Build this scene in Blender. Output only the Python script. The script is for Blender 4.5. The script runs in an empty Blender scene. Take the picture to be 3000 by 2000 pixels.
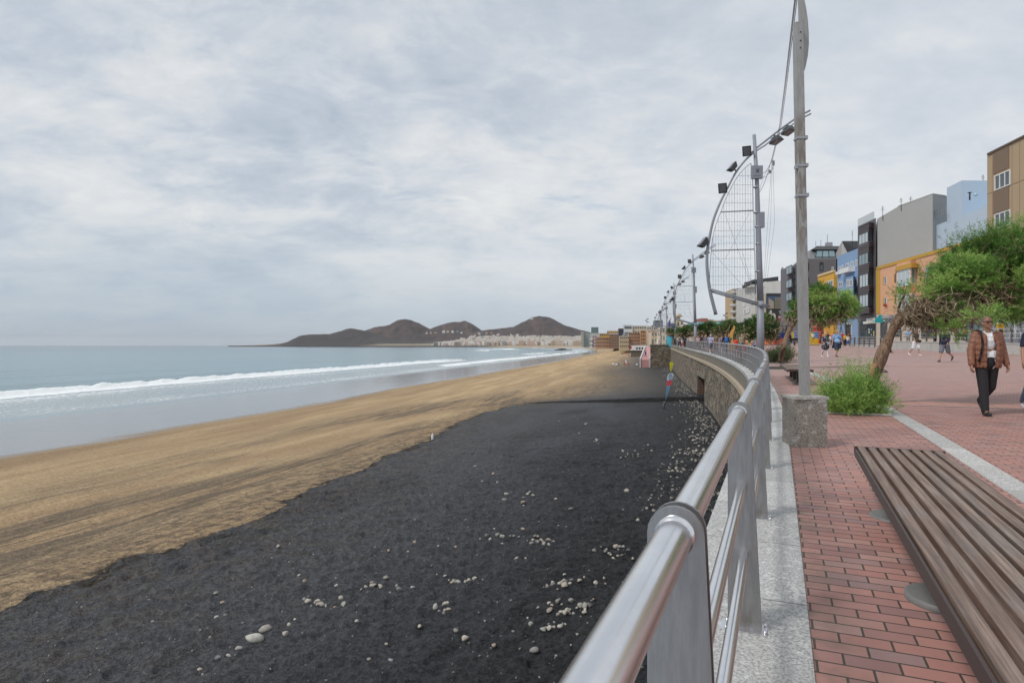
import bpy, bmesh, math, random
import numpy as np
from mathutils import Vector, Matrix
R = math.radians
PI = math.pi
random.seed(7)
RNG = np.random.default_rng(11)
scene = bpy.context.scene
COL = scene.collection

# ------------------------------------------------------------------ camera
F = 1850.0                      # focal length in pixels of the 3000 x 2000 photograph
EYE = 1.35                      # eye height over the pavement at the camera
cam_d = bpy.data.cameras.new("camera")
cam = bpy.data.objects.new("camera", cam_d)
COL.objects.link(cam)
cam.location = (0, 0, EYE)
cam.rotation_euler = (R(90), 0, 0)
cam_d.sensor_width = 36
cam_d.lens = 36 * F / 3000
cam_d.shift_y = 11.5 / 3000
cam_d.clip_start = 0.05
cam_d.clip_end = 60000
scene.camera = cam
scene.view_settings.view_transform = 'Standard'
scene.view_settings.look = 'None'
scene.view_settings.exposure = 0.60
scene.view_settings.gamma = 1.0
try:
    scene.cycles.max_bounces = 6
    scene.cycles.transparent_max_bounces = 8
    scene.cycles.volume_bounces = 0
    scene.cycles.use_denoising = True
except Exception:
    pass

# ------------------------------------------------------------------ sky and sun
SUN_EL, SUN_AZ = 50.0, -122.0     # azimuth measured from +Y (view direction) towards +X
world = bpy.data.worlds.new("World")
scene.world = world
world.use_nodes = True


class NT:
    """tiny node-tree helper"""
    def __init__(s, tree):
        s.t = tree
        s.n = tree.nodes
        s.l = tree.links

    def new(s, kind, **kw):
        n = s.n.new(kind)
        for k, v in kw.items():
            if hasattr(n, k):
                setattr(n, k, v)
        return n

    def link(s, a, b):
        s.l.new(a, b)

    def put(s, sock, v):
        if isinstance(v, bpy.types.NodeSocket):
            s.l.new(v, sock)
        elif v is not None:
            if hasattr(sock.default_value, '__len__') and not hasattr(v, '__len__'):
                v = (v,) * len(sock.default_value)
            if hasattr(sock.default_value, '__len__') and len(v) == 3 and len(sock.default_value) == 4:
                v = (*v, 1)
            sock.default_value = v

    def math(s, op, a, b=None, c=None, clamp=False):
        n = s.new('ShaderNodeMath', operation=op, use_clamp=clamp)
        s.put(n.inputs[0], a)
        if b is not None: s.put(n.inputs[1], b)
        if c is not None: s.put(n.inputs[2], c)
        return n.outputs[0]

    def sstep(s, x, lo, hi, a=0.0, b=1.0):
        n = s.new('ShaderNodeMapRange', interpolation_type='SMOOTHSTEP')
        s.put(n.inputs[0], x); s.put(n.inputs[1], lo); s.put(n.inputs[2], hi)
        s.put(n.inputs[3], a); s.put(n.inputs[4], b)
        return n.outputs[0]

    def mix(s, f, a, b, blend='MIX'):
        n = s.new('ShaderNodeMix', data_type='RGBA', blend_type=blend)
        s.put(n.inputs[0], f); s.put(n.inputs[6], a); s.put(n.inputs[7], b)
        return n.outputs[2]

    def noise(s, vec, scale, detail=4, rough=.55, dist=0, out=0, dim='3D'):
        n = s.new('ShaderNodeTexNoise', noise_dimensions=dim)
        s.put(n.inputs['Vector'], vec); s.put(n.inputs['Scale'], scale)
        s.put(n.inputs['Detail'], detail); s.put(n.inputs['Roughness'], rough)
        s.put(n.inputs['Distortion'], dist)
        return n.outputs[out]

    def voro(s, vec, scale, feature='F1', out='Distance', rnd=1.0):
        n = s.new('ShaderNodeTexVoronoi', feature=feature)
        s.put(n.inputs['Vector'], vec); s.put(n.inputs['Scale'], scale)
        s.put(n.inputs['Randomness'], rnd)
        return n.outputs[out]

    def mapping(s, vec, scale=(1, 1, 1), rot=(0, 0, 0), loc=(0, 0, 0)):
        n = s.new('ShaderNodeMapping')
        s.put(n.inputs[0], vec); s.put(n.inputs[1], loc); s.put(n.inputs[2], rot); s.put(n.inputs[3], scale)
        return n.outputs[0]

    def ramp(s, f, stops, interp='LINEAR'):
        n = s.new('ShaderNodeValToRGB')
        n.color_ramp.interpolation = interp
        e = n.color_ramp.elements
        while len(e) < len(stops): e.new(.5)
        for el, (p, c) in zip(e, stops):
            el.position = p
            el.color = (*c, 1) if len(c) == 3 else c
        s.put(n.inputs[0], f)
        return n.outputs[0]

    def bump(s, h, strength=.3, dist=.02, normal=None):
        n = s.new('ShaderNodeBump')
        s.put(n.inputs['Height'], h); s.put(n.inputs['Strength'], strength); s.put(n.inputs['Distance'], dist)
        if normal is not None: s.put(n.inputs['Normal'], normal)
        return n.outputs[0]

    def comb(s, x, y, z):
        n = s.new('ShaderNodeCombineXYZ')
        s.put(n.inputs[0], x); s.put(n.inputs[1], y); s.put(n.inputs[2], z)
        return n.outputs[0]

    def sep(s, v):
        n = s.new('ShaderNodeSeparateXYZ')
        s.put(n.inputs[0], v)
        return n.outputs


def build_world():
    g = NT(world.node_tree)
    bg = g.n['Background']
    sky = g.new('ShaderNodeTexSky', sky_type='NISHITA')
    sky.sun_disc = False
    sky.sun_elevation = R(SUN_EL)
    sky.sun_rotation = R(SUN_AZ)
    sky.air_density = 1.0
    sky.dust_density = 2.0
    tc = g.new('ShaderNodeTexCoord').outputs['Generated']
    x, y, z = g.sep(tc)
    zc = g.math('MAXIMUM', z, 0.0)
    den = g.math('ADD', zc, 0.30)
    px = g.math('DIVIDE', x, den)
    py = g.math('DIVIDE', y, den)
    p = g.comb(px, py, 0.0)
    pr = g.mapping(p, scale=(1.0, 1.25, 1), rot=(0, 0, R(-30)))
    big = g.noise(pr, 1.15, 3, .5, .6, 0)
    mid = g.noise(pr, 3.4, 9, .62, .55)
    fine = g.noise(g.mapping(p, scale=(1.3, 1.8, 1), rot=(0, 0, R(-20))), 11.0, 6, .62, .3)
    v = g.math('MULTIPLY_ADD', big, .50, g.math('MULTIPLY_ADD', mid, .37, g.math('MULTIPLY', fine, .13)))
    cloud = g.ramp(v, [(.36, (2.95, 3.4, 3.95)), (.45, (3.8, 4.15, 4.6)), (.51, (4.65, 4.85, 5.05)), (.59, (5.7, 5.7, 5.6))])
    hole = g.noise(g.mapping(p, scale=(1, 2.0, 1), rot=(0, 0, R(-12)), loc=(3.1, 1.7, 0)), 1.8, 7, .66, .3)
    h = g.sstep(hole, .61, .72)
    col = g.mix(g.math('MULTIPLY', h, .5), cloud, (2.1, 3.05, 4.2))
    side = g.sstep(x, -.25, .62)
    col = g.mix(g.math('MULTIPLY', side, .45), col, (5.1, 5.3, 5.5))
    low = g.sstep(z, 0.0, .24, 1.0, 0.0)
    lowc = g.mix(g.sstep(x, -.5, .55), (2.85, 3.5, 4.15), (4.8, 5.1, 5.4))
    col = g.mix(g.math('MULTIPLY', low, .80), col, lowc)
    col = g.mix(.92, sky.outputs[0], col)
    g.link(col, bg.inputs[0])
    bg.inputs[1].default_value = 0.10


build_world()
sun_d = bpy.data.lights.new("sun", 'SUN')
sun_d.energy = 1.35
sun_d.angle = R(10)
sun_d.color = (1, .96, .9)
sun = bpy.data.objects.new("sun", sun_d)
COL.objects.link(sun)
_d = Vector((math.sin(R(SUN_AZ)) * math.cos(R(SUN_EL)), math.cos(R(SUN_AZ)) * math.cos(R(SUN_EL)), math.sin(R(SUN_EL))))
sun.rotation_euler = _d.to_track_quat('Z', 'Y').to_euler()
sun.location = _d * 50

# ------------------------------------------------------------------ materials
MATS = {}


def new_mat(name):
    m = bpy.data.materials.new(name)
    m.use_nodes = True
    g = NT(m.node_tree)
    b = g.n['Principled BSDF']
    return m, g, b


def flat(name, color, rough=.6, metal=0.0, var=.12, scale=3.0, bump=.0, bscale=40, bdist=.004, spec=None, alpha=None, coord='Object', stain=None):
    """procedural paint / stone / cloth: base colour broken up by two noises, optional bump"""
    if name in MATS: return MATS[name]
    m, g, b = new_mat(name)
    tc = g.new('ShaderNodeTexCoord').outputs[coord]
    n1 = g.noise(tc, scale, 5, .6)
    n2 = g.noise(tc, scale * 9, 3, .6)
    k = g.math('MULTIPLY_ADD', g.math('MULTIPLY_ADD', n2, .4, g.math('MULTIPLY', n1, .6)), 2 * var, 1 - var)
    c = g.mix(1.0, (*color, 1), g.comb(k, k, k), 'MULTIPLY')
    if stain:
        sc, amt, scol = stain
        st = g.sstep(g.noise(g.mapping(tc, scale=(1, 1, .25)), sc, 5, .65), .5, .72)
        c = g.mix(g.math('MULTIPLY', st, amt), c, scol)
    g.link(c, b.inputs['Base Color'])
    b.inputs['Roughness'].default_value = rough
    b.inputs['Metallic'].default_value = metal
    if spec is not None: b.inputs['Specular IOR Level'].default_value = spec
    if bump:
        g.link(g.bump(g.noise(tc, bscale, 4, .6), bump, bdist), b.inputs['Normal'])
    MATS[name] = m
    return m


# ------------------------------------------------------------------ mesh builder
class MB:
    def __init__(s):
        s.v = []; s.f = []; s.mi = []; s.sm = []; s.cur = 0; s.smooth = False

    def add(s, vs, fs):
        o = len(s.v)
        s.v.extend([tuple(p) for p in vs])
        for f in fs:
            s.f.append(tuple(i + o for i in f)); s.mi.append(s.cur); s.sm.append(s.smooth)
        return s

    def box(s, c, d, rz=0.0, rot=None):
        hx, hy, hz = d[0] / 2, d[1] / 2, d[2] / 2
        ps = [Vector((x, y, z)) for x in (-hx, hx) for y in (-hy, hy) for z in (-hz, hz)]
        M = rot if rot is not None else Matrix.Rotation(rz, 3, 'Z')
        cc = Vector(c)
        ps = [M @ p + cc for p in ps]
        return s.add(ps, [(0, 1, 3, 2), (4, 6, 7, 5), (0, 4, 5, 1), (2, 3, 7, 6), (0, 2, 6, 4), (1, 5, 7, 3)])

    def hexa(s, p):   # 4 bottom points ccw, 4 top points ccw
        return s.add(p, [(3, 2, 1, 0), (4, 5, 6, 7), (0, 1, 5, 4), (1, 2, 6, 5), (2, 3, 7, 6), (3, 0, 4, 7)])

    def prism(s, poly, z0, z1):
        """poly plan points ccw; z0,z1 scalars or lists"""
        n = len(poly)
        a = z0 if hasattr(z0, '__len__') else [z0] * n
        b = z1 if hasattr(z1, '__len__') else [z1] * n
        vs = [(x, y, a[i]) for i, (x, y) in enumerate(poly)] + [(x, y, b[i]) for i, (x, y) in enumerate(poly)]
        fs = [tuple(reversed(range(n))), tuple(range(n, 2 * n))]
        fs += [(i, (i + 1) % n, n + (i + 1) % n, n + i) for i in range(n)]
        return s.add(vs, fs)

    def tube(s, pts, r, n=8, cap=True, flatten=None):
        pts = [Vector(p) for p in pts]
        rs = r if hasattr(r, '__len__') else [r] * len(pts)
        vs, fs = [], []
        up = None
        for i, p in enumerate(pts):
            a = pts[max(0, i - 1)]; b = pts[min(len(pts) - 1, i + 1)]
            t = (b - a)
            if t.length < 1e-9: t = Vector((0, 0, 1))
            t.normalize()
            if up is None:
                up = Vector((0, 0, 1)) if abs(t.z) < .9 else Vector((1, 0, 0))
            u = t.cross(up)
            if u.length < 1e-6:
                up = Vector((1, 0, 0)); u = t.cross(up)
            u.normalize(); w = u.cross(t).normalized(); up = w
            for k in range(n):
                an = 2 * PI * k / n + (PI / n if n == 4 else 0)
                vs.append(p + (u * math.cos(an) + w * math.sin(an)) * rs[i])
        for i in range(len(pts) - 1):
            for k in range(n):
                a = i * n + k; b = i * n + (k + 1) % n
                fs.append((a, b, b + n, a + n))
        if cap:
            fs.append(tuple(reversed(range(n)))); fs.append(tuple(range((len(pts) - 1) * n, len(pts) * n)))
        sm = s.smooth
        s.smooth = n > 4
        s.add(vs, fs)
        s.smooth = sm
        return s

    def lathe(s, prof, c=(0, 0, 0), n=20, axis=None):
        """prof: (r, z) list; closed solid if ends at r=0"""
        vs, fs = [], []
        M = Matrix.Identity(3) if axis is None else Vector(axis).to_track_quat('Z', 'Y').to_matrix()
        c = Vector(c)
        for r, z in prof:
            for k in range(n):
                a = 2 * PI * k / n
                vs.append(M @ Vector((r * math.cos(a), r * math.sin(a), z)) + c)
        m = len(prof)
        for i in range(m - 1):
            for k in range(n):
                a = i * n + k; b = i * n + (k + 1) % n
                fs.append((a, b, b + n, a + n))
        fs.append(tuple(reversed(range(n)))); fs.append(tuple(range((m - 1) * n, m * n)))
        sm = s.smooth; s.smooth = True
        s.add(vs, fs); s.smooth = sm
        return s

    def ball(s, c, r, n=10, m=7, rot=None):
        r = r if hasattr(r, '__len__') else (r, r, r)
        vs, fs = [], []
        c = Vector(c)
        for i in range(1, m):
            t = PI * i / m
            for k in range(n):
                a = 2 * PI * k / n
                p = Vector((r[0] * math.sin(t) * math.cos(a), r[1] * math.sin(t) * math.sin(a), r[2] * math.cos(t)))
                if rot is not None: p = rot @ p
                vs.append(p + c)
        top = Vector((0, 0, r[2])); bot = Vector((0, 0, -r[2]))
        if rot is not None: top = rot @ top; bot = rot @ bot
        vs.append(top + c); vs.append(bot + c)
        T = len(vs) - 2; B = T + 1
        for i in range(m - 2):
            for k in range(n):
                a = i * n + k; b = i * n + (k + 1) % n
                fs.append((a, a + n, b + n, b))
        for k in range(n):
            fs.append((T, k, (k + 1) % n)); fs.append((B, (m - 2) * n + (k + 1) % n, (m - 2) * n + k))
        sm = s.smooth; s.smooth = True
        s.add(vs, fs); s.smooth = sm
        return s

    def cone(s, a, b, ra, rb, n=10):
        """tapered capsule between a and b (closed)"""
        a = Vector(a); b = Vector(b)
        t = (b - a); L = t.length
        if L < 1e-6: return s.ball(a, ra, n)
        t /= L
        pts, rs = [], []
        for k in range(4):
            an = PI / 2 * k / 4
            pts.append(a - t * ra * math.cos(an)); rs.append(max(1e-4, ra * math.sin(an)))
        pts.append(a); rs.append(ra)
        pts.append(b); rs.append(rb)
        for k in range(3, -1, -1):
            an = PI / 2 * k / 4
            pts.append(b + t * rb * math.cos(an)); rs.append(max(1e-4, rb * math.sin(an)))
        return s.tube(pts, rs, n)

    def mesh(s, name, mats, org=None):
        me = bpy.data.meshes.new(name)
        vs = s.v
        if org is not None:
            vs = [(x - org[0], y - org[1], z - org[2]) for x, y, z in vs]
        me.from_pydata(vs, [], s.f)
        for m in (mats if isinstance(mats, (list, tuple)) else [mats]):
            me.materials.append(m)
        me.polygons.foreach_set('material_index', s.mi)
        me.polygons.foreach_set('use_smooth', s.sm)
        me.update()
        return me

    def build(s, name, mats, parent=None, org=None, **tags):
        me = s.mesh(name, mats, org)
        o = bpy.data.objects.new(name, me)
        COL.objects.link(o)
        if parent is not None:
            o.parent = parent
        elif org is not None:
            o.location = org
        tag(o, **tags)
        return o


def tag(o, label=None, category=None, group=None, kind=None):
    if label: o['label'] = label
    if category: o['category'] = category
    if group: o['group'] = group
    if kind: o['kind'] = kind
    return o


def thing(name, label, category, loc=(0, 0, 0), rz=0.0, group=None):
    o = bpy.data.objects.new(name, None)
    o.empty_display_size = .2
    COL.objects.link(o)
    o.location = loc
    o.rotation_euler = (0, 0, rz)
    return tag(o, label, category, group)


def copy_tree(o, parent=None):
    c = o.copy()
    COL.objects.link(c)
    c.parent = parent
    for ch in list(o.children):
        copy_tree(ch, c)
    return c


def np_mesh(name, V, Fq, mats, smooth=True, attrs=None, uv=None):
    """V (n,3), Fq (m,4) or (m,3) numpy -> mesh"""
    me = bpy.data.meshes.new(name)
    n, m, k = len(V), len(Fq), Fq.shape[1]
    me.vertices.add(n)
    me.vertices.foreach_set('co', np.asarray(V, np.float32).ravel())
    me.loops.add(m * k)
    me.loops.foreach_set('vertex_index', np.asarray(Fq, np.int32).ravel())
    me.polygons.add(m)
    me.polygons.foreach_set('loop_start', np.arange(0, m * k, k, dtype=np.int32))
    me.polygons.foreach_set('loop_total', np.full(m, k, np.int32))
    me.polygons.foreach_set('use_smooth', np.full(m, smooth, bool))
    for mt in (mats if isinstance(mats, (list, tuple)) else [mats]):
        me.materials.append(mt)
    me.update(calc_edges=True)
    if attrs:
        for an, av in attrs.items():
            a = me.attributes.new(an, 'FLOAT', 'POINT')
            a.data.foreach_set('value', np.asarray(av, np.float32).ravel())
    if uv is not None:
        l = me.uv_layers.new(name='UVMap')
        l.data.foreach_set('uv', np.asarray(uv, np.float32)[np.asarray(Fq).ravel()].ravel())
    return me


def link_mesh(name, me, parent=None, **tags):
    o = bpy.data.objects.new(name, me)
    COL.objects.link(o)
    if parent is not None: o.parent = parent
    return tag(o, **tags)


def grid_faces(nr, nc):
    i = np.arange(nr - 1)[:, None] * nc + np.arange(nc - 1)[None, :]
    return np.stack([i, i + 1, i + nc + 1, i + nc], -1).reshape(-1, 4)


# value noise in numpy
_T = RNG.random((257, 257))
_T[256, :] = _T[0, :]; _T[:, 256] = _T[:, 0]


def vnoise(x, y):
    x = np.asarray(x, float); y = np.asarray(y, float)
    xi = np.floor(x); yi = np.floor(y)
    fx = x - xi; fy = y - yi
    fx = fx * fx * (3 - 2 * fx); fy = fy * fy * (3 - 2 * fy)
    a = (xi % 256).astype(int); b = (yi % 256).astype(int)
    return (_T[a, b] * (1 - fx) * (1 - fy) + _T[a + 1, b] * fx * (1 - fy) + _T[a, b + 1] * (1 - fx) * fy + _T[a + 1, b + 1] * fx * fy)


def fbm(x, y, o=4, g=.5):
    s = 0; a = 1; t = 0
    for i in range(o):
        s = s + a * vnoise(x * 2 ** i + 13.7 * i, y * 2 ** i + 7.3 * i); t += a; a *= g
    return s / t


def sst(x, a, b):
    t = np.clip((np.asarray(x, float) - a) / (b - a), 0, 1)
    return t * t * (3 - 2 * t)


# ------------------------------------------------------------------ layout curves
_ys = np.linspace(-40, 6000, 60401)
_m = np.interp(_ys, [-40, 8, 18, 30, 45, 62, 6000], [.43, .42, .365, .29, .245, .2125, .2075])
_x = np.concatenate([[0], np.cumsum((_m[1:] + _m[:-1]) / 2 * (_ys[1] - _ys[0]))])
_x = _x - np.interp(0, _ys, _x) - .18


def xw(y):                       # x of the railing line at depth y
    return np.interp(y, _ys, _x)


def xwm(y):
    return np.interp(y, _ys, _m)


def zp(x, y):                    # promenade surface height
    y = np.asarray(y, float)
    yy = np.where(y < -4, -4, np.where(y > 100, 100 + (y - 100) * .35, y))
    yr = np.where(y < -4, -4, np.minimum(y, 152))
    s = sst((x - xw(y)), 0.5, 11)
    return yr * .0110 * (1 - s) + yy * .0170 * s - .05 * s * sst(y, 0, 10)


def on_prom(u, v):               # world point where the pixel's ray meets the promenade
    a = (u - 1500) / F; b = (v - 1011.5) / F
    ys = np.concatenate([np.linspace(.5, 60, 1500), np.linspace(60, 400, 2000)])
    h = EYE - b * ys - zp(a * ys, ys)
    k = np.argmax(h < 0) if (h < 0).any() else len(ys) - 1
    y = ys[k]
    return Vector((a * y, y, float(zp(a * y, y))))


SEA_Z = -6.8


def beach_z(x, y):
    s = x - xw(y)
    zw = -4.2 + .75 * sst(y, 70, 150)
    far = sst(y, 150, 420)
    z = np.interp(s, [-4000, -400, -140, -76, -48, -15, 0, 30], [-30, -14, -9, -6.86, -6.2, -4.62, -4.2, -4.2])
    z = z + (zw + 4.2) * sst(s, -45, -5) + 2.2 * sst(y, 290, 480) * sst(s, -62, -18)
    return z


def on_beach(u, v):
    a = (u - 1500) / F; b = (v - 1011.5) / F
    ys = np.concatenate([np.linspace(4, 100, 1500), np.linspace(100, 1500, 4000)])
    h = EYE - b * ys - beach_z(a * ys, ys)
    k = np.argmax(h < 0) if (h < 0).any() else len(ys) - 1
    return Vector((a * ys[k], ys[k], float(beach_z(a * ys[k], ys[k]))))


def P(u, v, d):                  # point at depth d seen at photograph pixel (u, v)
    return Vector(((u - 1500) / F * d, d, EYE - (v - 1011.5) / F * d))


# ------------------------------------------------------------------ surface materials
def attr(g, name):
    n = g.new('ShaderNodeAttribute')
    n.attribute_name = name
    return n.outputs['Fac']


def m_sand():
    m, g, b = new_mat("beach_sand")
    tc = g.new('ShaderNodeTexCoord').outputs['Object']
    s = attr(g, 'sea_off'); t = attr(g, 'along'); bl = attr(g, 'black')
    st = g.comb(s, t, 0.0)
    # wind and tide streaks run along the shore
    str1 = g.noise(g.mapping(st, scale=(.42, .045, 1), rot=(0, 0, R(4))), 1.0, 6, .62, .6)
    str2 = g.noise(g.mapping(st, scale=(2.6, .22, 1), rot=(0, 0, R(7))), 1.0, 5, .6, .4)
    fine = g.noise(tc, 9.0, 6, .7)
    grain = g.noise(tc, 60.0, 3, .7)
    blot = g.noise(tc, .28, 5, .6, .4)
    tan = g.mix(g.sstep(str1, .32, .7), (.375, .26, .150), (.55, .405, .235))
    tan = g.mix(g.math('MULTIPLY', g.sstep(fine, .5, .8), .35), tan, (.24, .16, .10))
    # dark mineral streaks washed over the tan sand
    zone = g.math('MULTIPLY', g.sstep(bl, -19, -9), g.sstep(bl, -4.2, -2.2, 1.0, .45))
    zone = g.math('MULTIPLY', zone, g.sstep(t, 60, 110, 1.0, .45))
    dk = g.math('ADD', g.math('MULTIPLY', g.sstep(str1, .40, .54), .85), g.math('MULTIPLY', g.sstep(str2, .42, .60), .75))
    zone = g.math('MULTIPLY', zone, g.sstep(g.noise(g.mapping(st, scale=(.10, .022, 1)), 1.0, 4, .6, .6), .38, .60))
    dk = g.math('MULTIPLY', dk, zone, clamp=True)
    tan = g.mix(g.math('MULTIPLY', dk, .72), tan, (.072, .062, .056))
    # speckle close to the boundary
    sp = g.math('MULTIPLY', g.sstep(bl, -6.5, -.2), g.sstep(g.noise(tc, 1.9, 7, .78, .5), .44, .58))
    foot_shade = g.sstep(g.voro(g.mapping(g.mix(.3, tc, g.noise(tc, .8, 3, .6, out=1)), scale=(1, .5, 1), rot=(0, 0, R(-14))), 1.25), .05, .13, 1, 0)
    foot_shade = g.math('MULTIPLY', foot_shade, g.sstep(g.noise(tc, .35, 3, .6), .42, .55))
    tan = g.mix(g.math('MULTIPLY', foot_shade, .62), tan, (.09, .065, .045))  # shade inside footprints, painted into the tan colour as dark spots
    tan = g.mix(g.math('MULTIPLY', sp, .75), tan, (.07, .055, .045))
    black = g.mix(g.sstep(blot, .35, .7), (.012, .0125, .0155), (.036, .038, .047))
    black = g.mix(g.math('MULTIPLY', g.sstep(g.noise(tc, 4.2, 7, .78), .52, .66), .6), black, (.075, .078, .09))
    black = g.mix(g.sstep(fine, .45, .8), black, (.052, .055, .066))
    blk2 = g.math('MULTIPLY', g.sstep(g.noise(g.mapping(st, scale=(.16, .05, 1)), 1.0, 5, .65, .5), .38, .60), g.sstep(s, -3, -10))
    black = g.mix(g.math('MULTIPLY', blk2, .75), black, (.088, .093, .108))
    black = g.mix(g.math('MULTIPLY', g.sstep(g.voro(tc, 7.0), .0, .14, 1.0, 0.0), .55), black, (.16, .16, .16))
    jag = g.math('MULTIPLY_ADD', g.noise(tc, .8, 8, .78, .6), 3.4, -1.7)
    soft = attr(g, 'soft')
    bj = g.math('ADD', bl, g.math('ADD', jag, g.math('MULTIPLY', g.math('MULTIPLY_ADD', g.noise(g.mapping(st, scale=(.2, .05, 1)), 1.0, 6, .68, .5), 16, -8), soft)))
    w = g.math('MULTIPLY_ADD', soft, 7.0, .18)
    isb = g.sstep(g.math('DIVIDE', bj, w), -1, 1)
    edge = g.math('MULTIPLY', g.sstep(g.math('ABSOLUTE', g.math('ADD', bj, .12)), 0.0, .38, 1.0, 0.0), g.sstep(soft, 0, .35, 1, 0))
    pale = g.math('MULTIPLY', g.sstep(s, -7, -17), g.sstep(g.noise(g.mapping(st, scale=(.12, .07, 1)), 1.0, 6, .7, .6), .30, .62))
    black = g.mix(g.math('MULTIPLY', pale, .55), black, (.088, .090, .100))
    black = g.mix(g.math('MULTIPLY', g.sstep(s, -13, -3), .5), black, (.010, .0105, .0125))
    dust = g.math('MULTIPLY', g.sstep(bl, 9.0, .3), g.sstep(g.noise(tc, 1.4, 7, .78, .5), .42, .62))
    black = g.mix(g.math('MULTIPLY', dust, .62), black, (.125, .10, .075))
    greyz = g.math('MULTIPLY', g.math('MULTIPLY', soft, g.sstep(bl, 17, 1)), g.math('MULTIPLY_ADD', g.noise(tc, .9, 7, .75), .9, .15))
    black = g.mix(g.math('MULTIPLY', greyz, .9, None, True), black, (.17, .145, .115))
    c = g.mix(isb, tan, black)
    c = g.mix(g.math('MULTIPLY', edge, .8), c, (.018, .014, .012))
    # wetness towards the sea
    wj = g.math('ADD', s, g.math('MULTIPLY_ADD', g.noise(g.mapping(st, scale=(.22, .03, 1)), 1.0, 5, .6, .4), 9, -4.5))
    damp = g.sstep(wj, -47, -34, 1, 0)
    wet = g.sstep(wj, -50.5, -46.5, 1, 0)
    c = g.mix(g.math('MULTIPLY', damp, .35), c, (.22, .145, .085))
    c = g.mix(g.math('MULTIPLY', wet, .85), c, (.125, .13, .14))
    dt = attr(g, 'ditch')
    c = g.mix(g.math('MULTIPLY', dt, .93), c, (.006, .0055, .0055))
    sw = g.sstep(g.math('ABSOLUTE', g.math('ADD', wj, 63.0)), .12, .5, 1, 0)
    c = g.mix(g.math('MULTIPLY', sw, .7), c, (.10, .085, .07))
    g.link(c, b.inputs['Base Color'])
    g.link(g.math('MULTIPLY_ADD', wet, -.76, g.math('MULTIPLY_ADD', isb, -.14, .86)), b.inputs['Roughness'])
    g.link(g.math('MULTIPLY_ADD', wet, .35, g.math('MULTIPLY_ADD', isb, .22, .22)), b.inputs['Specular IOR Level'])
    # foot prints and lumps
    dry = g.math('SUBTRACT', 1.0, wet)
    lump = g.noise(tc, 2.6, 6, .66, .6)
    foot = g.sstep(g.voro(g.mapping(g.mix(.25, tc, g.noise(tc, 1.5, 3, .6, out=1)), scale=(1, .55, 1), rot=(0, 0, R(-15))), 1.9), .04, .26)
    pit = g.sstep(g.noise(tc, 6.5, 4, .7, 1.2), .38, .52)
    hgt = g.math('ADD', g.math('MULTIPLY', lump, 1.1), g.math('MULTIPLY', foot, .30))
    hgt = g.math('ADD', hgt, g.math('MULTIPLY_ADD', pit, .40, g.math('MULTIPLY', fine, .40)))
    hgt = g.math('MULTIPLY', hgt, g.math('MULTIPLY_ADD', isb, .62, .38))
    hgt = g.math('MULTIPLY', hgt, dry)
    rip = g.noise(g.mapping(st, scale=(1.6, .3, 1)), 1.0, 5, .6, .5)
    hgt = g.math('ADD', hgt, g.math('MULTIPLY', g.math('ADD', rip, g.math('MULTIPLY', sw, .6)), g.math('MULTIPLY', wet, .05)))
    g.link(g.bump(hgt, 1.0, .22), b.inputs['Normal'])
    return m


def m_sea():
    m, g, b = new_mat("sea_water")
    tc = g.new('ShaderNodeTexCoord').outputs['Object']
    s = attr(g, 'sea_off'); t = attr(g, 'along')
    st = g.comb(s, t, 0.0)
    deep = g.mix(g.sstep(s, -1500, -130), (.03, .095, .15), (.085, .20, .245))
    deep = g.mix(g.sstep(s, -128, -86), deep, (.24, .29, .31))
    pat = g.noise(g.mapping(st, scale=(.02, .004, 1)), 1.0, 4, .6, .5)
    deep = g.mix(g.math('MULTIPLY', g.sstep(pat, .4, .65), .4), deep, (.05, .115, .13))
    # foam
    n1 = g.noise(g.mapping(st, scale=(.5, .16, 1)), 1.0, 5, .65)
    lace = g.voro(g.mapping(st, scale=(1.0, .45, 1)), 1.1, 'DISTANCE_TO_EDGE')
    lace = g.math('ADD', lace, g.math('MULTIPLY', g.noise(tc, 1.9, 5, .7), .26))
    crest = attr(g, 'foam')
    fn = g.noise(g.mapping(st, scale=(1.3, .5, 1)), 1.0, 6, .7)
    a1 = g.sstep(g.math('ADD', crest, g.math('MULTIPLY_ADD', fn, .9, -.45)), .42, .62)
    wash = attr(g, 'wash')
    thr = g.math('MULTIPLY_ADD', wash, .30, .05)
    a2 = g.math('MULTIPLY', g.sstep(g.math('SUBTRACT', thr, lace), -.05, .22), g.sstep(wash, .02, .2))
    a3 = g.math('MULTIPLY', g.sstep(wash, .1, .9), .22)
    foam = g.math('MAXIMUM', a1, g.math('MAXIMUM', a2, a3))
    c = g.mix(foam, deep, (.80, .83, .84))
    g.link(c, b.inputs['Base Color'])
    g.link(g.math('MULTIPLY_ADD', foam, .55, .16), b.inputs['Roughness'])
    b.inputs['IOR'].default_value = 1.333
    r1 = g.noise(g.mapping(tc, scale=(.55, 1.0, 1), rot=(0, 0, R(12))), .9, 6, .62)
    r2 = g.noise(tc, .18, 4, .6)
    r3 = g.noise(tc, 5.0, 3, .6)
    h = g.math('ADD', g.math('MULTIPLY', r1, .5), g.math('ADD', r2, g.math('MULTIPLY', r3, .06)))
    h = g.math('ADD', h, g.math('MULTIPLY', foam, .25))
    h = g.math('MULTIPLY', h, g.sstep(s, -100, -76, 1.0, .12))
    g.link(g.bump(h, .5, .38), b.inputs['Normal'])
    return m


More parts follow.
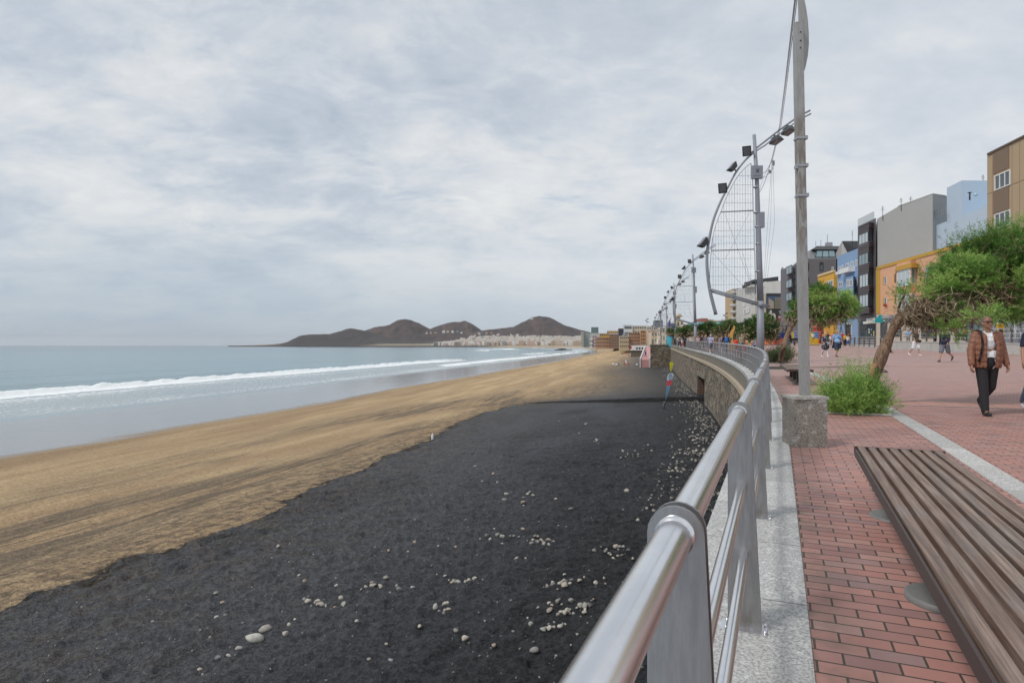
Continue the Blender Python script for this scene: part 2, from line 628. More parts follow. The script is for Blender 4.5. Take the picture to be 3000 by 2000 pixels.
def m_brick():
    m, g, b = new_mat("red_brick_paving")
    uv = g.new('ShaderNodeTexCoord').outputs['UV']
    tc = g.new('ShaderNodeTexCoord').outputs['Object']
    br = g.new('ShaderNodeTexBrick')
    br.offset = .5; br.squash = 1
    g.put(br.inputs['Vector'], g.mapping(uv, rot=(0, 0, 0)))
    g.put(br.inputs['Color1'], (0, 0, 0, 1)); g.put(br.inputs['Color2'], (1, 1, 1, 1)); g.put(br.inputs['Mortar'], (.5, .5, .5, 1))
    g.put(br.inputs['Scale'], 1.0); g.put(br.inputs['Mortar Size'], .0052); g.put(br.inputs['Mortar Smooth'], .1)
    g.put(br.inputs['Bias'], 0.0); g.put(br.inputs['Brick Width'], .21); g.put(br.inputs['Row Height'], .104)
    rnd = br.outputs['Color']; mort = br.outputs['Fac']
    big = g.noise(tc, .35, 4, .6)
    sm = g.noise(tc, 16, 5, .65)
    c = g.ramp(g.math('ADD', g.sep(rnd)[0], 0.0), [(0.0, (.25, .145, .14)), (.2, (.34, .175, .155)), (.45, (.44, .225, .19)), (.62, (.37, .18, .155)), (.82, (.41, .24, .205)), (1.0, (.27, .18, .18))])
    c = g.mix(g.math('MULTIPLY', g.sstep(sm, .3, .8), .35), c, (.30, .15, .12))
    c = g.mix(g.math('MULTIPLY', g.sstep(big, .45, .75), .30), c, (.30, .20, .18))
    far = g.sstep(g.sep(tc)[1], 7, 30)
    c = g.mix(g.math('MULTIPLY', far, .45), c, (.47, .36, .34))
    c = g.mix(g.math('MULTIPLY', g.sstep(g.noise(tc, 1.1, 6, .7), .58, .75), .35), c, (.16, .105, .09))
    c = g.mix(g.math('MULTIPLY', g.sstep(g.voro(tc, 2.2), .0, .035, 1, 0), .7), c, (.07, .06, .055))
    c = g.mix(g.math('MULTIPLY', g.sstep(g.noise(g.mapping(uv, scale=(.35, 2.2, 1)), 1.0, 5, .65), .52, .68), .28), c, (.26, .13, .10))
    kerbd = g.math('MULTIPLY', g.sstep(g.sep(uv)[0], .62, .30), g.sstep(g.noise(tc, 3.5, 6, .7), .42, .62))
    c = g.mix(g.math('MULTIPLY', kerbd, .5), c, (.13, .12, .085))
    joint = g.mix(g.noise(tc, 30), (.03, .026, .02), (.085, .072, .055))
    c = g.mix(mort, c, joint)
    g.link(c, b.inputs['Base Color'])
    g.link(g.math('MULTIPLY_ADD', sm, .25, .52), b.inputs['Roughness'])
    h = g.math('ADD', g.math('SUBTRACT', 1.0, mort), g.math('MULTIPLY', sm, .25))
    g.link(g.bump(h, .7, .005), b.inputs['Normal'])
    return m


def m_granite(name, base, joints=None, dark=.12, scale=90, amt=.55):
    m, g, b = new_mat(name)
    tc = g.new('ShaderNodeTexCoord').outputs['Object']
    n = g.noise(tc, scale, 3, .75)
    n2 = g.noise(tc, scale * .35, 3, .6)
    big = g.noise(tc, 1.3, 5, .6)
    c = g.mix(g.sstep(n, .38, .60), (base[0] * .45, base[1] * .45, base[2] * .47), base)
    c = g.mix(g.math('MULTIPLY', g.sstep(n2, .55, .68), amt), c, (min(1, base[0] * 1.35),) * 3)
    c = g.mix(g.math('MULTIPLY', g.sstep(g.voro(tc, scale * .8), .0, .22, 1, 0), amt), c, (dark * .4,) * 3)
    c = g.mix(g.math('MULTIPLY', g.sstep(big, .5, .75), .35), c, (base[0] * .55, base[1] * .53, base[2] * .5))
    if joints:
        uv = g.new('ShaderNodeTexCoord').outputs['UV']
        v = g.sep(uv)[1]
        fr = g.math('FRACT', g.math('DIVIDE', v, joints))
        d = g.math('ABSOLUTE', g.math('SUBTRACT', fr, .5))
        j = g.sstep(d, .5 - .005 / joints, .5 - .002 / joints)
        idx = g.new('ShaderNodeTexWhiteNoise', noise_dimensions='1D')
        g.put(idx.inputs['W'], g.math('FLOOR', g.math('DIVIDE', v, joints)))
        k = g.math('MULTIPLY_ADD', idx.outputs['Value'], .28, .82)
        c = g.mix(1.0, c, g.comb(k, k, k), 'MULTIPLY')
        c = g.mix(j, c, (.05, .045, .04))
    g.link(c, b.inputs['Base Color'])
    b.inputs['Roughness'].default_value = .62
    g.link(g.bump(n, .25, .002), b.inputs['Normal'])
    return m


def m_rubble():
    m, g, b = new_mat("rubble_masonry")
    uv = g.new('ShaderNodeTexCoord').outputs['UV']
    tc = g.new('ShaderNodeTexCoord').outputs['Object']
    wob = g.mix(.16, uv, g.noise(uv, 2.2, 5, .6, out=1))
    v = g.new('ShaderNodeTexVoronoi', feature='F1')
    g.put(v.inputs['Vector'], g.mapping(wob, scale=(.6, 1.35, 1))); g.put(v.inputs['Scale'], 2.4)
    e = g.voro(g.mapping(wob, scale=(.6, 1.35, 1)), 2.4, 'DISTANCE_TO_EDGE')
    r = g.sep(v.outputs['Color'])[0]
    st = g.ramp(r, [(0, (.04, .033, .028)), (.25, (.20, .15, .10)), (.45, (.075, .066, .058)), (.65, (.36, .28, .19)), (.85, (.13, .12, .11)), (1, (.42, .36, .28))])
    st = g.mix(g.math('MULTIPLY', g.noise(tc, 9, 5, .7), .5), st, (.10, .085, .065))
    mor = g.sstep(e, .02, .075, 1, 0)
    c = g.mix(g.math('MULTIPLY', mor, .8), st, (.26, .225, .18))
    c = g.mix(g.math('MULTIPLY', g.sstep(g.noise(g.mapping(uv, scale=(.9, 2.0, 1)), 2.0, 6, .75), .5, .60), .6), c, (.05, .043, .037))
    bigm = g.noise(tc, .5, 4, .6)
    c = g.mix(g.math('MULTIPLY', g.sstep(bigm, .45, .7), .3), c, (.25, .20, .145))
    drip = g.noise(g.mapping(uv, scale=(3.5, .25, 1)), 1.0, 5, .7)
    c = g.mix(g.math('MULTIPLY', g.sstep(drip, .52, .7), .35), c, (.06, .052, .045))
    g.link(c, b.inputs['Base Color'])
    b.inputs['Roughness'].default_value = .9
    h = g.math('ADD', g.sstep(e, .0, .16), g.math('MULTIPLY', g.noise(tc, 14, 5, .7), .4))
    g.link(g.bump(h, .9, .06), b.inputs['Normal'])
    return m


def m_steel(name="brushed_steel", base=(.80, .80, .82), rough=.22, aniso=True):
    m, g, b = new_mat(name)
    tc = g.new('ShaderNodeTexCoord').outputs['Object']
    n = g.noise(g.mapping(tc, scale=(1, 1, 1)), 5, 5, .65)
    sc = g.noise(tc, 160, 2, .6)
    c = g.mix(g.sstep(n, .35, .75), base, tuple(k * .90 for k in base))
    c = g.mix(g.math('MULTIPLY', g.sstep(g.noise(tc, 26, 5, .7), .64, .78), .16), c, (.45, .43, .40))
    g.link(c, b.inputs['Base Color'])
    b.inputs['Metallic'].default_value = 1.0
    g.link(g.math('ADD', g.math('MULTIPLY', n, .06), g.math('MULTIPLY_ADD', sc, .05, rough - .05)), b.inputs['Roughness'])
    g.link(g.bump(sc, .02, .001), b.inputs['Normal'])
    return m


def m_wood():
    m, g, b = new_mat("weathered_hardwood")
    tc = g.new('ShaderNodeTexCoord').outputs['Object']
    oi = g.new('ShaderNodeObjectInfo').outputs['Random']
    q = g.mapping(tc, scale=(1.0, .022, 1.0))
    off = g.comb(g.math('MULTIPLY', oi, 13.0), g.math('MULTIPLY', oi, 5.0), 0.0)
    qa = g.new('ShaderNodeVectorMath', operation='ADD')
    g.put(qa.inputs[0], q); g.put(qa.inputs[1], off)
    q = qa.outputs[0]
    n = g.noise(q, 30, 5, .62, .25)
    n2 = g.noise(q, 120, 4, .75)
    n3 = g.noise(g.mapping(tc, scale=(1, .30, 1)), 4.0, 5, .6, .4)
    c = g.ramp(n, [(.30, (.11, .072, .056)), (.46, (.195, .13, .10)), (.60, (.27, .19, .15)), (.76, (.38, .30, .25))])
    c = g.mix(g.math('MULTIPLY', g.sstep(n3, .48, .68), .5), c, (.25, .225, .21))
    c = g.mix(g.math('MULTIPLY', g.sstep(n3, .5, .34), .35), c, (.15, .085, .06))
    c = g.mix(g.math('MULTIPLY', g.sstep(n2, .35, .6, 1, 0), .55), c, (.045, .032, .028))
    g.link(c, b.inputs['Base Color'])
    g.link(g.math('MULTIPLY_ADD', n, .25, .40), b.inputs['Roughness'])
    g.link(g.bump(g.math('ADD', g.math('MULTIPLY', n2, .5), g.math('MULTIPLY', n, .6)), .4, .0012), b.inputs['Normal'])
    return m


M_SAND = m_sand(); M_SEA = m_sea(); M_BRICK = m_brick()
M_COPE = m_granite("granite_coping", (.56, .56, .545), joints=.98, scale=75)
M_KERB = m_granite("granite_kerb", (.56, .55, .53), joints=1.2, scale=75)
M_BLOCK = m_granite("speckled_granite", (.27, .245, .21), scale=48, dark=.03, amt=.9)
M_RUB = m_rubble(); M_STEEL = m_steel(); M_WOOD = m_wood()
M_CONC = flat("weathered_concrete", (.20, .18, .145), .88, var=.4, scale=1.4, bump=.6, bscale=22, bdist=.015, stain=(1.2, .6, (.07, .06, .05)))
M_CONC2 = flat("pale_concrete", (.42, .42, .40), .85, var=.2, scale=1.4, bump=.4, bscale=25, bdist=.01, stain=(2.0, .55, (.2, .19, .17)))
M_GALV = flat("galvanised_steel", (.36, .37, .39), .42, metal=.75, var=.18, scale=5)
M_MASTG = flat("grey_painted_steel", (.235, .25, .29), .5, metal=.05, var=.12, scale=3)
M_DARK = flat("dark_metal", (.045, .045, .05), .45, metal=.4)
M_RUST = flat("dark_wood_frame", (.05, .03, .026), .5)


# ================================================================== SETTING: beach
SOFT = None
_bp = [(-400, 2010), (-150, 1890), (0, 1822), (140, 1760), (306, 1705), (450, 1640), (638, 1580), (720, 1540), (816, 1492), (890, 1455), (969, 1415), (1040, 1385), (1097, 1358),
       (1180, 1320), (1262, 1288), (1300, 1268), (1352, 1237), (1420, 1212), (1499, 1188), (1590, 1176)]
BND = [on_beach(u, v) for u, v in _bp]
BND = [(p.x, p.y) for p in BND] + [(p.x, p.y) for p in [on_beach(u, v) for u, v in [(1720, 1158), (1775, 1135), (1800, 1108), (1790, 1085), (1822, 1066), (1846, 1050), (1860, 1034)]]]
BND = [(BND[0][0] - 14, BND[0][1] - 20)] + BND + [(BND[-1][0] + 30, BND[-1][1] + 60)]
DITCH = [(-2, 67.5), (1, 66.6), (5, 66.0), (9, 65.0), (13, 63.8), (16.5, 62.6), (18.6, 62.0)]


def signed_to_line(x, y, L):
    """distance to a polyline, + on its right-hand side"""
    best = np.full(np.shape(x), 1e9); sg = np.ones(np.shape(x))
    for (ax, ay), (bx, by) in zip(L[:-1], L[1:]):
        dx, dy = bx - ax, by - ay
        t = np.clip(((x - ax) * dx + (y - ay) * dy) / (dx * dx + dy * dy), 0, 1)
        d = np.hypot(x - ax - t * dx, y - ay - t * dy)
        c = (x - ax) * dy - (y - ay) * dx
        m = d < best
        best = np.where(m, d, best); sg = np.where(m, np.sign(c), sg)
    return best * sg


def beach_full(X, Y, Rr=None):
    X = np.asarray(X, float); Y = np.asarray(Y, float)
    if Rr is None: Rr = np.hypot(X, Y)
    S = X - xw(Y)
    Z = beach_z(X, Y)
    bl = signed_to_line(X, Y, BND)
    bl = bl + .9 * (fbm(X * .35, Y * .35, 4) - .5) * 2 + .35 * (fbm(X * 1.6, Y * 1.6, 3) - .5) * 2
    isb = sst(bl, -.3, .3)
    soft = sst(Y, 60, 75)
    # black sand: trampled, lumpy; it lies as a low bank over the tan sand
    near = sst(Rr, 60, 20)
    lum = fbm(X * 2.1, Y * 2.1, 4, .6) - .5
    Z = Z + isb * (.16 * lum * (.35 + .65 * near)) + .10 * isb * (1 - soft)
    hol = vnoise(X * 2.6 + 5, Y * 1.5 + X) * vnoise(X * 3.3 - Y * .4, Y * 1.9 + 9)
    Z = Z - isb * .055 * sst(hol, .30, .50) * near
    rid = 1 - np.abs(fbm(X * 1.15 + 7, Y * 1.15, 4, .6) - .5) * 4
    Z = Z + isb * .085 * rid * near
    rid2 = 1 - np.abs(fbm(X * 3.4 + 3, Y * 3.4, 3, .6) - .5) * 4
    Z = Z + isb * .045 * rid2 * near
    Z = Z + .035 * (1 - isb) * (fbm(X * 1.3, Y * 2.6, 3) - .5) * sst(S, -52, -40)
    Z = Z + .12 * sst(S, -9, -1) * (fbm(X * 1.1, Y * 1.1, 3))
    Z = Z + .25 * (fbm(X * .09, Y * .09, 3) - .5) * sst(S, -44, -30) * sst(-S, 0, 6)
    # drainage cut: the beach beyond the drain stands about half a metre higher
    yd = np.interp(X, [p[0] for p in DITCH], [p[1] for p in DITCH])
    yd = yd + .5 * (fbm(X * .8, X * 0 + 3, 3) - .5)
    amt = sst(X, -1.5, 4) * sst(S, 3, -1)
    dy = Y - yd
    Z = Z + amt * ((.10 + .24 * sst(X, 4, 15)) * sst(dy, -.05, .25) * sst(dy, 45, 8) - .10 * np.exp(-((dy + .8) / .7) ** 2))
    global DT
    DT = np.clip(amt * sst(dy, -.5 - .9 * sst(X, 6, 16), -.1) * sst(dy, .42, .22), 0, 1)
    return Z, S, bl, soft


def ground_z(x, y):
    return float(beach_full(np.array([x]), np.array([y]))[0][0])


def build_beach():
    th = np.concatenate([np.linspace(R(-62), R(-46), 40, endpoint=False), np.linspace(R(-46), R(24), 900, endpoint=False), np.linspace(R(24), R(40), 30)])
    rr = np.concatenate([np.geomspace(5.5, 60, 560, endpoint=False), np.geomspace(60, 72, 60, endpoint=False), np.geomspace(72, 1500, 300)])
    Rr, Th = np.meshgrid(rr, th, indexing='ij')
    X = Rr * np.sin(Th); Y = Rr * np.cos(Th)
    Z, S, bl, soft = beach_full(X, Y, Rr)
    Fq = grid_faces(len(rr), len(th))
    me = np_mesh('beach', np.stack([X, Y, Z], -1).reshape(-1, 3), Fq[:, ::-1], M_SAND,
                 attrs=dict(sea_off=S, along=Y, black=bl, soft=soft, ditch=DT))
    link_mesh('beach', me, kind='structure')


def build_sea():
    th = np.concatenate([np.linspace(R(-75), R(-44), 60, endpoint=False), np.linspace(R(-44), R(14), 800, endpoint=False), np.linspace(R(14), R(55), 60)])
    rr = np.concatenate([np.geomspace(40, 420, 620, endpoint=False), np.geomspace(420, 40000, 160)])
    Rr, Th = np.meshgrid(rr, th, indexing='ij')
    X = Rr * np.sin(Th); Y = Rr * np.cos(Th)
    xs = xw(np.minimum(Y, 900)) + np.where(Y > 900, -(Y - 900) * .02, 0) 
    S = X - xs
    far = sst(Rr, 900, 300)
    off = 3.2 * (fbm(Y * .02, Y * 0 + 1.5, 4) - .5) * 2
    # breaker at s ~ -108
    c = -109 + off - .045 * np.clip(Y - 150, 0, 400) * .6
    d = S - c
    on = sst(Y, 345, 285)
    crest = np.exp(-(d / 1.3) ** 2) * (d > 0) + np.exp(-(d / 3.4) ** 2) * (d <= 0)
    jag = .55 + .9 * fbm(X * .5, Y * .25, 4)
    Z = SEA_Z + .85 * on * crest * jag
    # second line, further along
    c2 = -88 + 2 * off + 2.5 * (fbm(Y * .03, Y * 0 + 8.5, 3) - .5)
    on2 = sst(Y, 215, 260) * sst(Y, 1100, 700)
    d2 = S - c2
    Z = Z + .5 * on2 * (np.exp(-(d2 / 1.6) ** 2))
    # unbroken swells seaward
    for ph, am, cc in ((0, .35, -131), (1, .28, -168), (2, .22, -215)):
        dd = S - (cc + 2.5 * off + ph * 3)
        Z = Z + am * np.exp(-(dd / 4.5) ** 2) * sst(fbm(X * .02 + ph, Y * .012, 3), .35, .65) * far
    Z = Z + .10 * (fbm(X * .5, Y * .5, 3) - .5) * far * sst(S, -84, -110)
    Z = Z + .16 * (fbm(X * 1.4, Y * 1.4, 3) - .5) * on * np.exp(-((d - 1) / 3) ** 2)
    foam = on * np.clip(sst(d, -.9, .5) * sst(d, 6.5, 1.6), 0, 1) + on2 * sst(d2, -2.5, 0) * sst(d2, 9, 2) * .85
    foam = foam * (.45 + .95 * fbm(X * .10, Y * .045, 5, .6))
    foam = foam + .42 * on * sst(fbm(X * .09 + 4, Y * .035, 4, .6), .50, .66) * sst(d, 1.5, 4) * sst(d, 17, 8)
    foam = foam + .55 * on2 * sst(fbm(X * .05, Y * .012, 4), .52, .62) * sst(S, -150, -120) * sst(S, -95, -105)
    # outer reef lines of white water
    u = X / Y
    foam = foam + .62 * sst(fbm(S * .02, Y * .004, 3), .6, .66) * sst(Y, 700, 1000) * sst(Y, 2600, 1800) * sst(u, -.12, -.03)
    edge = -77.5 + 1.2 * (fbm(Y * .05, Y * 0 + 4, 4) - .5) * 4
    wash = sst(S, -107 + off, -101 + off) * sst(S, -74, -79)
    wash = wash * (.35 + .28 * np.exp(-((S - edge - .0) / 5.0) ** 2) + .35 * np.exp(-((d - 4) / 7) ** 2))
    wash = wash * (.35 + 1.5 * fbm(X * .07, Y * .035, 4, .6))
    me = np_mesh('sea', np.stack([X, Y, Z], -1).reshape(-1, 3), grid_faces(len(rr), len(th))[:, ::-1], M_SEA,
                 attrs=dict(sea_off=S, along=Y, foam=foam, wash=np.clip(wash, 0, 1)))
    link_mesh('sea', me, kind='structure')


build_beach()
build_sea()

# ================================================================== SETTING: promenade
PY = np.concatenate([np.arange(-6, 20, .4), np.arange(20, 60, 1.0), np.arange(60, 152.1, 2.0)])


def offs(y, o):
    """point at perpendicular offset o (positive inland) from the railing line"""
    m = xwm(y); k = 1 / math.sqrt(1 + m * m)
    return float(xw(y)) + o * k, float(y) - o * k * m


def arc(y):
    return np.interp(y, _ys, np.concatenate([[0], np.cumsum(np.sqrt(1 + _m[1:] ** 2) * (_ys[1] - _ys[0]))]))


def ribbon(o_list, dz_list, ys=PY, zfun=None):
    """strip following the railing line: V, F, UV(across, along)"""
    V, UV = [], []
    for y in ys:
        a = float(arc(y))
        for o, dz in zip(o_list, dz_list):
            X, Y = offs(y, o)
            V.append((X, Y, float(zp(X, Y)) + dz if zfun is None else zfun(X, Y) + dz)); UV.append((o, a))
    return np.array(V), grid_faces(len(ys), len(o_list)), np.array(UV)


# pavement in zones between the kerb strips; every zone is one sheet a few mm high over the next
ov = [.30, .7, 1.2, 1.7, 2.02]
V, Fq, UV = ribbon(ov, [0.0] * len(ov))
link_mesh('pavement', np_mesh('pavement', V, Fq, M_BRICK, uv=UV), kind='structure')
ov = [2.27, 3, 4, 5.5, 7, 9, 11, 14, 17, 20, 24, 30, 36, 48, 80]
V, Fq, UV = ribbon(ov, [0.0] * len(ov))
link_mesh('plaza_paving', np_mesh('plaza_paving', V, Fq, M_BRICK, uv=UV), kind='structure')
V, Fq, UV = ribbon([2.02, 2.02, 2.27, 2.27], [-.05, .006, .006, -.05])
link_mesh('kerb_strip', np_mesh('kerb_strip', V, Fq, M_KERB, smooth=False, uv=UV), kind='structure')
V, Fq, UV = ribbon([-.30, -.30, .30, .30], [-.12, .012, .012, -.05])
cop_me = np_mesh('coping', V, Fq, M_COPE, smooth=False, uv=UV)


# pale cross bands over the plaza and the wide-tile course between them
def m_band_tile():
    m, g, b = new_mat("long_brick_course")
    uv = g.new('ShaderNodeTexCoord').outputs['UV']
    tc = g.new('ShaderNodeTexCoord').outputs['Object']
    br = g.new('ShaderNodeTexBrick'); br.offset = 0.0
    g.put(br.inputs['Vector'], uv); g.put(br.inputs['Color1'], (0, 0, 0, 1)); g.put(br.inputs['Color2'], (1, 1, 1, 1))
    g.put(br.inputs['Scale'], 1.0); g.put(br.inputs['Mortar Size'], .005); g.put(br.inputs['Brick Width'], .42); g.put(br.inputs['Row Height'], .42)
    c = g.mix(g.noise(g.mapping(uv, scale=(.6, 22, 1)), 1, 3, .6), (.50, .27, .22), (.33, .17, .14))
    c = g.mix(br.outputs['Fac'], c, (.07, .05, .04))
    g.link(c, b.inputs['Base Color']); b.inputs['Roughness'].default_value = .7
    return m


M_BANDT = m_band_tile()
M_PALE = flat("pale_stone_line", (.50, .40, .37), .8)


def cross_band(yc, w, o0, o1, dz, mat, name):
    os_ = np.linspace(o0, o1, 60)
    V, UV = [], []
    for o in os_:
        for k in (-w / 2, w / 2):
            X, Y = offs(yc, o)
            m = xwm(yc); q = 1 / math.sqrt(1 + m * m)
            X += k * q * m; Y += k * q
            V.append((X, Y, float(zp(X, Y)) + dz)); UV.append((o, k))
    Fq = grid_faces(len(os_), 2)[:, ::-1]
    link_mesh(name, np_mesh(name, np.array(V), Fq, mat, uv=np.array(UV)), kind='structure')


for k, yc in enumerate((14.2, 31.0, 49.0)):
    cross_band(yc, .95, 2.27, 40, .004, M_BANDT, 'paving_band')
    cross_band(yc - .52, .07, 2.27, 40, .008, M_PALE, 'paving_line')
    cross_band(yc + .52, .07, 2.27, 40, .008, M_PALE, 'paving_line')
cross_band(34.5, .10, 2.27, 40, .006, M_PALE, 'paving_line')

# land inland and beyond, so that nothing floats
M_GROUND = flat("dusty_ground", (.30, .25, .20), .9, var=.3, scale=.05)
g_ = MB()


g_ = MB()
g_.add([(34.5, -10, -1.2), (1500, -10, -1.2), (1500, 150, -1.2), (60, 150, -1.2)], [(0, 1, 2, 3)])
g_.build('ground', M_GROUND, kind='structure')

# ================================================================== sea wall
DOOR0, DOOR1, DOORD, DOORZ = 58.0, 66.0, 1.1, -1.75
wall = thing('sea_wall', 'rubble stone sea wall curving along the black sand under the steel railing', 'sea wall')
link_mesh('coping', cop_me, wall)


def wall_strip(prof, ys, mat, name, parent, cells=None):
    """prof: list of (offset, dz or absolute tuple('abs', z))"""
    V, UV = [], []
    for y in ys:
        a = float(arc(y))
        acc = 0; last = None
        for o, z in prof:
            X, Y = offs(y, o)
            zz = float(zp(X, Y)) * 0 + float(y if y < 152 else 152) * .011 + z if not isinstance(z, tuple) else z[1]
            if last is not None: acc += math.hypot(o - last[0], zz - last[1])
            last = (o, zz)
            V.append((X, Y, zz)); UV.append((a, -acc if True else 0))
    me = np_mesh(name, np.array(V), grid_faces(len(ys), len(prof)), mat, smooth=False, uv=np.array(UV))
    return link_mesh(name, me, parent)


YW = np.concatenate([np.arange(-6, 20, .5), np.arange(20, 142, 1.0)])
wall_strip([(-.26, -.12), (-.26, -.74)], YW, M_CONC, 'upper_band', wall)
wall_strip([(-.26, -.74), (-.40, -.78), (-.42, -.98), (-.30, -1.04)], YW, flat("tan_moulding", (.36, .30, .22), .9, var=.3, scale=2, bump=.5, bscale=20), 'moulding', wall)
ya = [y for y in YW if y < DOOR0] + [DOOR0]
yb = [DOOR1] + [y for y in YW if y > DOOR1]
yc = [DOOR0] + [y for y in YW if DOOR0 < y < DOOR1] + [DOOR1]
wall_strip([(-.30, -1.04), (-.36, -2.6), (-.46, ('a', -5.2))], ya, M_RUB, 'masonry', wall)
wall_strip([(-.30, -1.04), (-.36, -2.6), (-.46, ('a', -5.2))], yb, M_RUB, 'masonry', wall)
wall_strip([(-.30, -1.04), (-.36, ('a', DOORZ))], yc, M_RUB, 'masonry', wall)
# doorway: brick jambs, stone lintel, dark back
M_JAMB = flat("dark_brick", (.085, .055, .045), .9, var=.5, scale=6, bump=.8, bscale=14, bdist=.03)
jb = MB()
for y in (DOOR0, DOOR1):
    a = offs(y, -.40); b_ = offs(y, -.40 + DOORD)
    jb.add([(a[0], a[1], -5), (b_[0], b_[1], -5), (b_[0], b_[1], DOORZ), (a[0], a[1], DOORZ)], [(0, 1, 2, 3)])
a = offs(DOOR0, -.4 + DOORD); b_ = offs(DOOR1, -.4 + DOORD)
jb.add([(a[0], a[1], -5), (b_[0], b_[1], -5), (b_[0], b_[1], DOORZ), (a[0], a[1], DOORZ)], [(0, 1, 2, 3)])
a2 = offs(DOOR0, -.4); b2 = offs(DOOR1, -.4)
jb.add([(a2[0], a2[1], DOORZ), (b2[0], b2[1], DOORZ), (b_[0], b_[1], DOORZ), (a[0], a[1], DOORZ)], [(0, 1, 2, 3)])
jb.build('doorway', M_JAMB, wall)
# brick courses standing proud on the far jamb
jc = MB()
for i in range(9):
    z = -4.2 + i * .27
    for j in range(4):
        p = offs(DOOR1 - .03, -.36 + (j + .5 + (.25 if i % 2 else 0)) * .26)
        if j == 3 and i % 2: continue
        jc.box((p[0], p[1], z), (.22, .05, .22), -math.atan(float(xwm(DOOR1))))
jc.build('jamb_stone', flat("jamb_stones", (.15, .095, .075), .9, var=.5, scale=5), wall)
lt = MB()
for y0, y1 in ((DOOR0 - .6, DOOR1 + .6),):
    p0 = offs(y0, -.44); p1 = offs(y1, -.44); q0 = offs(y0, -.2); q1 = offs(y1, -.2)
    lt.hexa([(p0[0], p0[1], DOORZ), (q0[0], q0[1], DOORZ), (q1[0], q1[1], DOORZ), (p1[0], p1[1], DOORZ),
             (p0[0], p0[1], DOORZ + .42), (q0[0], q0[1], DOORZ + .42), (q1[0], q1[1], DOORZ + .42), (p1[0], p1[1], DOORZ + .42)])
lt.build('lintel', M_CONC, wall)

# bastion at the far end
BX0, BX1, BY0, BY1 = 31.2, 35.1, 142.0, 158.0
ba = thing('stone_bastion', 'square stone bastion standing out from the far end of the sea wall', 'bastion', (33, 150, -3.5))
m_ = MB()
m_.prism([(BX0 - .15, BY0 - .2), (BX1 + 1, BY0 - .2), (BX1 + 6, BY1), (BX0 + 3.9, BY1)], -6, 1.35)
me = m_.mesh('masonry', M_RUB, (33, 150, -3.5))
uvl = me.uv_layers.new(name='UVMap')
for lp in me.loops:
    co = me.vertices[lp.vertex_index].co
    uvl.data[lp.index].uv = (co.x + co.y, co.z)
link_mesh('masonry', me, ba)
m_ = MB(); m_.prism([(BX0 - .25, BY0 - .3), (BX1 + 1, BY0 - .3), (BX1 + 6, BY1), (BX0 + 3.8, BY1)], 1.35, 1.56)
m_.build('coping', M_CONC, ba, org=(33, 150, -3.5))

# ================================================================== railing
RAILH = 1.007


def rail_pt(y, h, o=0.0):
    X, Y = offs(y, o)
    return (X, Y, float(y) * .011 + h)


def post_mesh():
    """twin flat plates with rounded heads that hold the rail tubes; local x = across (inland +), y = along the rail"""
    m = MB()
    for yy in (-.021, .013):
        t = .008
        prof = []
        for k in range(13):
            a = PI * k / 12
            prof.append((math.cos(a) * .049, RAILH + math.sin(a) * .049))
        prof = [(.098, .012)] + [(.052 + (.098 - .052) * 0, RAILH - .004)] * 0 + prof + [(-.049, .012)]
        n = len(prof)
        vs = [(x, yy, z) for x, z in prof] + [(x, yy + t, z) for x, z in prof]
        fs = [tuple(range(n)), tuple(reversed(range(n, 2 * n)))]
        fs += [((i + 1) % n, i, n + i, n + (i + 1) % n) for i in range(n)]
        m.add(vs, fs)
    return m.mesh('post', M_POST)


def plate_mesh():
    m = MB()
    m.box((.02, 0, .012 + .004), (.20, .11, .008))
    m.cur = 0
    for x in (-.055, .112):
        for y in (-.04, .04):
            m.lathe([(.008, 0), (.010, .004), (.007, .010), (.001, .013)], (x, y, .02), 8)
    return m.mesh('base_plate', M_STEEL)


M_POST = m_steel("satin_steel_plate", (.36, .355, .36), .38)
_g = NT(M_POST.node_tree); _b = _g.n['Principled BSDF']
_tc = _g.new('ShaderNodeTexCoord').outputs['Object']
_n = _g.noise(_g.mapping(_tc, scale=(1, 1, .12)), 60, 5, .7)
_n2 = _g.noise(_tc, 7, 5, .7, .5)
_c = _g.mix(_g.sstep(_n, .35, .65), (.38, .375, .38), (.315, .31, .31))
_c = _g.mix(_g.math('MULTIPLY', _g.sstep(_n2, .54, .70), .3), _c, (.22, .20, .18))
_c = _g.mix(_g.math('MULTIPLY', _g.sstep(_g.sep(_tc)[2], .16, .0), _g.math('MULTIPLY', _g.sstep(_n2, .4, .6), .6)), _c, (.18, .14, .11))
_g.link(_c, _b.inputs['Base Color'])
rail = thing('promenade_railing', 'long stainless steel railing with three tube rails on the granite coping', 'railing')
post_me = post_mesh(); plate_me = plate_mesh()
m_ = MB()
m_.tube([(0, -.046, RAILH), (0, .044, RAILH)], .0342, 24)
m_.tube([(0, -.012, RAILH), (0, .012, RAILH)], .0365, 24)
collar_me = m_.mesh('collar', M_STEEL)
RAIL_Y = []
y_ = 1.16 - 2.0 / math.sqrt(1 + .43 ** 2) * 1
while y_ < 141.5:
    RAIL_Y.append(y_)
    y_ += 1.985 / math.sqrt(1 + float(xwm(y_)) ** 2) * .985
for y in RAIL_Y:
    p = rail_pt(y, 0.0)
    o = bpy.data.objects.new('post', post_me); COL.objects.link(o)
    o.parent = rail; o.location = (p[0], p[1], p[2] + .0)
    o.rotation_euler = (0, 0, -math.atan(float(xwm(y))))
    c = bpy.data.objects.new('base_plate', plate_me); COL.objects.link(c)
    c.parent = o
    c = bpy.data.objects.new('collar', collar_me); COL.objects.link(c)
    c.parent = o
RY = np.concatenate([np.arange(-3, 30, .25), np.arange(30, 142.1, 1.0)])
m_ = MB(); m_.tube([rail_pt(y, RAILH) for y in RY], .0315, 24); m_.build('top_rail', M_STEEL, rail)
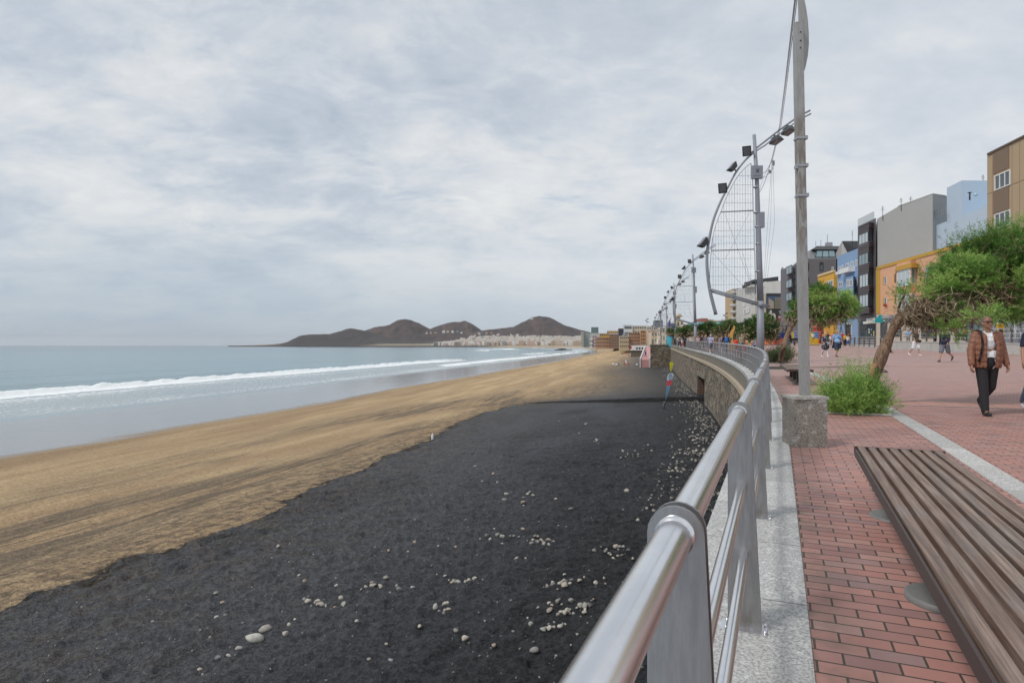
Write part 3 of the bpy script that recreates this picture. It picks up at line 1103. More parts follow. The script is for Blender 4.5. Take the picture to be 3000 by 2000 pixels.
m_ = MB(); m_.tube([rail_pt(y, .675, .012) for y in RY], .0215, 16); m_.build('middle_rail', M_STEEL, rail)
m_ = MB(); m_.tube([rail_pt(y, .365, .022) for y in RY], .0215, 16); m_.build('lower_rail', M_STEEL, rail)
# short return of the railing round the bastion
r2 = thing('bastion_railing', 'grey steel railing on top of the far stone bastion', 'railing', (33, 142, 1.56))
m_ = MB()
pts = [(34.8, 142.1), (31.5, 142.1), (35.2, 157)]
zb_ = 1.56
for h in (1.0, .72, .45, .2):
    m_.tube([(x, y, zb_ + h) for x, y in pts], .03, 6)
m_.build('rail', M_STEEL, r2, org=(33, 142, 1.56))
for (x, y) in [(34.8, 142.1), (33.1, 142.1), (31.5, 142.1), (32.2, 145), (33, 148), (33.7, 151), (34.5, 154), (35.2, 157)]:
    m_ = MB(); m_.box((x, y, zb_ + .5), (.10, .03, 1.0)); m_.build('post', M_POST, r2, org=(33, 142, 1.56))

# ================================================================== benches


def bench(name_label, pc_near, direction, length, width, top_z, ground_fun, legs=(.75, 2.5, 4.25), fx=0.0):
    """pc_near: centre of the near end on plan; direction: unit plan vector along; local y = along"""
    rz = math.atan2(direction[1], direction[0]) - PI / 2
    z0 = ground_fun(pc_near[0] + direction[0] * length / 2, pc_near[1] + direction[1] * length / 2)
    b = thing('bench', name_label, 'bench', (pc_near[0], pc_near[1], z0), rz, 'slatted benches beside the railing')
    h = top_z
    n = 8
    pitch = width / n
    th = .046
    for i in range(n):
        m = MB()
        x = -width / 2 + pitch * (i + .5)
        w = pitch - .026
        e = .0022
        y0, y1 = .03, length - .03
        # bevelled slat
        prof = [(-w / 2, -th), (w / 2, -th), (w / 2, -e * 2), (w / 2 - e * 2, 0), (-w / 2 + e * 2, 0), (-w / 2, -e * 2)]
        k = 10
        vs, fs = [], []
        for j in range(k + 1):
            yy = y0 + (y1 - y0) * j / k
            for px, pz in prof:
                vs.append((x + px, yy, h + pz))
        q = len(prof)
        for j in range(k):
            for a in range(q):
                c_, d_ = j * q + a, j * q + (a + 1) % q
                fs.append((c_, c_ + q, d_ + q, d_))
        fs.append(tuple(range(q))); fs.append(tuple(reversed(range(k * q, k * q + q))))
        m.add(vs, fs)
        m.build('slat', M_WOOD, b)
    m = MB()
    for x in (-width / 2 - .004, width / 2 + .004):
        m.box((x, length / 2, h - .052), (.012, length, .068))
    for y in (.004, length - .004):
        m.box((0, y, h - .030), (width + .024, .045, .056))
    for y in np.arange(.35, length, .62):
        m.box((0, y, h - .064), (width - .02, .05, .03))
    m.box((0, length / 2, h - .10), (.09, length - .3, .05))
    m.build('frame', M_RUST, b)
    for y in legs:
        m = MB()
        m.box((0, y, (h - .12) / 2 + .01), (.11, .11, h - .14))
        m.box((0, y, h - .10), (width * .62, .07, .03))
        lg = m.build('leg', M_RUST, b)
        m = MB()
        m.lathe([(.001, -.03), (.19, -.03), (.19, .028), (.18, .032), (.001, .032)], (fx, y, 0), 28)
        m.build('foot_disc', flat("zinc_disc", (.20, .20, .195), .55, metal=.3, var=.3, scale=8), lg)
    return b


d1 = Vector((1.70, 3.81)).normalized()
L1 = 5.35
far_c = Vector(((3.03 + 3.59) / 2, (5.55 + 5.27) / 2))
bench('long slatted wooden bench with dark frame in the right foreground', far_c - d1 * L1, d1, L1, .645, .43, lambda x, y: float(zp(x, 3.5)), legs=(1.25, 2.92, 4.59), fx=-.10)
d2 = Vector((9.72 - 7.87, 23.0 - 18.1)).normalized()
bench('distant slatted bench standing behind the lamp post near the railing', Vector((8.22, 18.0)), d2, 5.0, .66, .44, lambda x, y: float(zp(x, y)))

# ================================================================== near mast on granite block
px_, py_ = (2356 - 1500) / F * 8.02, 8.02
zb0 = float(zp(px_, py_))
nm = thing('banner_mast', 'rusty grey square mast with a curved fin on a speckled granite block', 'mast', (px_, py_, zb0))
m_ = MB()
w = .205; hb = .625
m_.hexa([(-w, -w, -.05), (w, -w, -.05), (w, w, -.05), (-w, w, -.05), (-w, -w, hb - .035), (w, -w, hb - .035), (w, w, hb - .035), (-w, w, hb - .035)])
blk = m_.build('granite_block', M_BLOCK, nm)
m_ = MB(); m_.box((0, 0, hb - .0155), (.425, .425, .034))
m_.build('cap_slab', m_granite("pale_cap", (.44, .42, .38), scale=70), nm)
ROT8 = R(-6)
blk.rotation_euler = (0, 0, ROT8); nm.children[-1].rotation_euler = (0, 0, ROT8)


def m_rusty():
    m, g, b = new_mat("rust_streaked_steel")
    tc = g.new('ShaderNodeTexCoord').outputs['Object']
    z = g.sep(tc)[2]
    n = g.noise(g.mapping(tc, scale=(1, 1, .22)), 24, 6, .7, .4)
    sp = g.noise(tc, 130, 4, .7)
    c = g.mix(g.sstep(n, .35, .7), (.36, .36, .355), (.29, .285, .275))
    c = g.mix(g.math('MULTIPLY', g.sstep(sp, .42, .7), .4), c, (.16, .155, .145))
    zone = g.math('MULTIPLY', g.sstep(z, 2.3, 2.75), g.sstep(z, 4.35, 3.95, 0, 1))
    r1 = g.math('MULTIPLY', zone, g.sstep(n, .38, .56))
    c = g.mix(g.math('MULTIPLY', r1, .62), c, (.16, .12, .085))
    tip = g.sstep(g.noise(g.mapping(tc, scale=(1, 1, .12)), 9, 5, .7), .6, .7)
    c = g.mix(g.math('MULTIPLY', tip, .5), c, (.16, .11, .075))
    g.link(c, b.inputs['Base Color'])
    b.inputs['Metallic'].default_value = .35
    b.inputs['Roughness'].default_value = .52
    g.link(g.bump(sp, .2, .002), b.inputs['Normal'])
    return m


M_RSTEEL = m_rusty()
top = P(2337, 70, 8.02); base = Vector((px_, py_, zb0 + hb))
tl = top - Vector((px_, py_, zb0)); bl_ = base - Vector((px_, py_, zb0))
bl_.x = (2357.5 - 1500) / F * 8.02 - px_


def lerp(a, b, t): return a + (b - a) * t


m_ = MB()
vs, fs = [], []
K = 12
for i in range(K + 1):
    c = lerp(bl_, tl, i / K); ww = lerp(.050, .046, i / K)
    for sx, sy in ((-1, -1), (1, -1), (1, 1), (-1, 1)):
        vs.append((c.x + sx * ww, c.y + sy * .05, c.z))
for i in range(K):
    for k in range(4):
        a, b2_ = i * 4 + k, i * 4 + (k + 1) % 4
        fs.append((a, b2_, b2_ + 4, a + 4))
fs.append((3, 2, 1, 0)); fs.append((K * 4, K * 4 + 1, K * 4 + 2, K * 4 + 3))
m_.add(vs, fs)
pole_o = m_.build('pole', M_RSTEEL, nm)
m_ = MB()
for v in (100, 125, 146):
    p = P(2340, v, 8.02) - Vector((px_, py_, zb0)); p.y = -.052
    m_.lathe([(.009, 0), (.009, .006), (.002, .008)], p, 8, axis=(0, -1, 0))
m_.build('bolt', M_DARK, pole_o)
for v in (412, 494, 582):
    t = (v - 1175) / (70 - 1175)
    c = lerp(bl_, tl, t)
    m_ = MB()
    m_.box((c.x, c.y, c.z), (.112, .118, .028))
    m_.box((c.x + .066, c.y - .03, c.z + .004), (.026, .05, .045)); 
    if v == 494: m_.box((c.x - .066, c.y - .03, c.z - .02), (.026, .05, .045))
    m_.build('clamp', M_GALV, nm)
# curved fin bolted to the mast top
m_ = MB()
finp = [(2340, -60), (2348, -30), (2356, 0), (2362, 30), (2366, 60), (2369, 100), (2369, 130), (2366, 165), (2360, 195), (2353, 218)]
inn = [(2338, -60), (2339, -30), (2340, 0), (2341, 30), (2342, 60), (2344, 100), (2346, 130), (2349, 165), (2351, 195), (2352, 216)]
fr = [P(u, v, 8.09) - Vector((px_, py_, zb0)) for u, v in finp]
fi = [P(u, v, 8.09) - Vector((px_, py_, zb0)) for u, v in inn]
n = len(fr)
vs = [(*p[:1], .062, p[2]) for p in fr] + [(*p[:1], .062, p[2]) for p in fi] + [(*p[:1], .10, p[2]) for p in fr] + [(*p[:1], .10, p[2]) for p in fi]
fs = []
for i in range(n - 1):
    fs += [(i, n + i, n + i + 1, i + 1), (2 * n + i, 2 * n + i + 1, 3 * n + i + 1, 3 * n + i), (i, i + 1, 2 * n + i + 1, 2 * n + i), (n + i, 3 * n + i, 3 * n + i + 1, n + i + 1)]
fs += [(0, 2 * n, 3 * n, n), (n - 1, 2 * n - 1, 4 * n - 1, 3 * n - 1)]
m_.add(vs, fs)
m_.build('fin', M_RSTEEL, nm)


# ================================================================== sail-shaped floodlight masts
def zq(u5, v5):
    """point of the sail mast in its own plane (pole foot at the origin)"""
    u = 2000 + u5 / 2.4125; v = 300 + v5 / 2.4125
    d = 33.0
    return ((u - 2228) / F * d, 0.0, EYE - (v - 1011.5) / F * d - .36)


def smooth_pts(pts, k=6):
    """Catmull-Rom through the points"""
    p = [Vector(q) for q in pts]
    p = [p[0] * 2 - p[1]] + p + [p[-1] * 2 - p[-2]]
    out = []
    for i in range(1, len(p) - 2):
        for j in range(k):
            t = j / k
            out.append(.5 * ((2 * p[i]) + (p[i + 1] - p[i - 1]) * t + (2 * p[i - 1] - 5 * p[i] + 4 * p[i + 1] - p[i + 2]) * t * t + (3 * p[i] - p[i - 1] - 3 * p[i + 1] + p[i + 2]) * t ** 3))
    out.append(p[-2])
    return out


M_WIRE = flat("grey_wire", (.22, .22, .24), .6)
M_GLASSL = flat("lamp_glass", (.16, .17, .18), .2)
ARC5 = [(235, 1500), (195, 1340), (175, 1200), (172, 1080), (185, 980), (215, 840), (260, 720), (320, 600), (380, 490), (450, 400), (515, 330), (600, 262), (690, 192), (815, 104), (900, 58)]


def make_mast():
    t = thing('floodlight_mast', 'x', 'light mast')
    m = MB()
    pb, pm, pt = zq(557, 1700), zq(525, 560), zq(505, 230)
    m.tube([(0, 0, 0), (0, 0, 3.3)], [.19, .178], 10)
    m.tube([(0, 0, 3.3), (pm[0] * .4, 0, 5.5), (pm[0], 0, pm[2]), pt], [.165, .15, .105, .085], 10)
    m.box((0, 0, .02), (.55, .55, .04))
    m.build('pole', M_MASTG, t)
    arc_ = smooth_pts([zq(*p) for p in ARC5])
    m = MB()
    m.tube(arc_, [.095 - .045 * min(1, i / (len(arc_) * .55)) for i in range(len(arc_))], 8)
    k0 = int(len(arc_) * .62)
    m.tube([p + Vector((.05, 0, -.17)) * min(1, (i / 12)) for i, p in enumerate(arc_[k0:])], .042, 6)
    m.build('curved_arm', M_MASTG, t)
    m = MB()
    a, b = Vector(zq(190, 1325)), Vector(zq(612, 1448))
    m.tube([a + Vector((0, -.10, .04)), b + Vector((0, -.10, .04))], .05, 8)
    m.tube([a + Vector((0, .10, -.04)), b + Vector((0, .10, -.04))], .05, 8)
    c = Vector(zq(546, 1430)); c.y = -.16
    m.ball(c, .16, 12, 8)
    m.build('boom', M_MASTG, t)
    # net of the sail
    left = smooth_pts([zq(*p) for p in [(190, 1318), (193, 1180), (203, 1050), (212, 960), (240, 850), (270, 775), (310, 670), (375, 545), (430, 475), (480, 432)]], 8)
    right = [zq(*p) for p in [(515, 1360), (510, 1060), (506, 1035), (504, 790), (498, 770), (495, 480), (482, 432)]]
    m = MB()
    m.tube(left, .016, 5); m.tube(right, .022, 5)
    for (l, r_) in (((268, 775), (500, 765)), ((205, 1047), (505, 1038))):
        m.tube([zq(*l), zq(*r_)], .034, 6)
    m.build('sail_frame', M_MASTG, t)

    def leftx(v5):
        z = zq(0, v5)[2]
        for p, q in zip(left[:-1], left[1:]):
            if (p.z - z) * (q.z - z) <= 0:
                k = (z - p.z) / (q.z - p.z + 1e-9)
                return p.x + (q.x - p.x) * k
        return left[0].x

    m = MB()
    for v5 in [520, 585, 650, 712, 845, 908, 948, 998, 1105, 1165, 1230, 1290]:
        m.tube([(leftx(v5), 0, zq(0, v5)[2]), (zq(500, v5)[0], .005, zq(0, v5)[2] + .02)], .0085, 4, cap=False)
    for i, u5 in enumerate(range(215, 500, 19)):
        x = zq(u5, 0)[0]
        zt = None
        for p, q in zip(left[:-1], left[1:]):
            if (p.x - x) * (q.x - x) <= 0: zt = p.z + (q.z - p.z) * (x - p.x) / (q.x - p.x + 1e-9)
        if zt is None: zt = zq(0, 440)[2]
        zb = zq(0, 1325 + (u5 - 190) * .20)[2]
        m.tube([(x, 0, zb), (x, .004, zt)], .0055 if i % 4 else .010, 4, cap=False)
        for k in range(int((zt - zb) / .24)):
            if (k * 7 + i * 3) % 5 < 3: m.box((x, 0, zb + .24 * k + .05), (.017, .017, .05))
    m.build('light_net', M_WIRE, t)
    m = MB()
    for a, b in (((475, 775), (300, 1110)), ((210, 1060), (520, 1400)), ((300, 790), (500, 1340)), ((520, 1400), (420, 1050)), ((535, 650), (560, 560)), ((560, 560), (625, 420))):
        m.tube([zq(*a), zq(*b)], .007, 4, cap=False)
    m.build('brace_cable', M_WIRE, t)

    def flood(p5, aim, s=1.0):
        """box-shaped floodlight: tapered housing, glass front, bracket"""
        c = Vector(zq(*p5)); aim = Vector(aim).normalized()
        Rm = aim.to_track_quat('-Z', 'Y').to_matrix()
        m = MB()
        w, h, d = .22 * s, .27 * s, .17 * s
        q = [(-w, -h, -d), (w, -h, -d), (w, h, -d), (-w, h, -d), (-w * .62, -h * .6, d * .5), (w * .62, -h * .6, d * .5), (w * .62, h * .6, d * .5), (-w * .62, h * .6, d * .5)]
        m.hexa([Rm @ Vector(x) + c for x in q])
        o = m.build('floodlight', M_DARK_L, t)
        m = MB(); m.box(c + Rm @ Vector((0, 0, -d - .004)), (w * 1.45, h * 1.45, .012), rot=Rm)
        m.build('lamp_glass', M_GLASSL, o)
        near = min(arc_, key=lambda p: (p - c).length)
        m = MB(); m.tube([c + Rm @ Vector((0, 0, d * .4)), near], .035 * s, 6)
        m.build('bracket', M_DARK_L, o)
    flood((455, 338), (-.35, -.75, -.55)); flood((358, 465), (-.7, -.1, .6)); flood((285, 600), (-.35, -.75, -.5)); flood((153, 1000), (-.7, -.1, .6), 1.1)
    flood((745, 190), (.1, -.25, -1), 1.15); flood((658, 258), (.1, -.25, -1), 1.1)
    m = MB(); c = zq(518, 500); m.box((c[0], -.13, c[2]), (.55, .2, .66))
    o = m.build('junction_box', M_MASTG, t)
    m = MB()
    for s_ in (-1, 1): m.box((c[0] - .01, -.236, c[2] + .06), (.035, .008, .24), rot=Matrix.Rotation(s_ * .7, 3, 'Y'))
    for k in range(5): m.box((c[0] - .16 + k * .08, -.236, c[2] - .2), (.05, .008, .02))
    m.build('x_mark', M_DARK, o)
    m = MB(); c = zq(552, 832); m.box((c[0] + .02, 0, c[2]), (.28, .25, .8)); m.build('fuse_box', M_MASTG, t)
    m = MB()
    for u5, v5, r_ in ((517, 600, .13), (523, 780, .135), (530, 880, .14), (535, 1000, .15), (538, 1195, .155)):
        c = zq(u5, v5); m.tube([(c[0], 0, c[2] - .03), (c[0], 0, c[2] + .03)], r_, 10)
    m.build('band', M_GALV, t)
    return t


M_DARK_L = flat("lamp_housing", (.075, .085, .09), .5, metal=.3)
mast0 = make_mast()
mast_lab = ['tall grey mast with sail-shaped net and floodlights, nearest of the row behind the railing', 'second sail-shaped floodlight mast along the railing, about half the height in view',
            'third sail-shaped floodlight mast along the distant railing', 'fourth sail-shaped floodlight mast, small beyond the bastion', 'farthest small sail-shaped floodlight mast over the distant seafront']
for i, (u, d) in enumerate([(2228, 33), (2037, 80), (1979, 121), (1955, 174), (1936, 215)]):
    o = mast0 if i == 0 else copy_tree(mast0)
    x = (u - 1500) / F * d
    o.location = (x, d, float(zp(x, d)) if d < 150 else 1.6)
    o['label'] = mast_lab[i]; o['category'] = 'light mast'; o['group'] = 'sail-shaped floodlight masts along the promenade'

# stay ropes running from the banner mast to the first sail mast
m_ = MB()
for du, dv in ((0, 0), (3, 0), (7, 12)):
    a = P(2335 + du, -60, 8.2); b = P(2284 + du * .7, 367, 19); c = P(2262 + du * .4, 462, 27); d_ = P(2238 + du * 1.4, 815, 31.5)
    m_.tube([a, lerp(a, b, .5) + Vector((0, 0, -.06)), b, c], .0075, 4, cap=False)
    m_.tube([c, lerp(c, d_, .5) + Vector((.03 * du, 0, 0)), d_], .0065, 4, cap=False)
for (u0, v0), (u1, v1) in (((2262, 462), (2222, 570)), ((2262, 470), (2226, 508)), ((2258, 500), (2226, 512)), ((2266, 475), (2262, 490))):
    a, b = P(u0, v0, 29.5), P(u1, v1, 32); mid = (a + b) / 2 - Vector((0, 0, .22))
    m_.tube(smooth_pts([a, mid, b], 5), .012, 4, cap=False)
m_.box(P(2256, 503, 30), (.12, .05, .16)); m_.box(P(2266, 478, 29), (.1, .05, .22))
m_.build('stay_rope', M_WIRE, label='thin slack stay ropes running down between the banner mast and the nearest sail mast', category='rope')


# ================================================================== trees
def m_leaf(name, c0, c1, c2):
    m, g, b = new_mat(name)
    a = attr(g, 'tint')
    c = g.ramp(a, [(0, c0), (.5, c1), (1, c2)])
    g.link(c, b.inputs['Base Color'])
    b.inputs['Roughness'].default_value = .65
    b.inputs['Specular IOR Level'].default_value = .2
    tr = g.new('ShaderNodeBsdfTranslucent')
    g.link(c, tr.inputs[0])
    mx = g.new('ShaderNodeMixShader'); mx.inputs[0].default_value = .3
    g.link(b.outputs[0], mx.inputs[1]); g.link(tr.outputs[0], mx.inputs[2])
    g.link(mx.outputs[0], g.n['Material Output'].inputs[0])
    return m


M_LEAF = m_leaf("tamarisk_leaf", (.06, .135, .030), (.18, .345, .075), (.42, .58, .17))
M_LEAFD = m_leaf("dark_tamarisk_leaf", (.030, .065, .022), (.075, .15, .042), (.18, .27, .08))
M_LEAFG = m_leaf("dusty_tamarisk_leaf", (.06, .09, .045), (.14, .19, .085), (.26, .30, .15))
M_LEAFP = m_leaf("pinkish_tamarisk_leaf", (.15, .105, .07), (.24, .18, .11), (.34, .26, .18))


def m_bark(name, a, b_):
    m, g, b = new_mat(name)
    tc = g.new('ShaderNodeTexCoord').outputs['Object']
    q = g.mapping(tc, scale=(1, 1, .22), rot=(0, R(-22), 0))
    n = g.noise(q, 26, 7, .72, .5)
    n2 = g.noise(q, 60, 5, .7, .3)
    c = g.mix(g.sstep(n, .32, .66), a, b_)
    c = g.mix(g.math('MULTIPLY', g.sstep(n2, .5, .38), .75), c, tuple(k * .3 for k in a))
    g.link(c, b.inputs['Base Color']); b.inputs['Roughness'].default_value = .9
    g.link(g.bump(g.math('ADD', n, g.math('MULTIPLY', n2, .5)), 1.0, .03), b.inputs['Normal'])
    return m


M_BARK = m_bark("tamarisk_bark", (.13, .078, .048), (.31, .205, .135))
M_TWIG = m_bark("dead_twigs", (.20, .14, .09), (.52, .41, .28))
M_STAKE = flat("round_timber_stake", (.30, .155, .08), .8, var=.3, scale=7, bump=.4, bscale=40)


def unit(v):
    return v / np.maximum(np.linalg.norm(v, axis=-1, keepdims=True), 1e-9)


def sprays(lobes, n, blades, L, bl, bw, rng, up=.5, name='foliage'):
    """feathery sprays: every spray is a curved plume of many narrow blades.
    lobes: (center, (rx,ry,rz), weight)."""
    ws = np.array([l[2] for l in lobes], float); ws /= ws.sum()
    pick = rng.choice(len(lobes), n, p=ws)
    C = np.array([l[0] for l in lobes])[pick]; Rr = np.array([l[1] for l in lobes])[pick]
    d = unit(rng.normal(size=(n, 3)))
    rad = rng.uniform(.35, 1.0, (n, 1)) ** .5
    # clumps: pull sprays towards a set of clump directions for uneven outline
    p = C + d * Rr * rad
    cl = fbm(p[:, 0] * 2.3 + 31, p[:, 2] * 2.3 + p[:, 1] * 1.9, 3)
    keep = cl > .445 - .1 * rng.random(n)
    p, d, Rr, rad = p[keep], d[keep], Rr[keep], rad[keep]
    n = len(p)
    dr = unit(d * .9 + np.array([0, 0, up]) + rng.normal(size=(n, 3)) * .35)
    Ls = L * rng.uniform(.55, 1.25, (n, 1))
    sp_t = np.clip(fbm(p[:, 0] * 2.1, p[:, 2] * 2.1 + p[:, 1], 3) * 1.9 - .5 + rng.normal(size=n) * .16, 0, 1)
    t = rng.random((n, blades, 1))
    ax = dr[:, None, :]
    side = unit(np.cross(ax + rng.normal(size=(n, 1, 3)) * .01, rng.normal(size=(n, blades, 3))))
    droop = -.25 * (t ** 2) * Ls[:, None, :] * np.array([0, 0, 1.0]) * rng.uniform(0, 1, (n, 1, 1))
    wid = (.20 * Ls[:, None, :]) * (1 - t * .85)
    o = p[:, None, :] + ax * t * Ls[:, None, :] + side * wid * rng.random((n, blades, 1)) + droop
    bd = unit(ax * 1.1 + side * 1.0 + rng.normal(size=(n, blades, 3)) * .35)
    bls = bl * rng.uniform(.6, 1.3, (n, blades, 1))
    tip = o + bd * bls
    wv = unit(np.cross(bd, rng.normal(size=(n, blades, 3)))) * bw * .5
    V = np.stack([o - wv, o + wv, tip], 2).reshape(-1, 3)
    tint = np.clip(sp_t[:, None] + rng.normal(size=(n, blades)) * .10 + .12 * (t[..., 0] - .5), 0, 1)
    return V, np.repeat(tint.reshape(-1), 3)


def foliage_obj(name, V, tint, mat, parent, org):
    V = V - np.array(org)
    Fq = np.arange(len(V)).reshape(-1, 3)
    me = np_mesh(name, V, Fq, mat, smooth=False, attrs=dict(tint=tint))
    return link_mesh(name, me, parent)


def limb_tubes(m, start, lobes, rng, k=3, r=.05):
    for c, rr, w in lobes:
        for j in range(k):
            e = Vector(c) + Vector(rng.normal(size=3) * np.array(rr) * .55)
            a = Vector(start) + Vector(rng.normal(size=3) * .06)
            mid = (a + e) / 2 + Vector(rng.normal(size=3) * .10)
            m.tube(smooth_pts([a, mid, e], 4), list(np.linspace(r, r * .25, 9)), 6)


def twigs_mesh(m, pts_lobes, n, L, r, rng, flow=(0, 0, -.2)):
    ws = np.array([l[2] for l in pts_lobes], float); ws /= ws.sum()
    for i in rng.choice(len(pts_lobes), n, p=ws):
        c, rr, w = pts_lobes[i]
        p = Vector(np.array(c) + rng.normal(size=3) * np.array(rr) * .5)
        d = Vector(rng.normal(size=3) + np.array(flow)).normalized()
        l = L * rng.uniform(.4, 1.3)
        q = p + d * l * .5 + Vector(rng.normal(size=3) * l * .16)
        e = p + d * l + Vector(rng.normal(size=3) * l * .22)
        r0 = r * rng.uniform(.5, 1.4)
        m.tube([p, q, e], [r0, r0 * .8, r0 * .35], 4)


rng = np.random.default_rng(5)
# --- near tree
D1 = 13.0
base1 = on_prom(2527, 1190)
tr1 = thing('tamarisk_tree', 'leaning tamarisk tree with a rough trunk and shaggy green crown in the right foreground', 'tree', base1, 0, 'tamarisk trees along the promenade')
B1 = np.array(base1)
tp = [P(2521, 1215, base1.y), P(2542, 1170, D1), P(2560, 1110, D1), P(2580, 1050, D1), P(2600, 1000, D1), P(2618, 962, D1), P(2640, 935, D1 - .05), P(2662, 925, D1 - .1)]
pts = smooth_pts(tp, 6)
m_ = MB()
rs = []
for i, p in enumerate(pts):
    t = i / (len(pts) - 1)
    rs.append((.122 - .034 * t + .02 * math.sin(t * 17) * (.3 + t)) * (1 + .12 * sst(t, .12, 0)) + .05 * float(sst(t, .8, 1)))
m_.tube(pts, rs, 18)
m_.v = [(x + .022 * float(fbm(x * 9 + y * 5, z * 5, 3) - .5), y, z + .02 * float(fbm(z * 7, x * 9, 3) - .5)) for x, y, z in m_.v]
for (a, b, r0) in (((2655, 928), (2800, 900), .075), ((2650, 925), (2740, 850), .06), ((2655, 930), (2880, 860), .07), ((2640, 940), (2700, 945), .05), ((2800, 900), (2980, 840), .05), ((2740, 850), (2850, 750), .045), ((2740, 850), (2790, 720), .035), ((2640, 930), (2650, 860), .03)):
    A, Bp = P(*a, D1), P(*b, D1 + random.uniform(-.4, .4))
    mid = (A + Bp) / 2 + Vector((0, random.uniform(-.2, .2), random.uniform(-.08, .02)))
    m_.tube(smooth_pts([A, mid, Bp], 5), list(np.linspace(r0, r0 * .55, 11)), 8)
m_.build('trunk', M_BARK, tr1, org=B1)


def lob(u, v, dd, rx, ry, rz, w=1.0):
    return (tuple(P(u, v, D1 + dd)), (rx, ry, rz), w)


gl = [lob(2820, 810, -.2, .52, .6, .34, 1.5), lob(2765, 845, -.4, .26, .3, .16, .35), lob(2830, 775, .2, .36, .5, .26, .6), lob(2860, 815, -.5, .45, .4, .28, .7), lob(2890, 765, .1, .52, .8, .38, 1.2), lob(2975, 745, 0, .58, .9, .42, 1.2), lob(2985, 815, -.2, .72, .9, .42, 1.5),
      lob(3085, 765, 0, .9, 1.0, .62, 1.8), lob(3180, 810, 0, .8, .9, .55, 1.2), lob(2910, 830, -.3, .45, .6, .30, .8), lob(2955, 895, -.2, .50, .6, .28, .8), lob(3060, 885, -.1, .75, .8, .32, 1.1), lob(2745, 815, 0, .26, .4, .16, .15),
      lob(2668, 862, -.1, .20, .3, .12, .12), lob(2868, 918, -.8, .30, .4, .10, .10), lob(2892, 927, -1.9, .20, .25, .045, .05), lob(2905, 925, -.4, .4, .3, .12, .3), lob(2775, 965, -.7, .26, .2, .09, .08), lob(2740, 925, -.6, .10, .1, .08, .05), lob(2790, 905, -.6, .12, .1, .08, .05)]
V, T = sprays(gl, 8800, 38, .24, .050, .0095, rng, up=.55)
tops = [lob(2810, 760, 0, .26, .3, .16, .5), lob(2860, 725, 0, .20, .3, .16, .5), lob(2905, 700, 0, .28, .3, .14, .6), lob(2990, 675, 0, .34, .3, .16, .6), lob(2783, 715, 0, .05, .1, .16, .14), lob(2730, 790, 0, .14, .2, .14, .08), lob(2950, 690, 0, .2, .3, .14, .3)]
V2, T2 = sprays(tops, 330, 34, .34, .045, .008, rng, up=2.0)
foliage_obj('crown', np.concatenate([V, V2]), np.concatenate([T, T2]), M_LEAF, tr1, B1)
dl = [lob(2770, 880, -.2, .40, .5, .24, 1.1), lob(2740, 908, -.3, .36, .45, .22, 1.1), lob(2840, 880, -.3, .45, .5, .32, 1.2), lob(2800, 925, -.3, .5, .5, .18, 1.0), lob(2680, 905, -.2, .26, .3, .22, .6), lob(2730, 945, -.2, .4, .3, .12, .6),
      lob(2900, 860, -.2, .5, .5, .25, .9), lob(2660, 925, -.2, .2, .25, .15, .4), lob(2790, 840, -.2, .25, .4, .14, .3)]
m_ = MB(); twigs_mesh(m_, dl, 2500, .26, .0095, rng, flow=(.5, 0, -.5))
m_.build('dead_twigs', M_TWIG, tr1, org=B1)
m_ = MB(); twigs_mesh(m_, gl, 800, .4, .006, rng, flow=(0, 0, .4))
m_.build('branchlets', M_BARK, tr1, org=B1)
# stake and strap
m_ = MB()
a, b = P(2512, 1200, D1 - .12), P(2563, 1066, D1 - .10)
m_.tube([a, b], [.062, .058], 12)
o = m_.build('support_stake', M_STAKE, label='reddish round timber stake leaning against the near tamarisk trunk', category='stake', org=a)
m_ = MB()
c = P(2571, 1083, D1 - .03)
t_ = (P(2580, 1050, D1) - P(2560, 1110, D1)).normalized()
m_.v = []
ring = []
q = t_.to_track_quat('Z', 'Y').to_matrix()
for k in range(17):
    an = 2 * PI * k / 16
    ring.append(c + q @ Vector((math.cos(an) * .20 - .02, math.sin(an) * .155, 0)))
m_.tube(ring, .012, 6, cap=False)
m_.build('strap', M_DARK, tr1, org=B1)


def shrub(base, w, h, n, blades, bl, bw, rng, label, mat=None, lean=0.0):
    t = thing('tamarisk_shrub', label, 'shrub', base, 0, 'tamarisk shrubs in the planting pits')
    lobes = [((base[0] + rng.uniform(-.6, .6) * w, base[1] + rng.uniform(-.35, .35) * w, base[2] + h * rng.uniform(.08, .30)), (w * .34, w * .3, h * .22), 1.0) for _ in range(9)]
    V, T = sprays(lobes, n, blades, h * .42, bl, bw, rng, up=1.3)
    sp = [((base[0] + rng.uniform(-.5, .5) * w, base[1] + rng.uniform(-.3, .3) * w, base[2] + h * rng.uniform(.3, .62)), (w * .14, w * .12, h * .14), 1.0) for _ in range(8)]
    V2, T2 = sprays(sp, int(n * .10), blades, h * .55, bl, bw * .85, rng, up=3.2)
    V = np.concatenate([V, V2]); T = np.concatenate([T, T2])
    m = V[:, 2].reshape(-1, 3).min(1) > base[2] + .005
    keep = np.repeat(m, 3)
    foliage_obj('foliage', V[keep], T[keep], mat or M_LEAF, t, base)
    m = MB()
    for i in range(26):
        e = Vector(base) + Vector((rng.uniform(-.75, .75) * w, rng.uniform(-.5, .5) * w, h * rng.uniform(.4, 1.0)))
        mid = (Vector(base) + e) / 2 + Vector(rng.normal(size=3) * .06)
        m.tube(smooth_pts([Vector(base), mid, e], 4), list(np.linspace(.012, .003, 9)), 5)
    m.build('stems', M_TWIG, t, org=base)
    return t


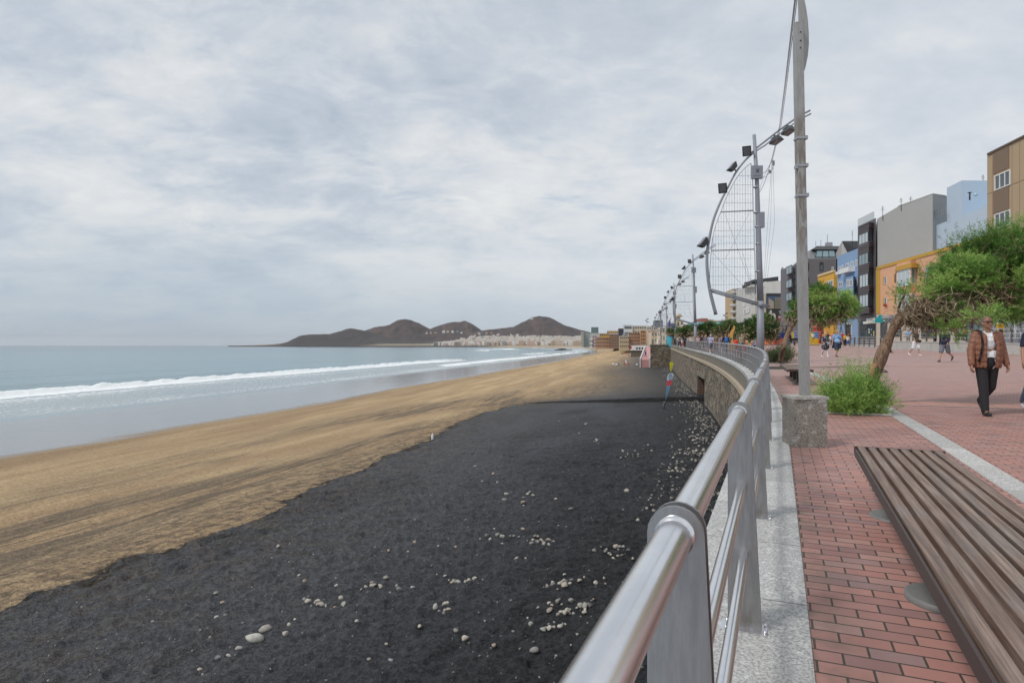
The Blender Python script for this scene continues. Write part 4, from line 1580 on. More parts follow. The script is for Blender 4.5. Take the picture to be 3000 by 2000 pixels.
sb = on_prom(2500, 1212)
shrub((sb.x + .02, sb.y, sb.z), .60, .98, 1150, 34, .05, .0085, rng, 'feathery green tamarisk shrub around the foot of the leaning tree, behind the granite block')
s2 = on_prom(2283, 1062)
shrub((s2.x, s2.y, s2.z), 1.15, 1.15, 900, 26, .085, .016, rng, 'pale feathery tamarisk shrub behind the distant bench', M_LEAFG)


# planting pits: soil set into the pavement with a thin steel edge
def pit(y0, y1, o0, o1, lab, w=.02):
    m = MB()
    m.cur = 0
    c = [offs(y0, o0), offs(y0, o1), offs(y1, o1), offs(y1, o0)]
    z = [float(zp(x, y)) for x, y in c]
    m.add([(x, y, zz + .012) for (x, y), zz in zip(c, z)], [(0, 1, 2, 3)])
    m.build('soil', flat("dark_soil", (.055, .042, .030), .95, var=.5, scale=9, bump=.8, bscale=30, bdist=.02), kind='structure')
    t = thing('pit_edging', lab, 'edging')
    m = MB()
    for i in range(4):
        a = Vector((*c[i], z[i] + .02)); b = Vector((*c[(i + 1) % 4], z[(i + 1) % 4] + .02))
        m.tube([a, b], .022, 4)
    m.build('frame', M_PALE2, t)


M_PALE2 = flat("pale_edging", (.5, .49, .47), .6)
pit(11.75, 15.2, .72, 2.02, 'thin pale edging around the planting pit of the foreground tree')
pit(27.0, 30.5, .5, 2.02, 'thin pale edging around the planting pit beyond the distant bench')


def far_tree(base, tips, lobes, nspray, blades, bl, bw, L, lab, tr=.10, mat=None, nd=260):
    t = thing('tamarisk_tree', lab, 'tree', base, 0, 'tamarisk trees along the promenade')
    B = np.array(base)
    m = MB()
    pts = smooth_pts(tips, 5)
    m.tube(pts, list(np.linspace(tr, tr * .7, len(pts))), 10)
    limb_tubes(m, tips[-1], lobes, rng, 2, tr * .4)
    m.build('trunk', M_BARK, t, org=B)
    V, T = sprays(lobes, nspray, blades, L, bl, bw, rng, up=.5)
    foliage_obj('crown', V, T, mat or M_LEAFD, t, B)
    m = MB()
    lo = [((c[0] - r_[0] * .3, c[1], c[2] - r_[2] * .45), (r_[0] * .8, r_[1] * .8, r_[2] * .45), w) for c, r_, w in lobes]
    twigs_mesh(m, lo, nd, L * 1.3, bw * 1.1, rng, flow=(.3, 0, -.4))
    m.build('dead_twigs', M_TWIG, t, org=B)
    return t


D2 = 28.0
b2 = on_prom(2286, 1060)
l2 = lambda u, v, rx, rz, w=1.0, dd=0: (tuple(P(u, v, D2 + dd)), (rx, rx * .9, rz), w)
far_tree(tuple(b2), [b2, P(2292, 1030, D2), P(2305, 985, D2), P(2322, 950, D2), P(2345, 925, D2)],
         [l2(2400, 890, .75, .38, 1.5), l2(2445, 880, .65, .4, 1.2), l2(2400, 862, .5, .3), l2(2472, 905, .5, .4), l2(2370, 905, .4, .35, .8), l2(2340, 905, .3, .3, .3), l2(2430, 925, .7, .28, 1), l2(2380, 930, .5, .22, .7), l2(2325, 925, .3, .2, .25)],
         2300, 26, .10, .018, .34, 'second leaning tamarisk tree, its rounded crown crossed by the banner mast', .12, mat=M_LEAF, nd=1300)
for k, (D, tb, lobs, lab) in enumerate([
    (58, [(2178, 1022), (2186, 998), (2200, 985)], [(2200, 965, .9, .7), (2225, 955, 1.0, .8), (2250, 962, .9, .8), (2235, 940, .7, .5), (2262, 975, .5, .6), (2190, 975, .5, .5)], 'bushy tamarisk tree seen behind the nearest sail mast'),
    (82, [(2092, 1016), (2097, 998), (2112, 982)], [(2115, 968, 1.0, .6), (2130, 958, 1.2, .7), (2148, 964, .9, .7), (2140, 975, .9, .5)], 'tamarisk tree with a slanting trunk over the strollers, between two masts'),
    (98, [(2046, 1010), (2052, 995), (2062, 982)], [(2054, 970, .9, .7), (2068, 965, 1.2, .8), (2082, 960, 1.0, .8)], 'rusty green tamarisk tree right of the second sail mast'),
    (112, [(1992, 1008), (1998, 996), (2008, 985)], [(2000, 974, 1.1, .7), (2012, 970, 1.3, .9), (2024, 968, 1.1, .8)], 'dark green tamarisk tree left of the second sail mast'),
    (135, [(1969, 1004), (1972, 992), (1974, 985)], [(1970, 972, 1.0, .7), (1980, 971, 1.0, .8)], 'small far tamarisk tree beside the turquoise kiosk')]):
    q = lambda u, v: P(u, v, D)
    x = (tb[0][0] - 1500) / F * D
    b_ = Vector((x, D, float(zp(x, D))))
    far_tree(tuple(b_), [b_] + [q(*t) for t in tb[1:]], [(tuple(q(u, v)), (rx, rx, rz), 1.0) for u, v, rx, rz in lobs], 1100, 16, .20, .05, .5, lab, .16, nd=420)


# ================================================================== SETTING: land across the bay and hills
COAST = [(35, 150), (43.5, 200), (54, 262), (60.5, 291), (93, 500), (101, 760), (140, 1050), (205, 1770), (235, 2300), (190, 2700), (60, 2850), (-150, 2900), (-330, 3000), (-560, 3150), (-1000, 3500), (-1560, 3900), (-1850, 4100), (-1850, 4250), (-1500, 5600), (-500, 6800), (4000, 7400)]
ZA = 238.0


def zprof(pts):
    return [600 + a / 1.809 for a, b in pts], [max(0, (ZA - b)) / 1.809 for a, b in pts]


HILLS = [
    (3900, 420, zprof([(120, 237), (270, 233), (400, 226), (440, 215), (460, 203), (500, 184), (560, 178), (660, 176), (700, 166), (750, 150), (780, 146), (830, 155), (900, 172), (950, 190), (1000, 205), (1080, 222), (1150, 238)])),
    (4500, 430, zprof([(640, 238), (720, 200), (790, 180), (850, 158), (900, 140), (980, 125), (1020, 102), (1060, 98), (1090, 102), (1130, 118), (1170, 140), (1200, 155), (1260, 178), (1330, 205), (1420, 238)])),
    (5000, 420, zprof([(1100, 190), (1150, 168), (1200, 150), (1250, 132), (1300, 119), (1340, 114), (1375, 114), (1420, 130), (1465, 163), (1500, 180), (1560, 215)])),
    (4300, 330, zprof([(860, 238), (960, 205), (1100, 182), (1180, 172), (1300, 172), (1420, 178), (1500, 180), (1650, 186), (1800, 195), (2000, 215), (2200, 238)])),
    (4700, 420, zprof([(1380, 190), (1440, 172), (1500, 160), (1580, 152), (1640, 143), (1690, 120), (1730, 98), (1768, 89), (1830, 98), (1870, 115), (1920, 140), (2000, 165), (2050, 175), (2150, 190), (2350, 215), (2700, 238)]))]


def land_h(X, Y):
    X = np.asarray(X, float); Y = np.asarray(Y, float)
    sd = signed_to_line(X, Y, COAST)
    u = 1500 + F * X / Y
    z = -10 + sst(sd, -3, 7) * 9.6 + .012 * np.clip(sd, 0, 60)
    z = np.where(Y < 1500, np.minimum(z, .35), z)
    town = 52 * sst(Y, 2950, 4200) * sst(u, 1180, 1420) * sst(u, 2300, 1900)
    z = z + town * sst(sd, 20, 120)
    hz = np.zeros_like(z)
    for D, W, (pu, ph) in HILLS:
        h = np.interp(u, pu, ph, left=0, right=0) * D / F
        cut = np.where(Y < D, W * .8, W * 1.2)
        a = np.exp(-(np.abs(Y - D) / cut) ** 1.7)
        er = 1 - .42 * np.abs(fbm(X * .007 + D, Y * .0030, 5, .55) - .5) * 2 * (1 - .8 * np.exp(-((Y - D) / 110) ** 2)) + .05 * (fbm(X * .03 + D, Y * .01, 4) - .5)
        hz = np.maximum(hz, h * a * er)
    return np.where(sd > 0, np.maximum(z, hz * sst(sd, 0, 160) + z * .25), z), sd, u, hz


def m_land():
    m, g, b = new_mat("land_surface")
    tc = g.new('ShaderNodeTexCoord').outputs['Object']
    geo = g.new('ShaderNodeNewGeometry')
    sd = attr(g, 'coast'); hh = attr(g, 'hill')
    n = g.noise(tc, .010, 6, .68, .4)
    n2 = g.noise(tc, .05, 5, .7)
    gul = g.noise(g.mapping(tc, scale=(.02, .003, .004)), 1.0, 6, .7, .8)
    rock = g.mix(g.sstep(n, .35, .65), (.042, .036, .040), (.085, .058, .052))
    rock = g.mix(g.math('MULTIPLY', g.sstep(n2, .5, .7), .5), rock, (.050, .055, .040))
    rock = g.mix(g.math('MULTIPLY', g.sstep(gul, .5, .62), .45), rock, (.13, .092, .078))
    rock = g.mix(g.math('MULTIPLY', g.sstep(g.sep(tc)[1], 3700, 4300, 1, 0), .75), rock, g.mix(n2, (.030, .030, .034), (.062, .056, .054)))
    grd = g.mix(n2, (.22, .19, .15), (.30, .26, .20))
    c = g.mix(g.sstep(hh, 5, 16), grd, rock)
    sand = (.42, .32, .21)
    shore = g.sstep(sd, 60, 20)
    c = g.mix(g.math('MULTIPLY', g.sstep(sd, 70, 20), g.sstep(hh, 14, 4, 0, 1)), c, sand)
    dark = g.math('MULTIPLY', g.sstep(sd, 55, 15), g.sstep(g.sep(tc)[0], 0, -160))
    c = g.mix(g.math('MULTIPLY', dark, .9), c, (.045, .042, .042))
    g.link(c, b.inputs['Base Color']); b.inputs['Roughness'].default_value = .95
    g.link(g.bump(g.math('ADD', n, n2), .7, 14), b.inputs['Normal'])
    return m


def build_land():
    uu = np.concatenate([np.linspace(560, 2300, 760), np.linspace(2310, 4200, 60)])
    dd = np.concatenate([np.geomspace(158, 2500, 140, endpoint=False), np.linspace(2500, 5600, 170), np.linspace(5650, 7500, 10)])
    D, U = np.meshgrid(dd, uu, indexing='ij')
    X = (U - 1500) / F * D; Y = D
    Z, sd, u, hz = land_h(X, Y)
    me = np_mesh('land', np.stack([X, Y, Z], -1).reshape(-1, 3), grid_faces(len(dd), len(uu))[:, ::-1], m_land(), attrs=dict(coast=sd, hill=hz))
    link_mesh('land', me, kind='structure')


build_land()


def m_facade(name, wall_cols, sx, sz):
    """small far-away facade: rows of window openings as a procedural pattern"""
    m, g, b = new_mat(name)
    uv = g.new('ShaderNodeTexCoord').outputs['Object']
    x, y, z = g.sep(uv)
    oi = g.new('ShaderNodeObjectInfo').outputs['Random']
    q = g.math('ADD', g.math('ADD', x, g.math('MULTIPLY', y, .6)), 50.0)
    fx = g.math('FRACT', g.math('DIVIDE', q, sx)); fz = g.math('FRACT', g.math('DIVIDE', g.math('ADD', z, 60.0), sz))
    ix = g.math('LESS_THAN', g.math('ABSOLUTE', g.math('SUBTRACT', fx, .5)), .27)
    iz = g.math('LESS_THAN', g.math('ABSOLUTE', g.math('SUBTRACT', fz, .5)), .24)
    nz = g.math('LESS_THAN', g.sep(g.new('ShaderNodeNewGeometry').outputs['Normal'])[2], .5)
    w = g.math('MULTIPLY', g.math('MULTIPLY', ix, iz), nz)
    wall = g.ramp(oi, [(i / max(1, len(wall_cols) - 1), c) for i, c in enumerate(wall_cols)], 'CONSTANT')
    c = g.mix(g.math('MULTIPLY', w, .8), wall, (.12, .13, .15))
    g.link(c, b.inputs['Base Color']); b.inputs['Roughness'].default_value = .8
    return m


M_TOWN = m_facade("town_facades", [(.75, .73, .70), (.52, .40, .28), (.78, .77, .75), (.30, .29, .29), (.62, .50, .40), (.80, .79, .77), (.42, .27, .18), (.72, .72, .72), (.22, .25, .28), (.58, .42, .36), (.76, .73, .68)], 3.6, 3.1)
tr_rng = np.random.default_rng(21)


def block_mesh(w, dp, h, step=0.0):
    m = MB()
    m.prism([(-w / 2, -dp / 2), (w / 2, -dp / 2), (w / 2, dp / 2), (-w / 2, dp / 2)], -4, h)
    m.prism([(-w * .2, -dp * .25), (w * .22, -dp * .25), (w * .22, dp * .25), (-w * .2, dp * .25)], h, h + 2.6)
    if step:
        m.prism([(-w * .5, -dp / 2 - 1.2), (w * .5, -dp / 2 - 1.2), (w * .5, -dp / 2), (-w * .5, -dp / 2)], 2.2, h - 3)
    return m.mesh('town_block', M_TOWN)


BLK = [block_mesh(12, 12, 10), block_mesh(16, 12, 13), block_mesh(9, 10, 12), block_mesh(20, 14, 16, 1), block_mesh(14, 12, 8), block_mesh(11, 11, 15)]
BIG = [block_mesh(34, 14, 34, 1), block_mesh(26, 14, 30, 1), block_mesh(40, 15, 28, 1), block_mesh(18, 14, 24, 1)]
spots = []
for i in range(900):
    u = 1268 + 445 * tr_rng.random() ** .9
    t = tr_rng.random() ** 1.3
    d = 2960 + t * 1250 if u > 1350 else 3080 + t * 620
    spots.append((u, d))
spots = [(u, d) for u, d in spots if d < 2960 + 1250 * float(sst(u, 1240, 1480)) + 420]
spots.sort(key=lambda s: s[1])
n_t = 0
stuffV = []
for u, d in spots:
    x = (u - 1500) / F * d
    h_, sd_, _, hz_ = land_h(np.array([x]), np.array([d]))
    if sd_[0] < 40: continue
    if n_t < 215:
        o = bpy.data.objects.new('apartment_block', BLK[tr_rng.integers(0, len(BLK))]); COL.objects.link(o)
        o.location = (x, d, float(h_[0])); o.rotation_euler = (0, 0, tr_rng.uniform(-.3, .3))
        tag(o, 'small pale apartment block in the dense town at the foot of the far hills', 'building', 'pale apartment blocks of the far town')
        n_t += 1
    else:
        stuffV.append((x, d, float(h_[0])))
m_ = MB()
for x, d, z in stuffV:
    w = tr_rng.uniform(9, 18); h = tr_rng.uniform(7, 15)
    m_.prism([(x - w / 2, d - 6), (x + w / 2, d - 6), (x + w / 2, d + 6), (x - w / 2, d + 6)], z - 4, z + h)
m_.build('distant_town', flat("distant_town_plaster", (.62, .58, .53), .85, var=.7, scale=.03), kind='stuff', label='mass of pale houses climbing the slope behind the far town', category='town')
ORD = ['first', 'second', 'third', 'fourth', 'fifth', 'sixth', 'seventh', 'eighth', 'ninth', 'tenth', 'eleventh', 'twelfth', 'thirteenth', 'fourteenth', 'fifteenth', 'sixteenth']
TW = [1527, 1556, 1601, 1622, 1638, 1655, 1672, 1690, 1579, 1505, 1480, 1400, 1340]
RH = [1250, 1262, 1276, 1300, 1312, 1326, 1340, 1352, 1412, 1425, 1440, 1496, 1376, 1388, 1420, 1434]
for i, (u, d, k) in enumerate([(1527, 2900, 1), (1556, 2870, 2), (1601, 2860, 3), (1622, 2880, 1), (1638, 2850, 0), (1655, 2870, 3), (1672, 2850, 1), (1690, 2840, 2), (1579, 2900, 3), (1505, 2930, 3), (1480, 2960, 3), (1400, 3120, 2), (1340, 3150, 3)]):
    x = (u - 1500) / F * d
    o = bpy.data.objects.new('apartment_tower', BIG[k]); COL.objects.link(o)
    o.location = (x, d, 0.2); o.scale = (.9, 1, .74)
    tag(o, ORD[sorted(TW).index(u)] + ' from the left of the tall grey towers on the far seafront', 'building', 'seafront towers of the far town')
# white buildings on the ridge and the mast house on the right hill
for i, (u, v, d, k) in enumerate([(1250, 968, 4250, 0), (1262, 966, 4250, 0), (1276, 967, 4250, 4), (1300, 965, 4250, 3), (1312, 965, 4250, 1), (1326, 966, 4250, 1), (1340, 967, 4250, 3), (1352, 966, 4250, 4), (1412, 972, 4250, 4), (1425, 972, 4250, 4), (1440, 973, 4250, 0), (1496, 970, 4350, 2), (1376, 982, 4100, 2), (1388, 983, 4100, 1), (1420, 984, 4080, 3), (1434, 984, 4080, 1)]):
    x = (u - 1500) / F * d
    o = bpy.data.objects.new('hillside_house', BLK[k]); COL.objects.link(o)
    o.location = (x, d, float(land_h(np.array([x]), np.array([d]))[0][0]) - 1)
    tag(o, ORD[sorted(RH).index(u)] + ' from the left of the white houses on the low ridge between the hills', 'building', 'white houses on the ridge')
for u, d, lab, hh in ((1557, 4640, 'white signal station with a tall mast on the shoulder of the right-hand hill', 34), (1355, 5000, 'thin aerial mast on the summit of the middle hill', 22)):
    x = (u - 1500) / F * d; z = float(land_h(np.array([x]), np.array([d]))[0][0])
    t = thing('signal_station', lab, 'mast', (x, d, z))
    m_ = MB(); m_.tube([(0, 0, -2), (0, 0, hh)], [2.2, .8], 6); m_.build('aerial', M_CONC2, t)
    m_ = MB(); m_.box((6 if hh > 30 else 0, 0, 3), (22 if hh > 30 else 6, 8, 9)); m_.build('station_house', flat("white_plaster", (.7, .69, .66), .8), t)

# ================================================================== buildings near the promenade
GLASS = flat("window_glass", (.055, .075, .085), .08, var=.3, scale=1.5, spec=.9)
GLASSB = flat("bluish_glass", (.16, .24, .27), .10, var=.35, scale=.8, spec=.9)
CURT = flat("curtained_glass", (.42, .50, .54), .2, var=.2, scale=1.2, spec=.8)
FR_W = flat("white_frame", (.68, .70, .71), .5)
FR_D = flat("dark_frame", (.035, .037, .042), .45)


def ray_line(u, p0, p1):
    """plan point where the vertical plane through pixel column u meets line p0-p1"""
    k = (u - 1500) / F
    (x0, y0), (x1, y1) = p0, p1
    dx, dy = x1 - x0, y1 - y0
    t = (k * y0 - x0) / (dx - k * dy)
    return x0 + dx * t, y0 + dy * t, t


FL0 = (35.7, 0.0); FDIR = (.144, 1.0)


def FO(u, o=0.0):
    """point on the facade line (o metres in front of it) at pixel column u"""
    q = o * math.sqrt(1 + .144 ** 2)
    p0 = (35.7 - q, 0.0)
    x, y, t = ray_line(u, p0, (p0[0] + .144, 1.0))
    return x, y


INL = Vector((1, -.144)).normalized()


def inl(p, d):
    return (p[0] + INL.x * d, p[1] + INL.y * d)


class Bld:
    def __init__(s, name, label, org, cat='building'):
        s.o = thing(name, label, cat, org)
        s.org = org

    def prism(s, name, poly, z0, z1, mat, parent=None):
        a = sum(poly[i][0] * poly[(i + 1) % len(poly)][1] - poly[(i + 1) % len(poly)][0] * poly[i][1] for i in range(len(poly)))
        if a < 0:
            poly = poly[::-1]
            if hasattr(z1, '__len__'): z1 = z1[::-1]
        m = MB(); m.prism(poly, z0, z1)
        return m.build(name, mat, parent or s.o, org=s.org)

    def win(s, p0, p1, u0, v0, u1, v1, fm=None, gm=None, mull=1, trans=0, fw=.07, proud=.05, name='window', depth=None):
        """window seen between pixel columns/rows on the wall p0-p1 (p0 left as seen)"""
        a = ray_line(u0, p0, p1); b = ray_line(u1, p0, p1)
        A = Vector((a[0], a[1])); B = Vector((b[0], b[1]))
        mid = (A + B) / 2
        zt = EYE - (v0 - 1011.5) / F * mid.y; zb = EYE - (v1 - 1011.5) / F * mid.y
        d = (B - A); w = d.length; d /= w
        nrm = Vector((d.y, -d.x))
        if nrm.dot(mid) > 0: nrm = -nrm
        h = zt - zb; rz = math.atan2(d.y, d.x)
        c = mid + nrm * (proud / 2)
        m = MB()
        cz = (zt + zb) / 2
        m.box((c.x, c.y, zt - fw / 2), (w, proud, fw), rz); m.box((c.x, c.y, zb + fw / 2), (w, proud, fw), rz)
        for sgn in (-1, 1):
            q = c + d * sgn * (w / 2 - fw / 2); m.box((q.x, q.y, cz), (fw, proud, h - 2 * fw), rz)
        for k in range(1, mull + 1):
            q = c + d * (-w / 2 + w * k / (mull + 1)); m.box((q.x, q.y, cz), (fw, proud - .006, h - 2 * fw), rz)
        for k in range(1, trans + 1):
            m.box((c.x, c.y, zb + h * k / (trans + 1)), (w - 2 * fw, proud - .012, fw), rz)
        o = m.build(name, fm or FR_W, s.o, org=s.org)
        m = MB(); q = mid + nrm * .012
        m.box((q.x, q.y, cz), (w - .02, .02, h - .02), rz)
        m.build('pane', gm or GLASS, o, org=s.org)
        return o

    def slab(s, name, p0, p1, u0, v0, u1, v1, thick, mat, back=0.0):
        a = ray_line(u0, p0, p1); b = ray_line(u1, p0, p1)
        A = Vector((a[0], a[1])); B = Vector((b[0], b[1])); mid = (A + B) / 2
        d = (B - A); w = d.length; d /= w
        nrm = Vector((d.y, -d.x))
        if nrm.dot(mid) > 0: nrm = -nrm
        zt = EYE - (v0 - 1011.5) / F * mid.y; zb = EYE - (v1 - 1011.5) / F * mid.y
        c = mid + nrm * (thick / 2 - back)
        m = MB(); m.box((c.x, c.y, (zt + zb) / 2), (w, thick, zt - zb), math.atan2(d.y, d.x))
        return m.build(name, mat, s.o, org=s.org)


def zat(v, d): return EYE - (v - 1011.5) / F * d


def org_of(p): return (p[0], p[1], float(zp(p[0], p[1])))


# --- peach building
pc = flat("peach_plaster", (.66, .38, .235), .85, var=.07, scale=.5, stain=(.5, .2, (.5, .30, .2)))
oc = flat("ochre_trim", (.50, .30, .05), .8, var=.1)
cream = flat("cream_plaster", (.52, .46, .38), .85, var=.12, scale=.8)
gw = flat("grey_white_render", (.36, .36, .37), .85, var=.12)
a0, a1 = FO(2567), FO(2893)
pb_ = Bld('peach_building', 'three storey peach building with ochre trim and bay windows behind the leaning tree', org_of(a0))
pb_.prism('wall', [a0, a1, inl(a1, 8), inl(a0, 8)], 4.9, 11.2, pc)
pb_.prism('ground_floor', [a0, a1, inl(a1, 8), inl(a0, 8)], .6, 4.9, cream)
f0, f1 = FO(2567, .09), FO(2893, .09)
pb_.prism('cornice', [f0, f1, inl(f1, .6), inl(f0, .6)], 11.2, 11.55, oc)
f0, f1 = FO(2567, .12), FO(2893, .12)
pb_.prism('ledge', [f0, f1, inl(f1, .4), inl(f0, .4)], 4.75, 5.15, gw)
pb_.slab('corner_strip', a0, a1, 2567.3, 790, 2579, 918, .06, oc)
pb_.slab('shop_fascia', a0, a1, 2596, 925, 2760, 938, .10, flat("slate_fascia", (.09, .12, .16), .5))
sg = flat("teal_sign", (.03, .42, .48), .4)
so = MB()
c = FO(2579, .35); cz = zat(938, c[1])
for rr in (1.0,):
    pts = []
    for k in range(15):
        an = PI * k / 14
        pts.append((math.cos(an) * .72, math.sin(an) * .78 + (.25 if 5 < k < 9 else 0)))
    vs = [(c[0] + x, c[1], cz - .3 + z) for x, z in pts] + [(c[0] + x, c[1] + .06, cz - .3 + z) for x, z in pts]
    n = len(pts)
    so.add(vs, [tuple(range(n)), tuple(reversed(range(n, 2 * n)))] + [((i + 1) % n, i, n + i, n + (i + 1) % n) for i in range(n)])
so.build('round_sign', sg, pb_.o, org=pb_.org)
for r_ in ((2586.5, 809, 2597.5, 834), (2586.5, 871, 2598, 895)):
    pb_.slab('window_reveal', a0, a1, r_[0], r_[1], r_[2], r_[3], .02, oc)
    pb_.win(a0, a1, r_[0] + 5, r_[1] + 1, r_[2], r_[3] - 1, mull=0, fw=.05, proud=.06)
for r_ in ((2619, 802, 2626, 828), (2620, 864, 2626, 890)):
    pb_.slab('window_reveal', a0, a1, r_[0], r_[1], r_[2], r_[3], .02, oc)
    pb_.win(a0, a1, r_[0] + 3.5, r_[1] + 1, r_[2], r_[3] - 1, FR_D, mull=0, fw=.04, proud=.06)
w0, w1, w2, w3 = FO(2624.5), FO(2628, .75), FO(2667, .75), FO(2683)
pb_.prism('bay', [w0, w1, w2, w3, inl(w3, .3), inl(w0, .3)], 5.15, 11.0, pc)
g0, g1, g2, g3 = FO(2622.5, .0), FO(2626, .92), FO(2670, .92), FO(2691)
pb_.prism('bay_cornice', [g0, g1, g2, g3, inl(g3, .3), inl(g0, .3)], 10.15, 10.65, oc)
pb_.win(w1, w2, 2629.5, 789, 2666, 838, gm=CURT, mull=2, fw=.10); pb_.win(w2, w3, 2667.5, 783, 2681, 832, gm=GLASSB, mull=0, fw=.10)
pb_.win(w1, w2, 2630.5, 860, 2667, 912, gm=CURT, mull=2, fw=.10); pb_.win(w2, w3, 2668.5, 858, 2681, 908, gm=GLASSB, mull=0, fw=.10)
pb_.win(a0, a1, 2711, 780, 2740, 824, gm=GLASSB, mull=0, fw=.12)
pb_.win(a0, a1, 2750, 772, 2790, 822, gm=GLASSB, mull=1, fw=.12)
pb_.slab('arched_door', a0, a1, 2580, 942, 2600, 990, .05, flat("grille_dark", (.06, .065, .07), .5))
pb_.win(a0, a1, 2618, 942, 2640, 985, FR_D, mull=1, name='shop_window')
pb_.win(a0, a1, 2700, 940, 2745, 990, FR_D, mull=2, name='shop_window')
pb_.win(a0, a1, 2830, 930, 2890, 1000, FR_D, GLASSB, mull=2, name='shop_window')
m_ = MB()
for i in range(14):
    c = FO(2593.5 + random.uniform(-5, 4), .18); m_.ball((c[0], c[1], zat(893, c[1]) + random.uniform(-.15, .15)), .09, 6, 4)
m_.build('flower_box', flat("red_flowers", (.30, .05, .03), .8, var=.5, scale=9), pb_.o, org=pb_.org)
# white roof house
wb0, wb1 = (inl(FO(2645), 5)), (inl(FO(2880), 5))
wl = flat("white_plaster2", (.66, .68, .69), .8, var=.06)
wr = Bld('white_roof_house', 'low white rooftop house showing between the peach cornice and the blue wall', (wb0[0], wb0[1], 11.2))
wr.prism('wall', [wb0, wb1, inl(wb1, 2.5), inl(wb0, 2.5)], 11.2, [11.9, 14.4, 14.4, 13.2], wl)
wc_ = inl(FO(2815), 4.5); m_ = MB(); m_.box((wc_[0], wc_[1], 14.2), (2.0, 1.0, 2.4)); m_.build('chimney', wl, wr.o, org=wr.org)
wr.slab('hatch', wb0, wb1, 2657, 745, 2690, 740, .3, FR_D)

# --- tan tower at the right edge
tanm = flat("tan_panel", (.40, .31, .20), .85, var=.10, scale=.8, stain=(.6, .25, (.33, .25, .16)))
ribm = flat("brown_ribbed_panel", (.20, .145, .105), .9, var=.2, scale=18)
t0, t1 = FO(2892), FO(3350)
tt = Bld('tan_office_block', 'tall tan concrete block with brown ribbed panels at the right edge', org_of(t0))
ztop = 18.95
tt.prism('wall', [t0, t1, inl(t1, 14), inl(t0, 14)], 4.2, ztop, tanm)
tt.prism('shop_front', [t0, t1, inl(t1, 14), inl(t0, 14)], .5, 4.2, flat("grey_shopfront", (.25, .26, .28), .6))
q0, q1 = FO(2891, .12), FO(3352, .12)
tt.prism('parapet', [q0, q1, inl(q1, .5), inl(q0, .5)], ztop, ztop + .18, flat("dark_coping", (.12, .09, .07), .8))


def zrow(v0, u0, u):        # follow the perspective of a horizontal line on the facade
    d0 = FO(u0)[1]; d1 = FO(u)[1]
    return 1011.5 + (v0 - 1011.5) * d0 / d1


def panel_at(ua, ub, za, zb, mat, nm, parent, off=.03):
    p, q = FO(ua, off), FO(ub, off)
    m = MB(); m.prism([p, q, inl(q, off + .05), inl(p, off + .05)], za, zb)
    return m.build(nm, mat, parent.o, org=parent.org)


dcol = FO(2935)[1]
rows = [(ztop - .15, ztop - 2.05 + .05, 'p'), (ztop - 2.2, ztop - 3.55, 'w'), (ztop - 3.6, ztop - 5.6, 'p'), (ztop - 5.7, ztop - 7.05, 'w'), (ztop - 7.1, ztop - 9.1, 'p'), (ztop - 9.2, ztop - 10.6, 'w'), (ztop - 10.7, ztop - 12.6, 'p')]
for ca, cb in ((2909, 2961), (3010, 3070), (3120, 3200)):
    for za, zb, kd in rows:
        if kd == 'p':
            panel_at(ca, cb - 6, zb, za, ribm, 'ribbed_panel', tt, .05)
        else:
            p0_, p1_ = FO(2892), FO(3350)
            ua, ub = ca + 7, cb
            dm = (FO(ua)[1] + FO(ub)[1]) / 2
            tt.win(p0_, p1_, ua, 1011.5 - (za - EYE) * F / dm, ub, 1011.5 - (zb - EYE) * F / dm, mull=2, fw=.09, proud=.08)
for z in (ztop - 3.58, ztop - 7.08, ztop - 10.65, 5.5):
    panel_at(2892.5, 3345, z - .03, z + .03, flat("panel_joint", (.20, .15, .10), .9), 'panel_joint', tt, .012)
for u in (2906, 2964, 2986, 3075):
    panel_at(u, u + 1.3, 4.3, ztop - .1, flat("panel_joint_v", (.33, .19, .13), .9), 'panel_joint', tt, .014)

# --- light blue building
lb = flat("light_blue_plaster", (.43, .54, .66), .85, var=.06, scale=.6)
lb2 = lb
A_, B_ = (52.7, 79.0), (50.4, 66.4)
bb = Bld('light_blue_building', 'light blue windowless building with a higher stair block behind the tree crown', (52, 73, 1.2))
C_ = (B_[0] + 14, B_[1] - 2); D_ = (A_[0] + 14, A_[1] - 2)
bb.prism('wall', [B_, C_, D_, A_], 1.2, 16.2, lb)
a_ = ray_line(2774, A_, B_); b_ = ray_line(2818, A_, B_)
h1 = 19.2
cc_ = (b_[0] + 6.5, b_[1] - .1)
bb.prism('stair_block', [(a_[0], a_[1]), (b_[0], b_[1]), (b_[0] + 8.2, b_[1] + .0), (a_[0] + 8.2, a_[1])], 16.2, h1 + 1.0, lb)
m_ = MB(); c = P(2841, 577, 71.0); m_.tube([c - Vector((0, 0, .35)), c + Vector((0, 0, .45))], .08, 8); m_.box(c + Vector((0, 0, .48)), (.3, .3, .07)); m_.build('vent_pipe', M_DARK, bb.o, org=bb.org)
m_ = MB(); c = P(2858, 571, 71.0); m_.lathe([(.02, 0), (.16, .05), (.2, .1)], c, 14, axis=(-.4, -1, .2)); m_.build('satellite_dish', lb, bb.o, org=bb.org)
m_ = MB()
p, q = P(2738, 628, 78.0), P(2772, 612, 74.5)
for k in range(6): r_ = lerp(p, q, k / 5); m_.tube([r_ - Vector((0, 0, .5)), r_ + Vector((0, 0, .4))], .04, 4)
m_.tube([p + Vector((0, 0, .4)), q + Vector((0, 0, .4))], .04, 4); m_.tube([p, q], .03, 4); m_.build('roof_railing', M_GALV, bb.o, org=bb.org)

